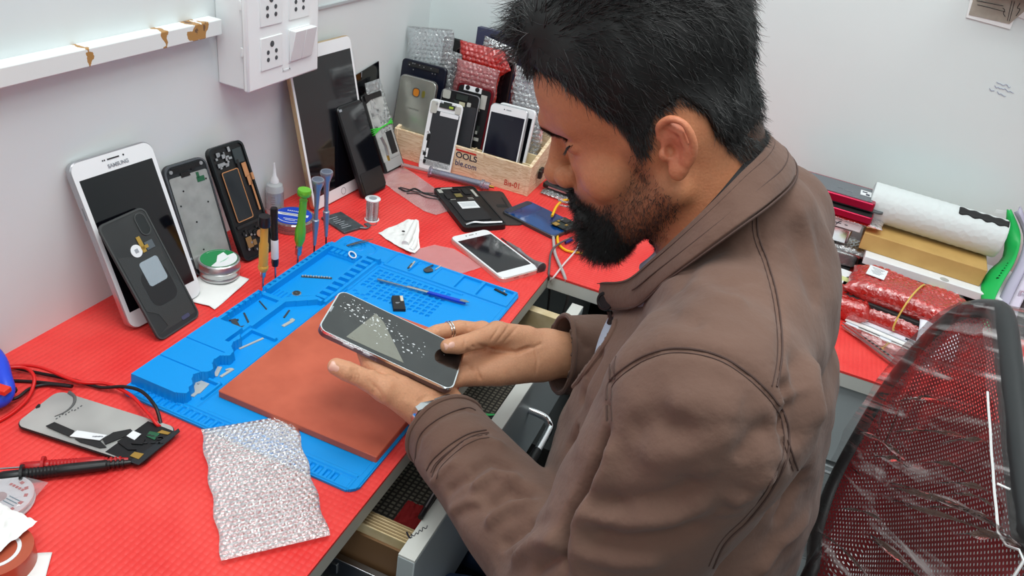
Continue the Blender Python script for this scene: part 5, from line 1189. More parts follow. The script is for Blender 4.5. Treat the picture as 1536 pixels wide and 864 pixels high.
bpy.data.objects['label_lines'].parent = o; bpy.data.objects['label_lines'].matrix_world = Mb
for k_ in ('label', 'category'): del bpy.data.objects['label_lines'][k_]
tag(part('rubber_band', MB().tube([(-.006, -.006, .012), (-.008, -.008, .030), (-.004, .010, .056), (.004, .060, .0575), (.010, .104, .040), (.010, .108, .012), (.004, .05, .0005)], .0013, 8, closed=True, sub=4), mat('yellow_rubber', (214, 178, 84), .5)), 'yellow rubber band round the red bubble bundle', 'rubber band').matrix_world = Mb
# papers in front
def sheet_px(name, label, px, z, th, m, cat='paper'):
    P = [D(*p, z) for p in px]; c = sum(P, V())/len(P); a = sum((P[i]-c).x*(P[(i+1) % len(P)]-c).y-(P[(i+1) % len(P)]-c).x*(P[i]-c).y for i in range(len(P)))
    pts = [((p-c).x, (p-c).y) for p in P]; pts = pts if a > 0 else pts[::-1]
    return solo(name, MB().prism(pts, 0, th), m, label, cat, T(c.x, c.y, z-th))
m_pap2 = mat('paper_bluewhite', (226, 228, 238), .7)
sheet_px('envelope', 'white envelope at the bottom of the paper pile by the red bundle', [(1268, 484), (1294, 464), (1400, 506), (1374, 530)], .003, .002, m_pap2, 'envelope')
sheet_px('envelope', 'white envelope in the middle of the paper pile by the red bundle', [(1268, 479), (1294, 461), (1400, 501), (1376, 525)], .0062, .002, m_paper, 'envelope')
e = sheet_px('envelope', 'white envelope with a small printed mark on top of the paper pile', [(1270, 473), (1296, 457), (1400, 495), (1378, 519)], .0094, .002, m_pap2, 'envelope')
Mi = e.matrix_world.inverted(); P = Mi @ D(1366, 512, .0097)
mp = part('printed_mark', MB().box(P, (.016, .005, .0004), -.3).box(P+V((0, .004, 0)), (.016, .0008, .0006), -.3), m_txtd, e)
t = sheet_px('leaflet', 'orange and white leaflet in a clear sleeve on the return desk edge', [(1268, 495), (1290, 480), (1352, 519), (1330, 534)], .0022, .0012, mat('orange_print', (236, 110, 30), .5), 'leaflet')
Mi = t.matrix_world.inverted(); mb = MB()
for k in range(4): mb.box(Mi @ D(1295+k*13, 505+k*7, .0024), (.011, .008, .0003), -.3)
part('white_block', mb, m_label, t)
bag('plastic_sleeve', 'clear plastic sleeve round the orange leaflet', [(1262, 494), (1280, 474), (1420, 520), (1396, 552), (1350, 550), (1300, 520)], film('sleeve_clear', (244, 226, 226), .22, .6, (60, .4, .002), .12), z=.0026, amp=.0008, seed=71)
a, b = D(1262, 488, .010), D(1356, 556, .004)
M = flat((1262, 488), (1356, 556), .006); L = (D(1262, 488, .006)-D(1356, 556, .006)).length
t = thing('tweezers', 'long steel tweezers lying on the leaflet sleeve at the desk edge', 'tweezers', M)
part('arm', MB().prism([(-L*.5, -.0016), (L*.25, -.0042), (L*.5, -.0046), (L*.5, .0046), (L*.25, .0042), (-L*.5, .0016)], 0, .0014), m_steel, t)
part('arm', MB().prism([(-L*.5, -.0012), (L*.5, -.0036), (L*.5, .0036), (-L*.5, .0012)], .0050, .0064), m_steel, t)
mb = MB()
for k in range(7): mb.box((-L*.12+k*.007, 0, .0066), (.0032, .0042, .0003))
part('engraving', mb, m_batt, t)
mb = MB()
C0 = D(1398, 500, 0)
def wr(u, v):
    p = D(1368+u*60, 530-v*4+u*20, .006); 
    ang = v*2.6; return (p.x+.0, p.y+v*.045, .010+.030*math.sin(v*1.7)+.002*math.sin(u*9))
o = part('rolled_paper', mb.grid(wr, 14, 18), m_pap2); md = o.modifiers.new('t', 'SOLIDIFY'); md.thickness = .0005; tag(o, 'curled white sheet of paper standing beside the chair back', 'paper')
mb = MB(); rnd = random.Random(9)
def wr2(u, v):
    a0 = D(1426+u*44, 448-u*6, .040); a1 = D(1432+u*36, 470, .020); p = a0.lerp(a1, v); return (p.x, p.y, p.z+.010*math.sin(u*5+1)*(1-v)-.008*math.sin(u*3)*v)
o = part('crumpled_paper', mb.grid(wr2, 14, 8), mat('paper_cool', (226, 236, 240), .7)); md = o.modifiers.new('t', 'SOLIDIFY'); md.thickness = .0005; tag(o, 'curved white paper scrap between the red bundle and the green bag', 'paper')
# green bag, lilac tray at the right border
def ribbon(name, Lp, Rp, th, m, label=None, cat=None, parent=None, sub=3):
    A = smooth_path([DY(p[0], p[1], p[2]) for p in Lp], sub); B = smooth_path([DY(p[0], p[1], p[2]) for p in Rp], sub); n = len(A)
    vs = []; fs = []; K = 4
    for i in range(n):
        for k in range(K+1): q_ = A[i].lerp(B[i], k/K); q_.y -= .006*math.sin(PI*k/K); vs.append(q_)
    for i in range(n-1):
        for k in range(K): fs.append((i*(K+1)+k, i*(K+1)+k+1, (i+1)*(K+1)+k+1, (i+1)*(K+1)+k))
    o = part(name, MB().add(vs, fs), m, parent); md = o.modifiers.new('t', 'SOLIDIFY'); md.thickness = th; md.offset = 0
    if label: tag(o, label, cat)
    return o
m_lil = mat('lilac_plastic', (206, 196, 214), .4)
gb_ = ribbon('plastic_bag', [(1511, 314, 1.43), (1508, 350, 1.42), (1504, 386, 1.40), (1484, 406, 1.36), (1472, 428, 1.32), (1473, 462, 1.27), (1474, 500, 1.22)],
       [(1516, 314, 1.43), (1529, 345, 1.42), (1530, 366, 1.40), (1521, 395, 1.36), (1505, 422, 1.32), (1490, 456, 1.27), (1488, 500, 1.22)], .002, mat('green_bag', (24, 176, 84), .45), 'bright green plastic bag with black writing standing by the right border', 'plastic bag')
mb = MB()
for k in range(9): 
    p = DY(1496+k*2.6, 418-k*3.6, 1.345-.0+k*.006-.018); mb.box(p, (.0022 if k % 3 else .0035, .0006, .0050), 0)
w_ = part('lettering', mb, mat('bag_print', (16, 60, 30), .6), gb_)
t = thing('file_tray', 'lilac plastic tray standing upright at the right border behind the chair', 'tray', T(1.16, 1.3, 0))
def cribbon(*a, **k): return child(ribbon(*a, parent=t, **k))
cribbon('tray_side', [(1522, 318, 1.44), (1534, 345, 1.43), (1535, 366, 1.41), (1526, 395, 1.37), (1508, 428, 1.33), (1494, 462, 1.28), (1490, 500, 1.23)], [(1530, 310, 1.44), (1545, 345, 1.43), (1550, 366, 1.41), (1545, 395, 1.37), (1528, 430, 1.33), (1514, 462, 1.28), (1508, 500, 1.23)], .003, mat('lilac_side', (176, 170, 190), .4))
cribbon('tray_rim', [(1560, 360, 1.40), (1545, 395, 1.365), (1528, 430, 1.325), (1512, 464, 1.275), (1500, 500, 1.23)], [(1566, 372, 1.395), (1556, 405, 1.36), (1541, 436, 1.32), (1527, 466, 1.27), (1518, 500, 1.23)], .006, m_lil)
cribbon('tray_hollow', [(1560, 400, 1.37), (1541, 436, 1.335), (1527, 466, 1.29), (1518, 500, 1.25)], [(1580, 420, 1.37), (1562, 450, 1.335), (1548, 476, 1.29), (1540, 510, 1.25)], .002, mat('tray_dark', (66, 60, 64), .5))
child(part('cord_loop', MB().tube([DY(1540, 440, 1.30), DY(1532, 436, 1.30), DY(1528, 448, 1.30), DY(1532, 452, 1.30), DY(1524, 462, 1.28)], .0020, 8, sub=5), m_lil, t))
tag(part('clear_tag', MB().prism([(0, 0), (.022, .004), (.022, .008), (0, .006)], -.001, 0), m_label), 'thin white plastic tab sticking out behind the green bag', 'tab').matrix_world = Matrix(((1, 0, 0, DY(1494, 316, 1.44).x), (0, 0, -1, 1.44), (0, 1, 0, DY(1494, 316, 1.44).z-.004), (0, 0, 0, 1)))
# ================================================================== mesh-backed chair wrapped in clear plastic
def PL(x, y, off=0.0):
    """pixel -> point on the leaning plane of the backrest"""
    # plane: X - .935 - .22*(z-.15) = off
    d = ray(x, y); nrm = V((1, 0, -.22)); k = .935+off-.22*.15
    return CAM+d*((k-CAM.dot(nrm))/d.dot(nrm))
ch = thing('chair', 'black framed chair with a dark red mesh back still wrapped in clear plastic', 'chair', T(.86, .62, -.75))
OUT = [PL(*p) for p in ((1204, 880), (1222, 806), (1247, 730), (1290, 648), (1335, 575), (1382, 518), (1420, 482), (1448, 466), (1478, 463), (1497, 474), (1506, 540), (1516, 640), (1524, 720), (1534, 800), (1546, 880))]
yl, yr = OUT[0].y, OUT[-1].y
def pp(y, z): return V((.935+.22*(z-.15), y, z))
zb = -.20
full = OUT+[pp(yr+.01, min(OUT[-1].z, .05)-.05), pp(yr+.05, zb), pp((yl+yr)/2, zb-.02), pp(yl-.06, zb)]
full = [v for v in full]
path = smooth_path(full, 4, True)
cen = sum(path, V())/len(path)
wpart('back_frame', MB().tube([p+V((.004, 0, 0)) for p in path], .0105, 12, closed=True), mat('chair_black', (28, 29, 31), .4), ch)
# the deep moulded rim towards the camera
ri = [p for p in path if p.y < cen.y-.02 and p.z > -.1]
mb = MB(); vs = []; n = len(ri)
for p in ri: vs += [p+V((-.004, -.006, 0)), p+V((.075, -.030, 0)), p+V((.075, -.018, 0)), p+V((.004, .006, 0))]
mb.add(vs, [(4*i+a, 4*i+(a+1) % 4, 4*i+4+(a+1) % 4, 4*i+4+a) for i in range(n-1) for a in range(4)])
wpart('side_shell', mb, mat('shell_black', (48, 50, 50), .35), ch)
def mesh_mat():
    m = bpy.data.materials.new('red_mesh_fabric'); m.use_nodes = True; nt = m.node_tree; N = nt.nodes; L = nt.links; b = N['Principled BSDF']
    b.inputs['Base Color'].default_value = lin((146, 18, 30)); b.inputs['Roughness'].default_value = .6
    tc = N.new('ShaderNodeTexCoord'); sp = N.new('ShaderNodeSeparateXYZ'); L.new(tc.outputs['Object'], sp.inputs[0])
    def sn(sock, k, off=None):
        a = N.new('ShaderNodeMath'); a.operation = 'MULTIPLY_ADD'; a.inputs[1].default_value = k; a.inputs[2].default_value = 0; L.new(sock, a.inputs[0])
        if off: L.new(off, a.inputs[2])
        s = N.new('ShaderNodeMath'); s.operation = 'SINE'; L.new(a.outputs[0], s.inputs[0]); return s
    # rows every 5 mm, alternate rows offset
    rz = sn(sp.outputs['Z'], 2*PI/.0038)
    fl = N.new('ShaderNodeMath'); fl.operation = 'MULTIPLY'; fl.inputs[1].default_value = 1/.0038; L.new(sp.outputs['Z'], fl.inputs[0])
    ff = N.new('ShaderNodeMath'); ff.operation = 'FLOOR'; L.new(fl.outputs[0], ff.inputs[0])
    fm = N.new('ShaderNodeMath'); fm.operation = 'MULTIPLY'; fm.inputs[1].default_value = PI; L.new(ff.outputs[0], fm.inputs[0])
    ry = sn(sp.outputs['Y'], 2*PI/.0062, fm.outputs[0])
    mn = N.new('ShaderNodeMath'); mn.operation = 'MULTIPLY_ADD'; mn.inputs[1].default_value = .55; L.new(ry.outputs[0], mn.inputs[0]); L.new(rz.outputs[0], mn.inputs[2])
    gt = N.new('ShaderNodeMath'); gt.operation = 'LESS_THAN'; gt.inputs[1].default_value = .98; L.new(mn.outputs[0], gt.inputs[0]); L.new(gt.outputs[0], b.inputs['Alpha'])
    return m
mb = MB(); n = len(path); R_ = 10; vs = [cen+V((.02, 0, 0))]
for k in range(1, R_+1):
    f = k/R_; vs += [cen.lerp(p, f)+V((.02*(1-f*f), 0, 0)) for p in path]
fs = [(0, 1+i, 1+(i+1) % n) for i in range(n)]
for k in range(R_-1): fs += [(1+k*n+i, 1+(k+1)*n+i, 1+(k+1)*n+(i+1) % n, 1+k*n+(i+1) % n) for i in range(n)]
wpart('mesh_back', mb.add(vs, fs), mesh_mat(), ch, label='dark red woven mesh')
# plastic wrap; white streaks mixed into its colour stand for highlights on the creases
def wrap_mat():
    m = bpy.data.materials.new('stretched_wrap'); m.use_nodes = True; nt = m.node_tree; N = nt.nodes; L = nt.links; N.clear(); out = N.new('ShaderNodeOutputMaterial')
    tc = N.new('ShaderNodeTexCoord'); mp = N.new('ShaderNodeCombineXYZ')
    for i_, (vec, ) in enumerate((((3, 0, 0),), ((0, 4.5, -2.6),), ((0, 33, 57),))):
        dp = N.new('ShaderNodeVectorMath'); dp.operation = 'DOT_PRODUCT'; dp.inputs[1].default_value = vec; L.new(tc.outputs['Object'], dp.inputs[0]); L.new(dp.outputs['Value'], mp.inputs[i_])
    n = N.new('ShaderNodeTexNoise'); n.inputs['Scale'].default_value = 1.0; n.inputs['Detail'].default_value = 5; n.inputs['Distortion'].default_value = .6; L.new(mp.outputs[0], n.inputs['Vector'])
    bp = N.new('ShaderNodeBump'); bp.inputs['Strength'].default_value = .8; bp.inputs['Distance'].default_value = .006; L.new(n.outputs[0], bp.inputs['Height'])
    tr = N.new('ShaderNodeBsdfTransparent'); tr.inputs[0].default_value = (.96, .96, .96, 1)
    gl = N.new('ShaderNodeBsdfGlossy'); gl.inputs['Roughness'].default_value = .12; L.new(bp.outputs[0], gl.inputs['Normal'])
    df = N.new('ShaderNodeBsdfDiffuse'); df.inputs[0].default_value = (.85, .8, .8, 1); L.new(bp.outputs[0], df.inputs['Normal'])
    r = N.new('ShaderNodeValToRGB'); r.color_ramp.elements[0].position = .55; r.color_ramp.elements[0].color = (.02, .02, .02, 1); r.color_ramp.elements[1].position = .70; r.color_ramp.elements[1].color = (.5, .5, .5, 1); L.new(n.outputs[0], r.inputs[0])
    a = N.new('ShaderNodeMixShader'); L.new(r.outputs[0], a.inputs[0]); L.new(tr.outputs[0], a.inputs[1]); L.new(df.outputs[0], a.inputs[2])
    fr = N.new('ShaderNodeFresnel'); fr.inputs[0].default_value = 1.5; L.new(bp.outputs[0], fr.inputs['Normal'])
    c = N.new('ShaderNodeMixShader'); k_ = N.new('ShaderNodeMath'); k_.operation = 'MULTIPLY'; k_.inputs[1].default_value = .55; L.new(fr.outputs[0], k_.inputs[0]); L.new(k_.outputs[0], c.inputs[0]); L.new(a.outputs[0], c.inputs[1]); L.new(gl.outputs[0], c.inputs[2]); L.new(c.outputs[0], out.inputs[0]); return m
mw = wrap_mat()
mb = MB(); vs = []; n = len(path)
prof = [(.0, .0), (.25, .0), (.5, 0), (.75, 0), (.9, 0), (1.0, 0), (1.035, .012), (1.05, .045), (1.06, .085)]
vs = [cen+V((-.006, 0, 0))]
for f, dx in prof[1:]:
    for i, p in enumerate(path):
        q_ = cen+(p-cen)*f; w_ = .0025*math.sin(i*1.7+f*9)+.002*math.sin(i*.9); vs.append(q_+V((-.014+dx+w_*.8, w_, w_*.6)))
fs = [(0, 1+i, 1+(i+1) % n) for i in range(n)]
for k in range(len(prof)-2): fs += [(1+k*n+i, 1+(k+1)*n+i, 1+(k+1)*n+(i+1) % n, 1+k*n+(i+1) % n) for i in range(n)]
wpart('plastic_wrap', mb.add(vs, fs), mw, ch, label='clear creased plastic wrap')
sm = [p for p in path if p.y < cen.y-.02 and p.z > -.1]
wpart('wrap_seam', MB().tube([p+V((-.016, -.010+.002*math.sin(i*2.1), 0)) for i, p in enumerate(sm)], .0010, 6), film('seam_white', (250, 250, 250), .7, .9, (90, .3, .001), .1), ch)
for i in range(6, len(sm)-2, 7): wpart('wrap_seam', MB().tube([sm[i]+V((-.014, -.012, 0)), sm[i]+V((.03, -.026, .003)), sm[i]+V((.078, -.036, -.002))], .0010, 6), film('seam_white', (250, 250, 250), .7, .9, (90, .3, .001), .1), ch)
rnd = random.Random(77); mcr = film('crease_highlight_white', (246, 236, 236), .26, .7, (90, .6, .002), .15)  # white strips drawn in for highlights along the wrap's creases
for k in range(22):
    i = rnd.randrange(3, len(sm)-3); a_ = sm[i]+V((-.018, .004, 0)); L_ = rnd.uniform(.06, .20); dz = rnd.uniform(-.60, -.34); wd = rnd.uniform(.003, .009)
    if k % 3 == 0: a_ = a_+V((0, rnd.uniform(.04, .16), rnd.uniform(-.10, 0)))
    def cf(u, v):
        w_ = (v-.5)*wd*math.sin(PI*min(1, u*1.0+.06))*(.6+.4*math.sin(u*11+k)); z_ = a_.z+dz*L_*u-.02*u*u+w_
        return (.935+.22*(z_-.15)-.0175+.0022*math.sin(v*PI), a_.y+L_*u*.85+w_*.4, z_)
    wpart('crease_highlight', MB().grid(cf, 18, 3), mcr, ch)
wpart('seat', MB().rr(.50, .48, .07, .06, (.68, .62, -.275), inset=.015, n=8), m_blackmat, ch)
wpart('back_post', MB().tube([(.90, .62, -.33), (.96, .62, -.22), (.975, .62, .0)], .02, 10), m_black, ch)
wpart('gas_post', MB().lathe([(.028, -.68), (.028, -.5), (.02, -.5), (.02, -.33)], 20, (.70, .62, 0)), m_chrome, ch)
for k in range(5):
    an = k*2*PI/5+.3; wpart('foot', MB().tube([(.70+.03*math.cos(an), .62+.03*math.sin(an), -.66), (.70+.27*math.cos(an), .62+.27*math.sin(an), -.70)], [.022, .014], 10), m_black, ch)
    wpart('caster', MB().ball((.70+.27*math.cos(an), .62+.27*math.sin(an), -.722), .0275, 14, 10, (1, .6, 1)), m_blackmat, ch)
# ================================================================== signed distance toolkit
f4 = np.float32
def A(*v): return np.array(v, f4)
def rcone(P, a, b, r1, r2):
    ba = b-a; L2 = float(ba@ba)+1e-12; h = np.clip(((P-a)@ba)/L2, 0, 1); return np.sqrt(((P-a-h[:, None]*ba)**2).sum(1))-(r1+(r2-r1)*h)
def ell(P, c, r):
    q = (P-c)/r; k0 = np.sqrt((q*q).sum(1)); k1 = np.sqrt(((q/r)**2).sum(1))+1e-9; return k0*(k0-1)/k1
def smin(a, b, k):
    h = np.clip(.5+.5*(b-a)/k, 0, 1); return b+(a-b)*h-k*h*(1-h)
def smax(a, b, k): return -smin(-a, -b, k)
def chain(P, pts, k=.01, sy=None):
    """pts = [(xyz, r), ...] round-cone chain"""
    d = None
    for (a, r1), (b, r2) in zip(pts[:-1], pts[1:]):
        e = rcone(P, np.asarray(a, f4), np.asarray(b, f4), r1, r2); d = e if d is None else np.minimum(d, e)
    return d
def sdf_mesh(fn, lo, hi, h, B=12, batch=48, newton=1):
    lo = np.asarray(lo, float); nb = np.ceil((np.asarray(hi, float)-lo)/(h*B)).astype(int)
    g = np.stack(np.meshgrid(*[np.arange(n) for n in nb], indexing='ij'), -1).reshape(-1, 3)
    cen = lo+(g+.5)*h*B; d = np.concatenate([fn(cen[i:i+40000].astype(f4)) for i in range(0, len(cen), 40000)])
    g = g[np.abs(d) < h*B*.5*1.7321*1.25+2*h]
    N = (nb*B+2).astype(np.int64); o = np.stack(np.meshgrid(*[np.arange(B+1)]*3, indexing='ij'), -1).reshape(-1, 3)
    cid = []; cpos = []; quads = []
    corners = [(i, j, k) for i in (0, 1) for j in (0, 1) for k in (0, 1)]
    edges = [(a, b) for a in range(8) for b in range(a+1, 8) if sum(abs(corners[a][t]-corners[b][t]) for t in range(3)) == 1]
    for s in range(0, len(g), batch):
        gb = g[s:s+batch]; n = len(gb); I = gb[:, None, :]*B+o[None]
        P = (lo+I*h).astype(f4).reshape(-1, 3); v = fn(P).reshape(n, B+1, B+1, B+1)
        c = [v[:, i:B+i, j:B+j, k:B+k] for i, j, k in corners]; neg = [x < 0 for x in c]
        cnt = sum(x.astype(np.int8) for x in neg); act = (cnt > 0) & (cnt < 8); w = np.argwhere(act)
        if len(w) == 0: continue
        cv = [x[act] for x in c]; acc = np.zeros((len(w), 3)); m = np.zeros(len(w))
        for a, b in edges:
            va, vb = cv[a], cv[b]; cr = (va < 0) != (vb < 0); t = np.where(cr, va/(va-vb+1e-20*(va == vb)), 0)
            pa, pb = np.array(corners[a]), np.array(corners[b]); acc += cr[:, None]*(pa+t[:, None]*(pb-pa)); m += cr
        cell = gb[w[:, 0]]*B+w[:, 1:]; cid.append((cell[:, 0]*N[1]+cell[:, 1])*N[2]+cell[:, 2]); cpos.append(lo+(cell+acc/m[:, None])*h)
        for ax in range(3):
            sl0 = [slice(0, B)]*3; sl1 = list(sl0); sl1[ax] = slice(1, B+1)
            a = v[(slice(None),)+tuple(sl0)]; b = v[(slice(None),)+tuple(sl1)]; cr = np.argwhere((a < 0) != (b < 0))
            if len(cr) == 0: continue
            flip = a[tuple(cr.T)] < 0; q = gb[cr[:, 0]]*B+cr[:, 1:]; u1, u2 = (ax+1) % 3, (ax+2) % 3; Q = []
            for du, dv in ((0, 0), (-1, 0), (-1, -1), (0, -1)):
                z = q.copy(); z[:, u1] += du; z[:, u2] += dv; Q.append((z[:, 0]*N[1]+z[:, 1])*N[2]+z[:, 2])
            Q = np.stack(Q, 1); Q[~flip] = Q[~flip][:, ::-1]; quads.append(Q)
    cid = np.concatenate(cid); cpos = np.concatenate(cpos); od = np.argsort(cid); cid = cid[od]; cpos = cpos[od]
    Q = np.concatenate(quads); idx = np.searchsorted(cid, Q); idx = np.clip(idx, 0, len(cid)-1); ok = (cid[idx] == Q).all(1); F = idx[ok]
    p = cpos.astype(f4)
    for _ in range(newton):
        e = h*.4; n = []; d0 = []
        for i in range(0, len(p), 150000):
            q = p[i:i+150000]; d0.append(fn(q)); n.append(np.stack([fn(q+A(*[e if t == a else 0 for t in range(3)]))-fn(q-A(*[e if t == a else 0 for t in range(3)])) for a in range(3)], 1)/(2*e))
        d0 = np.concatenate(d0); n = np.concatenate(n); nn = (n*n).sum(1)+1e-6; st = np.clip(d0/nn, -h, h); p = p-n*st[:, None]
    return p, F
def np_mesh(name, p, F, m, parent=None, smooth=True, col=None):
    me = bpy.data.meshes.new(name); k = F.shape[1]
    me.vertices.add(len(p)); me.vertices.foreach_set('co', np.asarray(p, f4).ravel()); me.loops.add(F.size); me.loops.foreach_set('vertex_index', F.astype(np.int32).ravel())
    me.polygons.add(len(F)); me.polygons.foreach_set('loop_start', np.arange(0, F.size, k, dtype=np.int32)); me.polygons.foreach_set('loop_total', np.full(len(F), k, np.int32))
    me.polygons.foreach_set('use_smooth', np.full(len(F), smooth)); me.update(calc_edges=True)
    if col is not None:
        at = me.color_attributes.new('col', 'FLOAT_COLOR', 'POINT'); at.data.foreach_set('color', np.concatenate([col, np.ones((len(col), 1))], 1).astype(f4).ravel())
    o = link(name, me, m, parent); return o
def normals(p, F):
    a, b, c, d = (p[F[:, i]] for i in range(4)); n = np.cross(c-a, d-b); N = np.zeros_like(p)
    for i in range(4): np.add.at(N, F[:, i], n)
    return N/(np.linalg.norm(N, axis=1, keepdims=True)+1e-12)
def compact(p, F):
    u, inv = np.unique(F, return_inverse=True); return p[u], inv.reshape(F.shape), u
# ================================================================== the person
HO = A(.66035, .62, .41704); cs, sn_ = math.cos(math.radians(30)), math.sin(math.radians(30))
HF, HU, HS = A(-cs, 0, -sn_), A(-sn_, 0, cs), A(0, -1, 0)
HM = np.stack([HF, HU, HS]); HMt = HM.T.copy()
def toL(P): return (P-HO)@HM.T.astype(f4)*1000
def hw(f, u, s): return HO+(HF*f+HU*u+HS*s)/1000
PR = np.array([[.917, -.249, .312], [.253, .967, .03], [-.309, .051, .95]]); PC = np.array([.424, .600, .113])
def PH(a, b, c): return (PC+PR@np.array([a, b, c])/1000).astype(f4)
def head_sdf(P):
    q = toL(P); s = np.abs(q[:, 2]); Q = np.stack([q[:, 0], q[:, 1], s], 1)
    d = ell(Q, A(30, 50, 0), A(86, 73, 72))
    d = smin(d, ell(Q, A(10, 4, 0), A(58, 60, 69)), 14)
    d = smin(d, ell(Q, A(56, -10, 0), A(50, 66, 51)), 12)
    d = smin(d, rcone(Q, A(112, 31, 5), A(80, 28, 43), 11.5, 8.5), 9)
    d = smin(d, ell(Q, A(64, -22, 42), A(22, 19, 16)), 12)
    d = smax(d, -ell(Q, A(106, 10, 37), A(22, 9.5, 19)), 6)
    d = smin(d, ell(Q, A(80, 10, 30), A(15.5, 10.5, 17)), 2)
    d = smin(d, rcone(Q, A(98, 18, 20), A(72, 15, 47), 3.8, 3.0), 1.5)       # upper lid fold
    d = smin(d, ell(Q, A(82, -38, 0), A(31, 23, 31)), 12)
    d = smin(d, rcone(Q, A(12, -38, 57), A(86, -76, 16), 15, 19), 14)
    d = smin(d, ell(Q, A(93, -76, 0), A(20, 17, 24)), 10)
    d = smin(d, ell(Q, A(50, -52, 0), A(48, 26, 46)), 14)
    d = smin(d, rcone(Q, A(109, 14, 0), A(121, -12, 0), 9, 11.5), 8)
    d = smin(d, ell(Q, A(122, -16, 0), A(14.5, 11.5, 14)), 5)
    d = smin(d, ell(Q, A(111, -19, 14), A(11.5, 10, 8.5)), 3)
    d = smax(d, -chain(Q, [(A(110, -6, 21), 1.6), (A(100, -14, 22), 2.2), (A(102, -28, 21), 1.8)]), 2.5)
    d = smax(d, -rcone(Q, A(114, -31, 7.5), A(116, -22, 6.5), 3.6, 3), 2)
    d = smin(d, ell(Q, A(107, -45, 0), A(12, 6, 20)), 4)
    d = smin(d, ell(Q, A(107, -55, 0), A(12, 6.5, 17)), 3)
    d = smin(d, rcone(Q, A(4, -32, 0), A(-12, -135, 0), 52, 60), 14)
    # ears
    Q0 = Q; Q = (Q-A(-2, -1, 75))/A(.80, .80, .85)+A(-2, -1, 77)
    e = ell(Q, A(-4, -2, 77), A(14, 25, 6))
    rim = [(A(8, 10, 77), 3.2), (A(4, 20, 82), 3.6), (A(-8, 24, 86), 3.8), (A(-19, 16, 88), 3.8), (A(-22, 0, 87), 3.6), (A(-17, -14, 84), 3.4), (A(-6, -24, 80), 4.2)]
    rs_ = smooth_path([V(tuple(float(t) for t in a_)) for a_, _ in rim], 4); rim = [(A(*v), 3.6+.5*(i_ == len(rs_)-1)) for i_, v in enumerate(rs_)]
    e = smin(e, chain(Q, rim), 4)
    e = smin(e, ell(Q, A(1, -25, 79), A(8, 9, 5)), 5)
    e = smax(e, -ell(Q, A(-1, -4, 89), A(9, 13, 10)), 3)
    e = smax(e, -ell(Q, A(-9, 13, 90), A(8, 7, 6)), 3)
    e = smin(e, chain(Q, [(A(-3, 18, 80), 2.4), (A(-13, 9, 84), 2.6), (A(-14, -6, 84), 2.8), (A(-8, -16, 82), 2.8)]), 4)
    e = smin(e, ell(Q, A(9, -7, 79), A(4.5, 6, 4.5)), 3)
    e = smax(e, -ell(Q, A(2, -5, 82), A(4.5, 6, 6)), 2)*.8; Q = Q0
    d = smin(d, e, 4)
    return d/1000
LH = dict(tip=(-41, -66, -4), ip=(-16, -62, -7), mcp=(12, -58, -12), cmc=(56, -50, -25), wr=(80, -42, -36), im=(28, -44, -15), pip=(-12, -28, -14.5))
RH = dict(tip=(54, 16, 12.5), ip=(75, 30, 20), mcp=(101, 63, 21), cmc=(138, 84, 13), wr=(168, 94, 3), im=(88, 84, -1))
def P8(t): return PH(*t)
wristL = P8(LH['wr']); elbowL = A(.702, .428, .072); shoL = A(.740, .450, .280)
wristR = P8(RH['wr']); elbowR = A(.765, .865, .045); shoR = A(.740, .790, .280)
def lhand(P):
    m = .001
    d = rcone(P, P8(LH['cmc']), P8(LH['mcp']), 18*m, 12.5*m)
    th = chain(P, [(P8(LH['mcp']), .0125), (P8(LH['ip']), .0100), (P8((-30, -64.5, -5)), .0101), (P8(LH['tip']), .0086)])
    d = smin(d, th, .006)
    pal = chain(P, [(wristL, .0235), (P8((56, -38, -28)), .021), (P8(LH['im']), .0125)])
    pal = smin(pal, chain(P, [(P8((80, -30, -34)), .019), (P8((34, -16, -27)), .012)]), .012)
    pal = smin(pal, chain(P, [(P8((80, -18, -38)), .018), (P8((42, 4, -31)), .012)]), .012)
    pal = smin(pal, chain(P, [(P8((82, -12, -38)), .017), (P8((50, 22, -32)), .012)]), .012)
    d = smin(d, pal, .012)
    for ch_ in ([((28, -44, -15), 11.5), ((-12, -30, -15.5), 9.5), ((-27, -12, -14), 8.2), ((-36, 2, -13), 7.2)], [((32, -18, -24), 11.5), ((-6, -4, -16), 9.2), ((-20, 12, -14), 8), ((-26, 24, -13), 7)],
                [((40, 2, -27), 11), ((4, 16, -16), 9), ((-8, 26, -14), 8)], [((48, 20, -29), 10), ((24, 29, -17), 8), ((12, 33, -15), 7)]):
        d = smin(d, chain(P, [(P8(c), r*m) for c, r in ch_]), .004)
    d = smin(d, chain(P, [(wristL, .0235), (wristL*.75+elbowL*.25, .027), (elbowL, .034)]), .012)
    return d
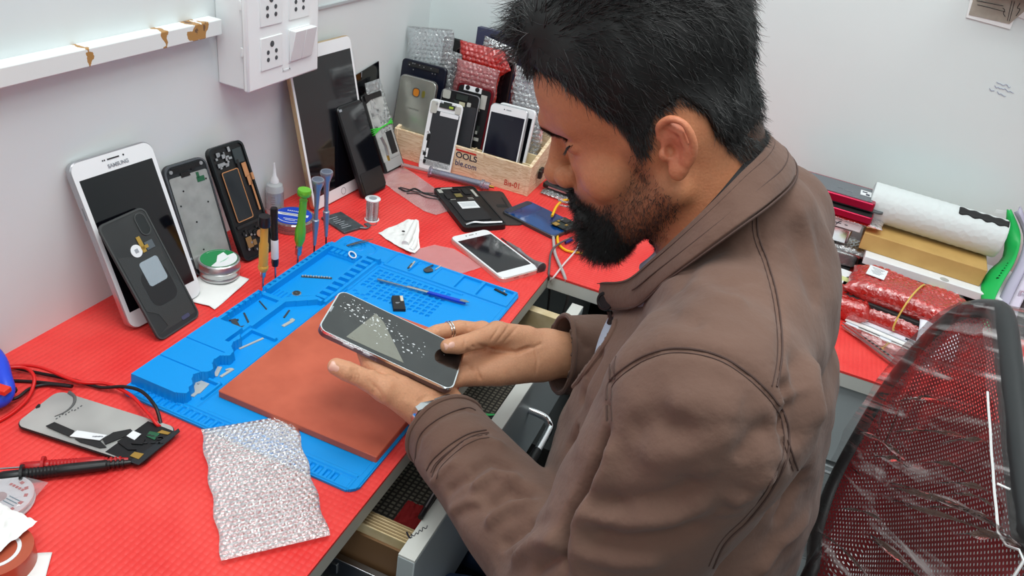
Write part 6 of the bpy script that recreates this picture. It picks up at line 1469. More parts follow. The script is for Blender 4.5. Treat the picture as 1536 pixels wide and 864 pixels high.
def rhand(P):
    m = .001
    d = chain(P, [(P8(RH['cmc']), .019), (P8(RH['mcp']), .0135)])
    th = chain(P, [(P8(RH['mcp']), .0132), (P8(RH['ip']), .0102), (P8((64, 22, 15)), .0100), (P8(RH['tip']), .0080)])
    d = smin(d, th, .006)
    pal = chain(P, [(wristR, .0255), (P8((130, 70, -2)), .020), (P8(RH['im']), .0125)])
    pal = smin(pal, chain(P, [(P8((160, 88, -2)), .023), (P8((118, 52, -10)), .016), (P8((94, 46, -17)), .012)]), .012)
    pal = smin(pal, chain(P, [(P8((165, 82, -4)), .022), (P8((122, 42, -11)), .016), (P8((92, 26, -20)), .0125)]), .012)
    d = smin(d, pal, .009)
    for ch_ in ([((90, 84, -2), 11.5), ((62, 70, 0), 9.4), ((40, 52, -5), 8.8), ((24, 36, -14), 7.6)], [((93, 62, -12), 11), ((66, 42, -16), 9.2), ((48, 22, -14), 7.5)],
                [((93, 44, -18), 11), ((70, 20, -17), 9), ((56, 2, -14.5), 7.5)], [((92, 26, -21), 11), ((76, 4, -19), 8.4), ((64, -10, -15), 7)]):
        d = smin(d, chain(P, [(P8(c), r*m) for c, r in ch_]), .003)
    d = smin(d, chain(P, [(wristR, .0265), (wristR*.7+elbowR*.3, .028), (elbowR, .034)]), .014)
    return d
def stretch(P, s=1.45): Q = P.copy(); Q[:, 1] = .62+(Q[:, 1]-.62)/s; return Q
def core(P):
    Q = stretch(P, 1.35); d = chain(Q, [(A(.765, .62, -.20), .105), (A(.750, .62, 0), .108), (A(.745, .62, .12), .098), (A(.740, .62, .24), .070)])
    d = smin(d, chain(P, [(shoL+A(0, .012, -.012), .048), (A(.735, .62, .30), .052), (shoR+A(0, -.012, -.012), .048)]), .03)
    d = smin(d, rcone(P, A(.7375, .62, .285), A(.668, .62, .40), .056, .050), .03)
    for s, e, w in ((shoL, elbowL, 0), (shoR, elbowR, 0)): d = smin(d, rcone(P, s, e, .042, .034), .02)
    return d
GR = [(head_sdf, A(.50, .50, .26), A(.78, .74, .60)), (lhand, A(.36, .38, .00), A(.76, .68, .16)), (rhand, A(.40, .58, .00), A(.82, .92, .16)), (core, A(.58, .36, -.32), A(.92, .94, .46))]
def body(P):
    lo, hi = P.min(0), P.max(0); d = np.full(len(P), 1.0, f4); first = True
    for fn, a, b in GR:
        if (lo > b+.06).any() or (hi < a-.06).any():
            c = np.maximum(np.maximum(a-P, P-b), 0); e = np.sqrt((c*c).sum(1))+.01; d = np.minimum(d, e); continue
        m = ((P > a-.05) & (P < b+.05)).all(1); e = np.full(len(P), .0, f4)
        c = np.maximum(np.maximum(a-P, P-b), 0); e = np.sqrt((c*c).sum(1))+.03
        if m.any(): e[m] = fn(P[m])
        d = smin(d, e, .012) if fn is core else np.minimum(d, e)
    return d
p, F = sdf_mesh(body, (.35, .36, -.32), (.92, .96, .60), .00135, batch=90)
p, F, _ = compact(p, F)
tree0 = BVHTree.FromPolygons([V(v) for v in p.tolist()], F.tolist())
KF = 1.7
def fold(p, N, tree, lines, rmax=None):
    """press or raise creases: lines = [(pixel polyline on the surface, width mm, height mm)]"""
    dsp = np.zeros(len(p))
    for px, w, h in lines:
        pts = []
        for a, b in zip(px[:-1], px[1:]):
            for t in np.linspace(0, 1, 6)[:-1]: pts.append((a[0]+(b[0]-a[0])*t, a[1]+(b[1]-a[1])*t))
        pts.append(px[-1]); X = []
        for x_, y_ in pts:
            r_ = tree.ray_cast(CAM, ray(x_, y_).normalized())
            if r_[0] is not None and (not X or (r_[0]-V(X[-1])).length < .03): X.append(tuple(r_[0]))
        if len(X) < 2: continue
        X = np.array(X); w_ = w/1000; lo, hi = X.min(0)-3*w_, X.max(0)+3*w_; m = np.where(((p > lo) & (p < hi)).all(1))[0]
        if len(m) == 0: continue
        q_ = p[m]; d = np.full(len(m), 9.0); tt = np.zeros(len(m)); k = len(X)-1
        for i in range(k):
            a, ba = X[i], X[i+1]-X[i]; t = np.clip(((q_-a)@ba)/(ba@ba+1e-12), 0, 1); e = np.linalg.norm(q_-a-t[:, None]*ba, axis=1); b_ = e < d; d[b_] = e[b_]; tt[b_] = (i+t[b_])/k
        dsp[m] += KF*h/1000*np.exp(-(d/w_)**2)*np.clip(np.minimum(tt, 1-tt)*6+.15, 0, 1)
    return p+N*dsp[:, None]
FL = [([(700, 522), (712, 545), (722, 571)], 1.5, -1.2), ([(708, 518), (728, 540), (738, 556)], 1.4, -.9), ([(716, 517), (745, 527), (775, 528), (800, 519)], 2.4, -1.8), ([(775, 528), (800, 522), (815, 514)], 2, -.8),
 ([(690, 546), (704, 546), (712, 556)], 1.6, -1.2), ([(735, 512), (746, 496), (752, 486)], 1.6, -.6), ([(745, 514), (757, 498), (764, 487)], 1.6, -.6), ([(754, 516), (768, 500), (778, 488)], 1.8, -.5),
 ([(803, 565), (806, 540), (802, 520)], 1.8, -.7), ([(698, 500), (704, 507), (703, 516)], 1.2, -.7), ([(692, 504), (697, 512), (696, 522)], 1.1, -.5), ([(699, 484), (704, 494)], 1.2, -.8), ([(656, 488), (657, 496)], 1.0, -.6),
 ([(525, 552), (530, 562), (526, 572)], 1.1, -.6), ([(530, 552), (535, 562), (531, 573)], 1.1, -.6), ([(536, 552), (540, 562), (536, 574)], 1.0, -.5), ([(560, 575), (572, 592), (575, 603)], 2.2, -.6), ([(552, 568), (562, 582), (560, 592)], 1.6, -.5),
 ([(625, 605), (640, 595), (668, 592)], 2.4, -.6), ([(552, 556), (575, 560), (600, 570)], 3, .8), ([(604, 600), (630, 612), (650, 622)], 4, .6)]
p = fold(p, normals(p, F), tree0, FL).astype(f4)
# ---- true skin colours: face darker, palms lighter, lips, stubble, scalp
q = toL(p); N_ = normals(p, F); head = (p[:, 2] > .22) & (p[:, 0] > .5) & (q[:, 1] > -140)
base = np.tile(np.array(lin((190, 126, 90))[:3]), (len(p), 1)); rngn = np.random.default_rng(3)
def mixc(c, w): 
    global base
    base = base*(1-w[:, None])+np.array(lin(c)[:3])[None]*w[:, None]
hand = ~head; mixc((206, 150, 116), hand*1.0)
fq, uq, sq = q[:, 0], q[:, 1], np.abs(q[:, 2])
sm_ = lambda x, a, b: np.clip((x-a)/(b-a), 0, 1)
mixc((206, 134, 102), head*np.exp(-(((fq-85)/28)**2+((uq+8)/22)**2+((sq-42)/20)**2))*.6)
mixc((190, 104, 84), head*np.exp(-(((fq+4)/16)**2+((uq-2)/26)**2))*sm_(sq, 70, 78)*.7)                       # ears
mixc((150, 88, 78), head*np.exp(-(((fq-114)/9)**2+((uq+50)/8)**2+(sq/24)**2))*.9)                             # lips
mixc((128, 82, 62), head*np.exp(-(((fq-102)/10)**2+((uq-14)/5)**2+((sq-32)/16)**2))*.6)                       # lids
HAIRP = [(140, 60), (116, 73), (94, 76), (74, 67), (60, 51), (49, 37), (37, 22), (33, 6), (30, -6), (22, -6), (14, 6), (5, 20), (-11, 26), (-24, 12), (-27, -6), (-31, -23), (-39, -37), (-51, -42), (-90, -44), (-110, 60), (-80, 170), (60, 180), (150, 150)]
BEARDP = [(30, 2), (40, -4), (46, -20), (60, -35), (82, -43), (94, -37), (106, -31), (126, -30), (150, -50), (140, -120), (90, -125), (48, -100), (24, -72), (4, -50), (8, -36), (20, -24), (24, 0)]
def inpoly2(x, y, P):
    ins = np.zeros(x.shape, bool); n = len(P)
    for i in range(n):
        (x0, y0), (x1, y1) = P[i], P[(i+1) % n]
        if y0 == y1: continue
        ins ^= ((y0 > y) != (y1 > y)) & (x < (x1-x0)*(y-y0)/(y1-y0)+x0)
    return ins
def pdist(x, y, P):
    d = np.full(x.shape, 1e9); n = len(P)
    for i in range(n):
        a = np.array(P[i], float); b = np.array(P[(i+1) % n], float); ba = b-a; t = np.clip(((x-a[0])*ba[0]+(y-a[1])*ba[1])/(ba@ba+1e-9), 0, 1)
        d = np.minimum(d, np.hypot(x-a[0]-t*ba[0], y-a[1]-t*ba[1]))
    return d
hp = np.zeros(len(p)); ii = np.where(head)[0]
din = np.where(inpoly2(fq[ii], uq[ii], HAIRP), 1, -1)*pdist(fq[ii], uq[ii], HAIRP); hp[ii] = sm_(din, -3, 3)
notear = ~((sq > 73) & (fq > -28) & (fq < 14) & (uq < 30))
mixc((34, 26, 24), hp*notear*.92)
bp_ = np.zeros(len(p)); din = np.where(inpoly2(fq[ii], uq[ii], BEARDP), 1, -1)*pdist(fq[ii], uq[ii], BEARDP); bp_[ii] = sm_(din, -7, 7)
lipm = np.exp(-(((fq-116)/7)**2+((uq+50)/5)**2+(sq/18)**2)) > .5
mixc((58, 42, 36), bp_*(~lipm)*notear*(.45+.4*sm_(fq, 30, 100)))
mo = np.sin(p[:, 0]*210+3*np.sin(p[:, 2]*160))*np.sin(p[:, 1]*190+2*np.sin(p[:, 0]*140))*np.sin(p[:, 2]*230)
base *= (1+rngn.normal(0, .035, (len(p), 1))+.06*mo[:, None]*np.array([.5, 1, 1.1]))
m_skin = mat('skin', (180, 120, 88), .46, spec=.32, sss=.10, bump=('noise', 520, .4, .0009))
nt = m_skin.node_tree; at = nt.nodes.new('ShaderNodeVertexColor'); at.layer_name = 'col'; nt.links.new(at.outputs[0], nt.nodes['Principled BSDF'].inputs['Base Color'])
person = np_mesh('person', p, F, m_skin, col=base)
tag(person, 'person with black hair and beard in a brown jacket, seated and holding a cracked phone', 'person')
bodytree = BVHTree.FromPolygons([V(v) for v in p.tolist()], F.tolist())
def hit(x, y, tree=None):
    d = ray(x, y).normalized(); r = (tree or bodytree).ray_cast(CAM, d); return (r[0], r[1]) if r[0] is not None else (None, None)
# nails, ring, bracelet watch
m_nail = mat('nail', (226, 176, 158), .25, spec=.5)
def nail(x, y, H_, L, W):
    a, n = hit(x, y); b = a+V((P8(H_['tip'])-P8(H_['ip'])).tolist())
    n = (n*.6-ray(x, y).normalized()*.4).normalized(); ux = (b-a); ux = (ux-n*ux.dot(n)).normalized(); uy = n.cross(ux); Mx = Matrix((ux, uy, n)).transposed().to_4x4(); Mx.translation = a+n*.0002
    mb = MB(); 
    def fn(u, v):
        an = (v-.5)*2.0; l = (u-.5)*L; rr_ = W*.55; an *= (1-max(0, abs(u-.5)*2-.55)**2*1.6); return (l, math.sin(an)*rr_, math.cos(an)*rr_-rr_-(abs(u-.5)*2)**4*.0010)
    o = part('thumbnail', mb.grid(fn, 14, 10), m_nail, person); md = o.modifiers.new('t', 'SOLIDIFY'); md.thickness = .0006; o.matrix_world = Mx
nail(503, 551.5, LH, .0120, .0115); nail(675, 518, RH, .0125, .0108)
rc = (P8((62, 70, 0))*.55+P8((40, 52, -5))*.45); rd = V((P8((40, 52, -5))-P8((62, 70, 0))).tolist()).normalized(); Rr = rd.to_track_quat('Z', 'Y').to_matrix()
t = thing('finger_ring', 'double silver ring on the finger behind the held phone', 'ring', Matrix.Translation(V(rc.tolist())) @ Rr.to_4x4())
for k in (-.0018, .0014): part('band', MB().tube([(.0096*math.cos(a*PI/14), .0096*math.sin(a*PI/14), k+.0006*math.sin(a*PI/14)) for a in range(28)], .0010, 8, closed=True), m_chrome, t)
# ---- held phone
Mp = Matrix([list(PR[i])+[PC[i]] for i in range(3)]+[[0, 0, 0, 1]])
t = thing('phone', 'phone with a cracked and smeared black screen held in both hands', 'phone', Mp)
part('body', MB().rr(.150, .071, .0080, .010, (0, 0, .0038), inset=.0016, n=8), mat('phone_rim_rose', (110, 98, 102), .35, .8), t)
part('rim_edge', MB().ring(rrect(.1503, .0713, .0101, 8), rrect(.1470, .0680, .0086, 8), .0010, .0041), m_chrome, t)
m_crk = mat('cracked_glass', (10, 11, 13), .06, spec=.9, coat=.4, noise=(45, (34, 36, 36), .45, .8))
part('screen', MB().rr(.1475, .0685, .0007, .0088, (0, 0, .0045), n=8), m_crk, t)
mb = MB(); rnd = random.Random(12)
for k in range(150):
    u = rnd.gauss(0, 1); x = -.030+u*.030; y = .006-u*.0016+rnd.gauss(0, .009)-x*.15
    if abs(x) > .068 or abs(y) > .030: continue
    r_ = abs(rnd.gauss(0, .0006))+.0002; n_ = 5; a0 = rnd.random()*6; st = rnd.choice((1, 1, 1.8))
    pts = [(x+r_*st*math.cos(a0+2*PI*i/n_)*rnd.uniform(.6, 1.2), y+r_*math.sin(a0+2*PI*i/n_)*rnd.uniform(.5, 1.2)) for i in range(n_)]
    mb.prism(pts, .0044, .0047)
part('crack_speck', mb, mat('crack_white', (214, 218, 220), .35), t); t.children[-1]['kind'] = 'stuff'
part('smear', MB().prism([(-.046, -.030), (-.010, -.030), (.018, -.029), (-.018, .016), (-.030, .024)], .0044, .00462), film('smear_film', (196, 196, 176), .34, .6, (70, .8, .002), .25), t, label='pale dusty smear')
part('notch_mark', MB().box((-.0728, .0, .0046), (.002, .010, .0001)), m_txt, t)
part('side_button', MB().box((-.040, -.0357, 0), (.012, .0008, .0020)).box((-.020, -.0357, 0), (.008, .0008, .0020)), m_silver, t)
# ---- hair cap, hair, beard, brows as strands
m_hair = mat('black_hair', (9, 8, 8), .32, spec=.8); m_cap = mat('hair_base', (8, 7, 7), .6)
ph = rngn.uniform(0, 6, 12)
def scalp(f, u, s):
    """distance of hair-cap surface along unit directions"""
    return None
def cap(P):
    q = toL(P); s = np.abs(q[:, 2]); Q = np.stack([q[:, 0], q[:, 1], s], 1)
    wv = 3.2*np.sin(q[:, 0]*.09+ph[0]+2*np.sin(q[:, 2]*.05))*np.sin(q[:, 2]*.08+ph[1])+1.6*np.sin(q[:, 0]*.2+q[:, 2]*.17+ph[2])
    d = ell(Q, A(28, 62, 0), A(91, 82, 79)); d = smin(d, ell(Q, A(74, 104, 0), A(40, 30, 58)), 14)+wv.astype(f4)*.45
    d = smin(d, ell(Q, A(2, 4, 0), A(56, 54, 72)), 12)
    e = -np.where(inpoly2(q[:, 0], q[:, 1], HAIRP), 1, -1)*pdist(q[:, 0], q[:, 1], HAIRP)
    d = smax(d, e.astype(f4)+1.5, 6)
    ear = ell(Q, A(-4, -3, 84), A(17, 23, 17)); d = smax(d, -ear, 4)
    return (d/1000).astype(f4)
cp, cF = sdf_mesh(cap, (.46, .50, .30), (.80, .74, .62), .0024)
hairo = np_mesh('hair', cp, cF, m_cap, person)
captree = BVHTree.FromPolygons([V(v) for v in cp.tolist()], cF.tolist())
def strands(name, roots, nrm, dirs, L, rad, m, parent, curl=.0, seg=6, grav=0.0, seed=1, lift=None):
    """vectorised hair: roots (n,3), unit normals, directions; every strand a thin three-sided taper"""
    rg = np.random.default_rng(seed); n = len(roots); pts = [roots]; d = dirs.copy(); pos = roots.copy(); st = L/seg
    for k in range(seg):
        d = d+rg.normal(0, curl, (n, 3))+np.array([0, 0, -grav]); d /= np.linalg.norm(d, axis=1, keepdims=True)+1e-9; pos = pos+d*st[:, None]; pts.append(pos.copy())
    pts = np.stack(pts, 1); tan = np.gradient(pts, axis=1); tan /= np.linalg.norm(tan, axis=2, keepdims=True)+1e-9
    ref = np.cross(tan, nrm[:, None, :]); ref /= np.linalg.norm(ref, axis=2, keepdims=True)+1e-9; oth = np.cross(tan, ref)
    rr_ = rad[:, None]*np.linspace(1, .15, seg+1)[None, :]; V_ = []
    for a in (0, 2.094, 4.189): V_.append(pts+(ref*math.cos(a)+oth*math.sin(a))*rr_[:, :, None])
    V_ = np.stack(V_, 2).reshape(-1, 3); b = (np.arange(n)*(seg+1)*3)[:, None, None]; i = np.arange(seg)[None, :, None]*3; j = np.arange(3)[None, None, :]; j2 = (j+1) % 3
    Fq = np.stack([b+i+j, b+i+j2, b+i+3+j2, b+i+3+j], -1).reshape(-1, 4)
    return np_mesh(name, V_, Fq, m, parent)
def sample(P_, F_, n, seed, w=None):
    rg = np.random.default_rng(seed); tri = np.concatenate([F_[:, :3], F_[:, [0, 2, 3]]]); a, b, c = (P_[tri[:, i]] for i in range(3)); ar = np.linalg.norm(np.cross(b-a, c-a), axis=1)
    if w is not None: ar = ar*w((a+b+c)/3)
    k = rg.choice(len(tri), n, p=ar/ar.sum()); r1 = np.sqrt(rg.random(n))[:, None]; r2 = rg.random(n)[:, None]; x = a[k]*(1-r1)+b[k]*r1*(1-r2)+c[k]*r1*r2
    nn = np.cross(b[k]-a[k], c[k]-a[k]); nn /= np.linalg.norm(nn, axis=1, keepdims=True)+1e-12; return x, nn
cc_ = HO+(HF*20+HU*40)/1000
x, nn = sample(cp, cF, 15000, 5); sg = np.sign(((x-cc_)*nn).sum(1, keepdims=True)); nn = nn*sg; keep = ((x-cc_)*nn).sum(1) > .02; x, nn = x[keep], nn[keep]
ql = toL(x.astype(f4)); rg = np.random.default_rng(8); n = len(x)
F_, U_, S_ = HF.astype(float), HU.astype(float), HS.astype(float)
topw = np.clip((ql[:, 1]-70)/40, 0, 1)[:, None]; frontw = np.clip((ql[:, 0]-62)/36, 0, 1)[:, None]; sidew = 1-topw
swirl = np.sin(ql[:, :1]*.05+1)*.6+np.sin(ql[:, 2:3]*.06)*.5
d_top = -F_*(.75)+S_*(.5*swirl)+U_*.15; d_front = F_*(.85)+U_*(.05+.35*rg.random((n, 1)))+S_*(.35*swirl+rg.normal(0, .3, (n, 1))); d_side = -F_*.55-U_*.85
dd = d_top*topw*(1-frontw)+d_front*topw*frontw+d_side*sidew*(1-frontw*.5)+(F_*.25-U_*.5)*sidew*frontw*.7+rg.normal(0, .16, (n, 3))
dd = dd-nn*(dd*nn).sum(1, keepdims=True)*.8; dd /= np.linalg.norm(dd, axis=1, keepdims=True); dd = dd+nn*(.10+.20*topw*rg.random((n, 1))); dd /= np.linalg.norm(dd, axis=1, keepdims=True)
L_ = (.017+.026*topw[:, 0]*(.6+.6*rg.random(n))+.006*rg.random(n))*(1-.30*(sidew[:, 0]*(ql[:, 0] < 40)))*(1-.5*frontw[:, 0])
st_ = strands('hair_strands', x-nn*.001, nn, dd, L_, rg.uniform(.00022, .00042, n), m_hair, hairo, curl=.15, grav=.02, seed=9); st_['kind'] = 'stuff'
# fringe tuft hanging forward over the forehead
n = 700; f0 = rg.uniform(90, 112, n); s0 = rg.uniform(-34, 52, n); u0 = 96+rg.uniform(-8, 22, n)
x = HO+(F_*f0[:, None]+U_*u0[:, None]+S_*s0[:, None])/1000; nn = np.tile(F_, (n, 1)); dd = F_*.75+S_*rg.normal(.15, .5, (n, 1))+U_*(-.35+.55*rg.random((n, 1))); dd /= np.linalg.norm(dd, axis=1, keepdims=True)
o = strands('fringe', x, nn, dd, rg.uniform(.010, .024, n), rg.uniform(.0002, .0004, n), m_hair, hairo, curl=.16, grav=.07, seed=10); o['kind'] = 'stuff'
def nw(c):
    q = toL(c.astype(f4)); s = np.abs(q[:, 2]); ins = inpoly2(q[:, 0], q[:, 1], [(a, b) for a, b in HAIRP]); dn = pdist(q[:, 0], q[:, 1], HAIRP)
    return ins*(dn < 14)*~((s > 73) & (q[:, 0] > -20) & (q[:, 0] < 12) & (q[:, 1] < 24))*(q[:, 1] < 80)*np.where(q[:, 0] > 20, 1.6, 1)
x, nn = sample(p, F, 6000, 35, nw); n = len(x); dd = nn*.25-F_*.25-U_*.9+rg.normal(0, .15, (n, 3)); dd /= np.linalg.norm(dd, axis=1, keepdims=True)
o = strands('short_hair', x, nn, dd, rg.uniform(.005, .010, n), rg.uniform(.00014, .00026, n), m_hair, hairo, curl=.08, seed=36); o['kind'] = 'stuff'
# beard
def bw(c):
    q = toL(c.astype(f4)); s = np.abs(q[:, 2]); ins = inpoly2(q[:, 0], q[:, 1], BEARDP); dn = np.clip(pdist(q[:, 0], q[:, 1], BEARDP)/14, .04, 1)
    lip = (np.abs(q[:, 1]+50) < 7) & (s < 19) & (q[:, 0] > 104); return ins*dn*(~lip)*(s < 73)*np.where(q[:, 0] > 70, 2.2, .8)*(q[:, 1] > -112)
x, nn = sample(p, F, 17000, 15, bw); ql = toL(x.astype(f4)); n = len(x); ch_w = np.clip((ql[:, 0]-66)/30, 0, 1)*np.clip((-38-ql[:, 1])/24, .0, 1)
dd = nn*(.22+.25*ch_w[:, None])-U_*.75+F_*(.15+.25*ch_w[:, None])+rg.normal(0, .22, (n, 3)); dd /= np.linalg.norm(dd, axis=1, keepdims=True)
L_ = .0030+.0015*rg.random(n)+.014*ch_w*(.5+.6*rg.random(n))+.005*np.clip((ql[:, 0]-95)/15, 0, 1)
o = strands('beard', x, nn, dd, L_, rg.uniform(.00010, .00020, n)*(1+.5*ch_w), m_hair, person, curl=.22, seed=16); o['kind'] = 'stuff'
def bb(P):
    q = toL(P); s = np.abs(q[:, 2]); Q = np.stack([q[:, 0], q[:, 1], s], 1); wv = 1.2*np.sin(q[:, 0]*.5+ph[3])*np.sin(q[:, 1]*.45)*np.sin(q[:, 2]*.4)
    d = ell(Q, A(95, -77, 0), A(18.5, 16, 25)); d = smin(d, rcone(Q, A(116, -38, 3), A(104, -56, 25), 5, 6), 6); d = smin(d, rcone(Q, A(104, -56, 25), A(92, -74, 24), 6, 9), 6)
    return ((d+wv)/1000).astype(f4)
bp2, bF = sdf_mesh(bb, (.50, .56, .22), (.66, .68, .42), .0022); b2 = np_mesh('beard_base', bp2, bF, m_cap, o)
x, nn = sample(bp2, bF, 5200, 17); n = len(x); dd = nn*.5-U_*.55+F_*.2+rg.normal(0, .35, (n, 3)); dd /= np.linalg.norm(dd, axis=1, keepdims=True)
o2 = strands('beard_strands', x-nn*.001, nn, dd, rg.uniform(.004, .009, n), rg.uniform(.00018, .00034, n), m_hair, o, curl=.34, seed=18); o2['kind'] = 'stuff'
# eyebrows and lashes
def brow(sgn, n, seed):
    rg = np.random.default_rng(seed); t = rg.random(n); f = 127-42*t+rg.normal(0, .4, n); u = 24-7*t+rg.normal(0, 2.3, n)*(1-.4*t); s = sgn*(5+34*t)
    g = HO+(F_*(f+25)[:, None]+U_*u[:, None]+S_*s[:, None])/1000; X = []; NN = []
    for a in g:
        r_ = bodytree.ray_cast(V(a), V((-F_).tolist())); 
        X.append(r_[0] if r_[0] else V(a)); NN.append(r_[1] if r_[0] else V(F_.tolist()))
    X, NN = np.array(X), np.array(NN); d = NN*.25+S_*sgn*.8-F_*.2+U_*.25+rg.normal(0, .15, (n, 3)); d /= np.linalg.norm(d, axis=1, keepdims=True)
    return strands('eyebrow', X, NN, d, rg.uniform(.003, .006, n), rg.uniform(.00014, .00024, n), m_hair, person, curl=.12, seed=seed)
brow(1, 800, 21); brow(-1, 400, 22)
for sgn in (1, -1):
    n = 60; t_ = np.linspace(0, 1, n); X = []; NN = []
    for t0 in t_:
        g = HO+(F_*150+U_*(12.5-4.5*math.sin(PI*t0))+S_*sgn*(20+26*t0))/1000; r_ = bodytree.ray_cast(V(g), V((-F_).tolist())); X.append(r_[0] or V(g)); NN.append(r_[1] or V(F_.tolist()))
    X, NN = np.array(X), np.array(NN); d = NN*.7-U_*.55+S_*sgn*.15+rg.normal(0, .1, (n, 3)); d /= np.linalg.norm(d, axis=1, keepdims=True)
    strands('eyelashes', X, NN, d, np.full(n, .006), np.full(n, .00022), m_hair, person, curl=.05, seed=23)
    part('lash_line', MB().tube([V(X[i])+V(NN[i])*.0003 for i in range(0, n, 4)], .0007, 6), m_cap, person)
# ================================================================== clothing
SL, SR = A(.742, .450, .278), A(.742, .790, .278)
EL, ER = A(.700, .425, .070), A(.765, .862, .05)
uL = (EL-wristL); uL = uL/np.linalg.norm(uL); uR = (ER-wristR); uR = uR/np.linalg.norm(uR)
CL = wristL+uL*.014+A(-.001, -.004, .0); CRt = wristR+uR*.018+A(0, 0, .002)
def jacket(P):
    Q = stretch(P, 1.45)
    d = chain(Q, [(A(.768, .62, -.20), .135), (A(.744, .62, -.02), .138), (A(.742, .62, .09), .127), (A(.739, .62, .185), .112), (A(.745, .62, .258), .080)])*1.0
    d = smin(d, chain(P, [(SL, .064), (A(.742, .62, .304), .056), (SR, .064)]), .04)
    d = smin(d, rcone(P, A(.742, .62, .300), A(.730, .62, .345), .060, .052), .03)
    aL = rcone(P, SL, EL, .070, .062); fL = rcone(P, EL, CL-uL*.03, .053, .0415)
    s = smin(aL, fL, .022); aR = rcone(P, SR, ER, .068, .060); fR = rcone(P, ER, CRt-uR*.03, .058, .0455); r = smin(aR, fR, .02)
    return smin(smin(d, s, .014), r, .014)
jp, jF = sdf_mesh(jacket, (.44, .30, -.22), (.94, .98, .46), .0034)
jt = BVHTree.FromPolygons([V(v) for v in jp.tolist()], jF.tolist())
G = []
def g(px, w, h): G.append((px, w*.85, h*1.4))
# forearm sleeve
g([(690, 668), (722, 660), (762, 672)], 7, 2.2); g([(700, 712), (735, 690), (775, 700)], 7, -3); g([(705, 735), (742, 712), (785, 722)], 6, 3.2); g([(722, 762), (762, 735), (808, 742)], 7, -3.6)
g([(730, 790), (765, 760), (815, 762)], 7, 3.4); g([(748, 822), (790, 785), (836, 782)], 7, -3.6); g([(765, 850), (805, 812), (845, 806)], 7, 3); g([(668, 742), (690, 722), (712, 714)], 6, -2)
g([(672, 770), (700, 752), (722, 750)], 6, 2); g([(795, 862), (822, 842), (846, 838)], 6, -3)
# elbow line and upper arm
g([(912, 640), (898, 690), (874, 735), (856, 772), (846, 812), (846, 864)], 5, -6); g([(925, 650), (912, 700), (890, 745), (870, 790), (862, 864)], 9, 3)
g([(880, 745), (930, 757), (1000, 748), (1060, 716)], 9, -2.6); g([(878, 768), (940, 782), (1010, 776), (1080, 745)], 9, 2.6); g([(870, 800), (930, 812), (1000, 806), (1070, 785)], 10, -2.8); g([(868, 832), (930, 842), (1000, 838)], 10, 2.4)
g([(1000, 620), (1060, 600), (1120, 610)], 12, 2.2); g([(940, 650), (985, 630), (1050, 640)], 11, -2.0); g([(960, 690), (1030, 680), (1110, 640)], 12, 1.8); g([(1100, 690), (1135, 650), (1165, 640)], 8, -2.4); g([(1090, 760), (1130, 735), (1160, 700)], 9, 2.4)
# chest and back
g([(905, 520), (880, 570), (868, 610)], 8, -2.6); g([(868, 640), (850, 680), (845, 720)], 8, -3); g([(985, 440), (1010, 470), (1060, 485)], 12, -1.8); g([(1030, 420), (1080, 450), (1120, 455)], 11, 2)
g([(1195, 520), (1205, 600), (1200, 680)], 10, -3); g([(1215, 540), (1225, 620), (1222, 720)], 10, 2.6); g([(1160, 790), (1190, 740), (1210, 700)], 9, -3); g([(1130, 864), (1170, 810), (1215, 770)], 9, 2.6); g([(1180, 330), (1210, 400), (1225, 470)], 12, -1.6)
g([(1178, 560), (1190, 610), (1182, 660)], 6, -3.5)
# right sleeve
g([(838, 500), (850, 530), (846, 570)], 5, 1.2); g([(862, 492), (880, 520), (878, 560)], 5, -2)
rw = random.Random(31)
for k in range(26):      # small creases across both sleeves and the flank
    x0, y0 = rw.choice(((rw.uniform(680, 830), None), (rw.uniform(880, 1080), 1), (rw.uniform(1040, 1210), 2)))
    y0 = 640+(x0-640)*1.0+rw.uniform(0, 90) if y0 is None else (rw.uniform(600, 850) if y0 == 1 else rw.uniform(360, 840))
    L0 = rw.uniform(35, 80); a0 = rw.uniform(-.7, -.15); g([(x0, y0), (x0+L0*.5*math.cos(a0), y0+L0*.5*math.sin(a0)+rw.uniform(-5, 5)), (x0+L0*math.cos(a0), y0+L0*math.sin(a0)+rw.uniform(-2, 8))], rw.uniform(4, 7), rw.choice((-1, 1))*rw.uniform(.5, 1.1))
g([(872, 640), (890, 610), (930, 600)], 8, 2); g([(1012, 440), (1040, 400), (1090, 360)], 10, -1.4); g([(1190, 300), (1215, 360), (1222, 430)], 9, 1.4); g([(640, 735), (668, 705), (690, 690)], 5, 1.6)
SEAM = {
 'cuff_seam': [([(640, 706), (649, 690), (675, 667), (705, 650), (738, 644)], 1), ([(648, 716), (657, 695), (690, 665), (716, 652), (739, 649)], 1)],
 'cuff_hem': [([(622, 697), (629, 655), (658, 628), (698, 612), (718, 618)], 0)],
 'armhole_seam': [([(910, 600), (915, 572), (952, 541), (997, 524), (1042, 524), (1087, 537), (1131, 567), (1163, 600), (1180, 632), (1181, 682), (1158, 734), (1124, 779), (1087, 816), (1064, 864)], 1), ([(911, 632), (910, 600)], 1)],
 'yoke_seam': [([(915, 570), (916, 540), (926, 511), (943, 482), (958, 464)], 1)],
 'back_seam': [([(1136, 308), (1137, 352), (1151, 391), (1165, 443), (1172, 495), (1172, 540), (1162, 594)], 1), ([(1181, 660), (1198, 719), (1180, 768), (1160, 836)], 1)],
 'collar_seam': [],
}
for nm, ls in SEAM.items():
    for px, dbl in ls: g(px, 4.2, -1.0)
sgn = [(2.6, -1), (2.6, 1)]
jN = normals(jp, jF)
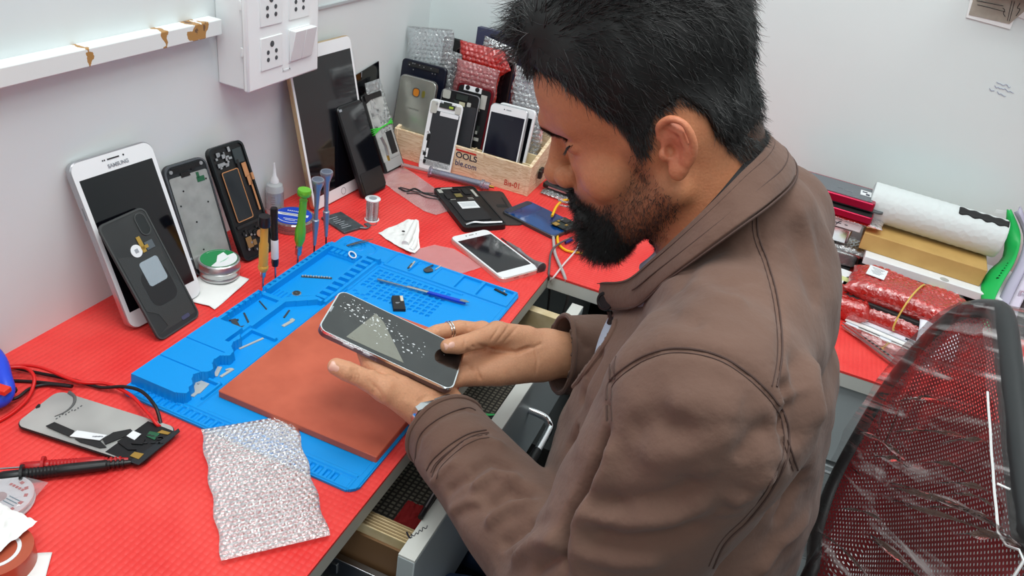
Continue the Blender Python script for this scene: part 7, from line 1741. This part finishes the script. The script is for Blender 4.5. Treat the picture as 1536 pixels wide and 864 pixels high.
# soft uneven cloth surface
x_, y_, z_ = jp[:, 0]*1.0, jp[:, 1]*1.0, jp[:, 2]*1.0
und = .0011*np.sin(70*x_+3*np.sin(40*z_))*np.sin(60*z_+2*np.sin(35*y_))+.0007*np.sin(120*y_+60*z_)
jp = (fold(jp, jN, jt, G)+jN*und[:, None]).astype(f4)
# open the cuffs, the hem and the front
c = jp[jF].mean(1); keep = np.ones(len(jF), bool)
keep &= ~(((c-CL)@uL < 0) & (np.linalg.norm(c-CL, axis=1) < .10)); keep &= ~(((c-CRt)@uR < 0) & (np.linalg.norm(c-CRt, axis=1) < .10)); keep &= c[:, 2] > -.195
keep &= ~((c[:, 0] < .68) & (c[:, 1] > .600+.10*np.clip(.20-c[:, 2], 0, .3)) & (c[:, 1] < .655) & (c[:, 2] < .235))
keep &= ~((np.hypot(c[:, 0]-.690, (c[:, 1]-.62)) < .046) & (c[:, 2] > .22))
for k_, (C_, u_) in enumerate(((CL, uL), (CRt, uR))):      # straight cuff edges
    dpl = (jp-C_)@u_; m = (np.abs(dpl) < .0045) & (np.linalg.norm(jp-C_, axis=1) < .09); jp[m] -= (dpl[m, None]*u_[None]).astype(f4)*1.0
cam_p = np.array(CAM); rel = c-cam_p; zc = rel@np.array(CF); pxx = 768+FPX*(rel@np.array(CR))/zc; pxy = 432-FPX*(rel@np.array(CU))/zc
keep &= ~(inpoly2(pxx, pxy, [(880, 468), (919, 474), (919, 486), (905, 512), (887, 538), (860, 572), (835, 590), (800, 590), (850, 520)]) & (c[:, 1] < .68) & (c[:, 0] < .70) & (c[:, 2] > .1))
jp2, jF2, _ = compact(jp, jF[keep])
m_jk = mat('brown_twill', (113, 86, 74), .85, spec=.2, sheen=.10, noise=(9, (94, 70, 60), .3, .7, 8))
def jk():
    nt = m_jk.node_tree; N = nt.nodes; L = nt.links; b = N['Principled BSDF']; tc = N.new('ShaderNodeTexCoord')
    mp = N.new('ShaderNodeMapping'); mp.inputs['Rotation'].default_value = (.5, .4, .8); L.new(tc.outputs['Object'], mp.inputs[0])
    w = N.new('ShaderNodeTexWave'); w.inputs['Scale'].default_value = 190; w.inputs['Distortion'].default_value = .6; L.new(mp.outputs[0], w.inputs['Vector'])
    n = N.new('ShaderNodeTexNoise'); n.inputs['Scale'].default_value = 300; n.inputs['Detail'].default_value = 4; L.new(tc.outputs['Object'], n.inputs['Vector'])
    n2 = N.new('ShaderNodeTexNoise'); n2.inputs['Scale'].default_value = 26; n2.inputs['Detail'].default_value = 5; L.new(tc.outputs['Object'], n2.inputs['Vector'])
    ad = N.new('ShaderNodeMath'); ad.operation = 'ADD'; ad.inputs[0].default_value = 0; L.new(n.outputs[0], ad.inputs[1])
    bp = N.new('ShaderNodeBump'); bp.inputs['Strength'].default_value = .35; bp.inputs['Distance'].default_value = .0006; L.new(ad.outputs[0], bp.inputs['Height'])
    b2 = N.new('ShaderNodeBump'); b2.inputs['Strength'].default_value = .5; b2.inputs['Distance'].default_value = .008; L.new(n2.outputs[0], b2.inputs['Height']); L.new(bp.outputs[0], b2.inputs['Normal']); L.new(b2.outputs[0], b.inputs['Normal'])
jk()
jacket_o = np_mesh('jacket', jp2, jF2, m_jk, person)
md = jacket_o.modifiers.new('cloth', 'SOLIDIFY'); md.thickness = .0028; md.offset = -1
jacket_o['label'] = 'brown cotton jacket'
jt2 = BVHTree.FromPolygons([V(v) for v in jp2.tolist()], jF2.tolist())
m_thread = mat('seam_thread', (74, 54, 48), .8)
def on_jacket(px, tree, n=7, lift=.0003):
    X = []
    for a, b in zip(px[:-1], px[1:]):
        for t in range(n):
            r_ = tree.ray_cast(CAM, ray(a[0]+(b[0]-a[0])*t/n, a[1]+(b[1]-a[1])*t/n).normalized())
            if r_[0] is not None and (not X or (r_[0]-X[-1][0]).length < .03): X.append((r_[0], r_[1]))
    return X
for nm, ls in SEAM.items():
    for px, dbl in ls:
        sp_ = [(v.x, v.y) for v in smooth_path([V((a, b, 0)) for a, b in px], 4)]
        X = on_jacket(sp_, jt2, 2)
        if len(X) < 3: continue
        P0 = [a+n_*.0004 for a, n_ in X]; part(nm, MB().tube(P0[::2], .00070, 6, sub=2), m_thread, jacket_o)
        if dbl:
            off_ = []
            for i, a in enumerate(sp_):
                b0, b1 = sp_[max(i-2, 0)], sp_[min(i+2, len(sp_)-1)]; tx, ty = b1[0]-b0[0], b1[1]-b0[1]; l_ = math.hypot(tx, ty)+1e-6; off_.append((a[0]-ty/l_*7, a[1]+tx/l_*7))
            X = on_jacket(off_, jt2, 2)
            if len(X) > 3: part('stitch_line', MB().tube([a+n_*.0003 for a, n_ in X[::2]], .00042, 5, sub=2), m_thread, jacket_o)
# raised cuff hem ring
def cuff_ring(C_, u_, rad, tag_):
    pts = []
    ref = V(u_.tolist()).orthogonal().normalized(); q_ = V(u_.tolist()).cross(ref)
    for k in range(40):
        d_ = ref*math.cos(k*PI/20)+q_*math.sin(k*PI/20); o_ = V((C_+u_*.002).tolist()); r_ = jt2.ray_cast(o_, d_)
        pts.append(r_[0]+d_*-.0002 if r_[0] is not None and (r_[0]-o_).length < .075 else o_+d_*rad)
    part(tag_, MB().tube(pts, .0031, 8, closed=True), m_jk, jacket_o)
cuff_ring(CL, uL, .044, 'cuff_edge'); cuff_ring(CRt, uR, .045, 'cuff_edge')
X = on_jacket([(v.x, v.y) for v in smooth_path([V((a, b, 0)) for a, b in ((923, 482), (921, 492), (909, 515), (891, 541), (866, 574), (848, 596))], 4)], jt2, 2)
part('front_placket', MB().tube([a for a, n_ in X[::2]], .0030, 8, sub=2), m_jk, jacket_o)
# collar: standing band, near side traced, far side mirrored
def side(L_): return [DY(a, b, y) for a, b, y in L_]
topn = side([(905, 424, .600), (945, 419, .582), (982, 388, .566), (1030, 342, .556), (1075, 297, .558), (1112, 256, .574), (1140, 226, .600)])
botn = side([(909, 464, .596), (955, 459, .560), (1000, 420, .536), (1057, 377, .528), (1116, 333, .536), (1155, 303, .560), (1184, 274, .600)])
mir = lambda v: V((v.x, 1.24-v.y, v.z))
tA = smooth_path(topn+[mir(v) for v in topn[::-1]][0:6], 5); bA = smooth_path(botn+[mir(v) for v in botn[::-1]][0:6], 5)
mb = MB(); K = 6; n = len(tA); vs = []
for i in range(n):
    for k in range(K+1):
        t_ = k/K; q_ = bA[i].lerp(tA[i], t_); out = (q_-V((.69, .62, q_.z))); out.z = 0; out = out.normalized() if out.length else out; q_ = q_+out*(.004*math.sin(PI*t_)+.002*(t_ > .9)); vs.append(q_)
mb.add(vs, [(i*(K+1)+k, i*(K+1)+k+1, (i+1)*(K+1)+k+1, (i+1)*(K+1)+k) for i in range(n-1) for k in range(K)])
co_ = part('collar', mb, m_jk, jacket_o); md = co_.modifiers.new('t', 'SOLIDIFY'); md.thickness = .0045; md.offset = 0; md = co_.modifiers.new('b', 'BEVEL'); md.width = .001; md.segments = 2
def off(v, k): o_ = v-V((.69, .62, v.z)); o_.z = 0; return v+o_.normalized()*k
part('collar_seam', MB().tube([off(b_, .0030) for b_ in bA], .0009, 6), m_thread, jacket_o)
part('collar_seam', MB().tube([off(b_.lerp(t_, .55), .0078) for b_, t_ in zip(bA[6:], tA[6:])], .0006, 5), m_thread, jacket_o)
part('collar_seam', MB().tube([off(b_.lerp(t_, .93), .0058) for b_, t_ in zip(bA, tA)], .0004, 5), m_thread, jacket_o)
# inner dark lining of the collar
mb = MB(); vs = []
for i in range(n):
    for t_ in (.02, 1.0): q_ = bA[i].lerp(tA[i], t_); vs.append(off(q_, -.0045))
mb.add(vs, [(2*i, 2*i+1, 2*i+3, 2*i+2) for i in range(n-1)]); part('collar_lining', mb, mat('lining_black', (24, 22, 24), .8), jacket_o)
# snap button
bpz = DY(913, 452, .590); 
nrm_ = (CAM-bpz).normalized()*.5+V((-.5, -.5, 0)); Mx = nrm_.normalized().to_track_quat('Z', 'Y').to_matrix().to_4x4(); Mx.translation = off(bpz, .003)
bt = part('snap_button', MB().lathe([(.0085, 0), (.0088, .001), (.0080, .0022), (.0060, .0024), (.0055, .0018)], 28), mat('snap_black', (26, 25, 27), .45, .4), jacket_o); bt.matrix_world = Mx
zt_ = [DY(914, 466, .592), DY(917, 476, .592), DY(914, 484, .596)]
part('zip_puller', MB().tube(zt_, .0026, 8), mat('zip_dark', (70, 58, 54), .4, .5), jacket_o)
mb = MB()
for k in range(12): q_ = DY(985-k*.6-1, 377+k*2.2, .64); mb.box(q_, (.002, .004, .002))
part('zip_teeth', mb, m_dkmet, jacket_o); 
# shirt: light blue front showing in the open jacket and at the neck
def shirt(P):
    Q = stretch(P, 1.35); d = chain(Q, [(A(.760, .62, -.20), .118), (A(.742, .628, -.02), .121), (A(.738, .628, .09), .116), (A(.732, .63, .185), .101), (A(.728, .62, .255), .074)])
    e = P-A(.655, .62, .262); return smax(d, -(np.sqrt((e*e).sum(1))-.040), .01)
sp1, sF1 = sdf_mesh(shirt, (.58, .44, -.22), (.90, .80, .40), .005); so = np_mesh('shirt', sp1, sF1, mat('pale_blue_cotton', (190, 204, 222), .8, bump=('noise', 240, .3, .001)), person); so['label'] = 'pale blue shirt'
part('shirt_collar', MB().tube([DY(1000, 372, .600), DY(990, 384, .600), DY(978, 395, .605), DY(968, 402, .615)], .006, 10, sub=4), mat('pale_blue_cotton', (190, 204, 222), .8), so)
# jeans and shoes
def jeans(P):
    hipL, hipR, knL, knR = A(.765, .545, -.20), A(.765, .695, -.20), A(.360, .50, -.20), A(.360, .74, -.20); fL, fR = A(.36, .50, -.66), A(.36, .76, -.66)
    hipL, hipR, knL, knR = A(.765, .55, -.205), A(.765, .69, -.205), A(.40, .51, -.225), A(.40, .75, -.225)
    d = smin(chain(P, [(hipL, .088), (knL, .064)]), chain(P, [(hipR, .088), (knR, .064)]), .02); d = smin(d, ell(P, A(.775, .62, -.185), A(.12, .17, .10)), .03)
    d = smin(d, chain(P, [(knL, .062), (A(.42, .51, -.64), .048)]), .015); d = smin(d, chain(P, [(knR, .062), (A(.42, .75, -.64), .048)]), .015)
    w = .0022*np.sin(P[:, 0]*70+3*np.sin(P[:, 1]*30))*np.sin(P[:, 2]*60+P[:, 1]*40); return (d+w).astype(f4)
kp, kF = sdf_mesh(jeans, (.28, .38, -.70), (.92, .86, -.06), .007)
jo = np_mesh('jeans', kp, kF, mat('blue_denim', (66, 92, 134), .8, noise=(20, (44, 60, 92), .35, .7, 6), bump=('noise', 500, .3, .001)), person); jo['label'] = 'blue denim jeans'
for y_s in (.51, .75):
    def shoe(P, y_s=y_s): return smin(ell(P, A(.37, y_s, -.715), A(.115, .045, .042)), ell(P, A(.42, y_s, -.68), A(.05, .040, .055)), .02)
    sp2, sF2 = sdf_mesh(shoe, (.22, y_s-.08, -.78), (.52, y_s+.08, -.60), .006); sp2[:, 2] = np.maximum(sp2[:, 2], -.7495); np_mesh('shoe', sp2, sF2, m_blackmat, person)
# watch bracelet just under the left cuff
wc = wristL+uL*(.0085); qv = V(uL.tolist()); Mx = qv.to_track_quat('Z', 'Y').to_matrix().to_4x4(); Mx.translation = V(wc.tolist())
t = thing('wristwatch', 'silver wrist watch just showing at the cuff of the near sleeve', 'watch', Mx)
MI = Mx.inverted(); up_ = (MI.to_3x3() @ V((-.25, .10, .95))); a0 = math.atan2(up_.y, up_.x)
def rad_at(an):
    d_ = Mx.to_3x3() @ V((math.cos(an), math.sin(an), 0)); r_ = bodytree.ray_cast(V(wc.tolist()), d_); return (r_[0]-V(wc.tolist())).length if r_[0] is not None and r_[3] < .06 else .026
ringp = [(rad_at(k*PI/24)+.0016) for k in range(48)]
mb = MB()
for w0, w1, th in ((-.006, .006, .0022),):
    o1 = [((r_+th)*math.cos(k*PI/24), (r_+th)*math.sin(k*PI/24)) for k, r_ in enumerate(ringp)]; i1 = [((r_-.001)*math.cos(k*PI/24), (r_-.001)*math.sin(k*PI/24)) for k, r_ in enumerate(ringp)]; mb.ring(o1, i1, w0, w1)
part('bracelet', mb, m_chrome, t)
r0 = rad_at(a0); Rm_ = Matrix.Rotation(a0, 4, 'Z')
o = part('case', MB().box((r0+.004, 0, 0), (.006, .020, .013)), m_chrome, t, bevel=.0015); o.matrix_basis = Rm_
o = part('dial', MB().box((r0+.0072, 0, .001), (.0006, .012, .008)), m_black, t); o.matrix_basis = Rm_
# ================================================================== light, camera
w = bpy.data.worlds.new('w'); bpy.context.scene.world = w; w.use_nodes = True
w.node_tree.nodes['Background'].inputs[0].default_value = (.90, .98, 1, 1); w.node_tree.nodes['Background'].inputs[1].default_value = .38
def area(name, loc, size, power, col=(.96, 1, .99), target=None, sy=None):
    l = bpy.data.lights.new(name, 'AREA'); l.energy = power; l.size = size; l.color = col
    if sy: l.shape = 'RECTANGLE'; l.size_y = sy
    o = bpy.data.objects.new(name, l); COL.objects.link(o); o.location = loc
    d = (V(target)-V(loc)) if target else V((0, 0, -1)); o.rotation_euler = d.to_track_quat('-Z', 'Y').to_euler(); return o
area('ceiling_and_fill_light', (.55, .45, 1.75), .75, 19, target=(.55, .65, 0))
area('ceiling_and_fill_light', (1.35, 1.05, 1.7), .6, 7, target=(1.1, 1.1, 0))
area('ceiling_and_fill_light', (.95, -.55, 1.55), .6, 7, target=(.65, .6, .2))  # added fill behind the camera, brightens the near side of face and jacket
cam = bpy.data.cameras.new('camera'); co = bpy.data.objects.new('camera', cam); COL.objects.link(co)
cam.sensor_width = 36; cam.lens = FPX/1536*36; cam.clip_start = .02
M = Matrix((CR, CU, -CF)).transposed().to_4x4(); M.translation = CAM; co.matrix_world = M
sc = bpy.context.scene; sc.camera = co
sc.view_settings.view_transform = 'Standard'; sc.view_settings.look = 'None'; sc.view_settings.gamma = 1; sc.view_settings.exposure = 0.0
sc.view_settings.use_curve_mapping = False
sc.cycles.max_bounces = 8; sc.cycles.transparent_max_bounces = 24
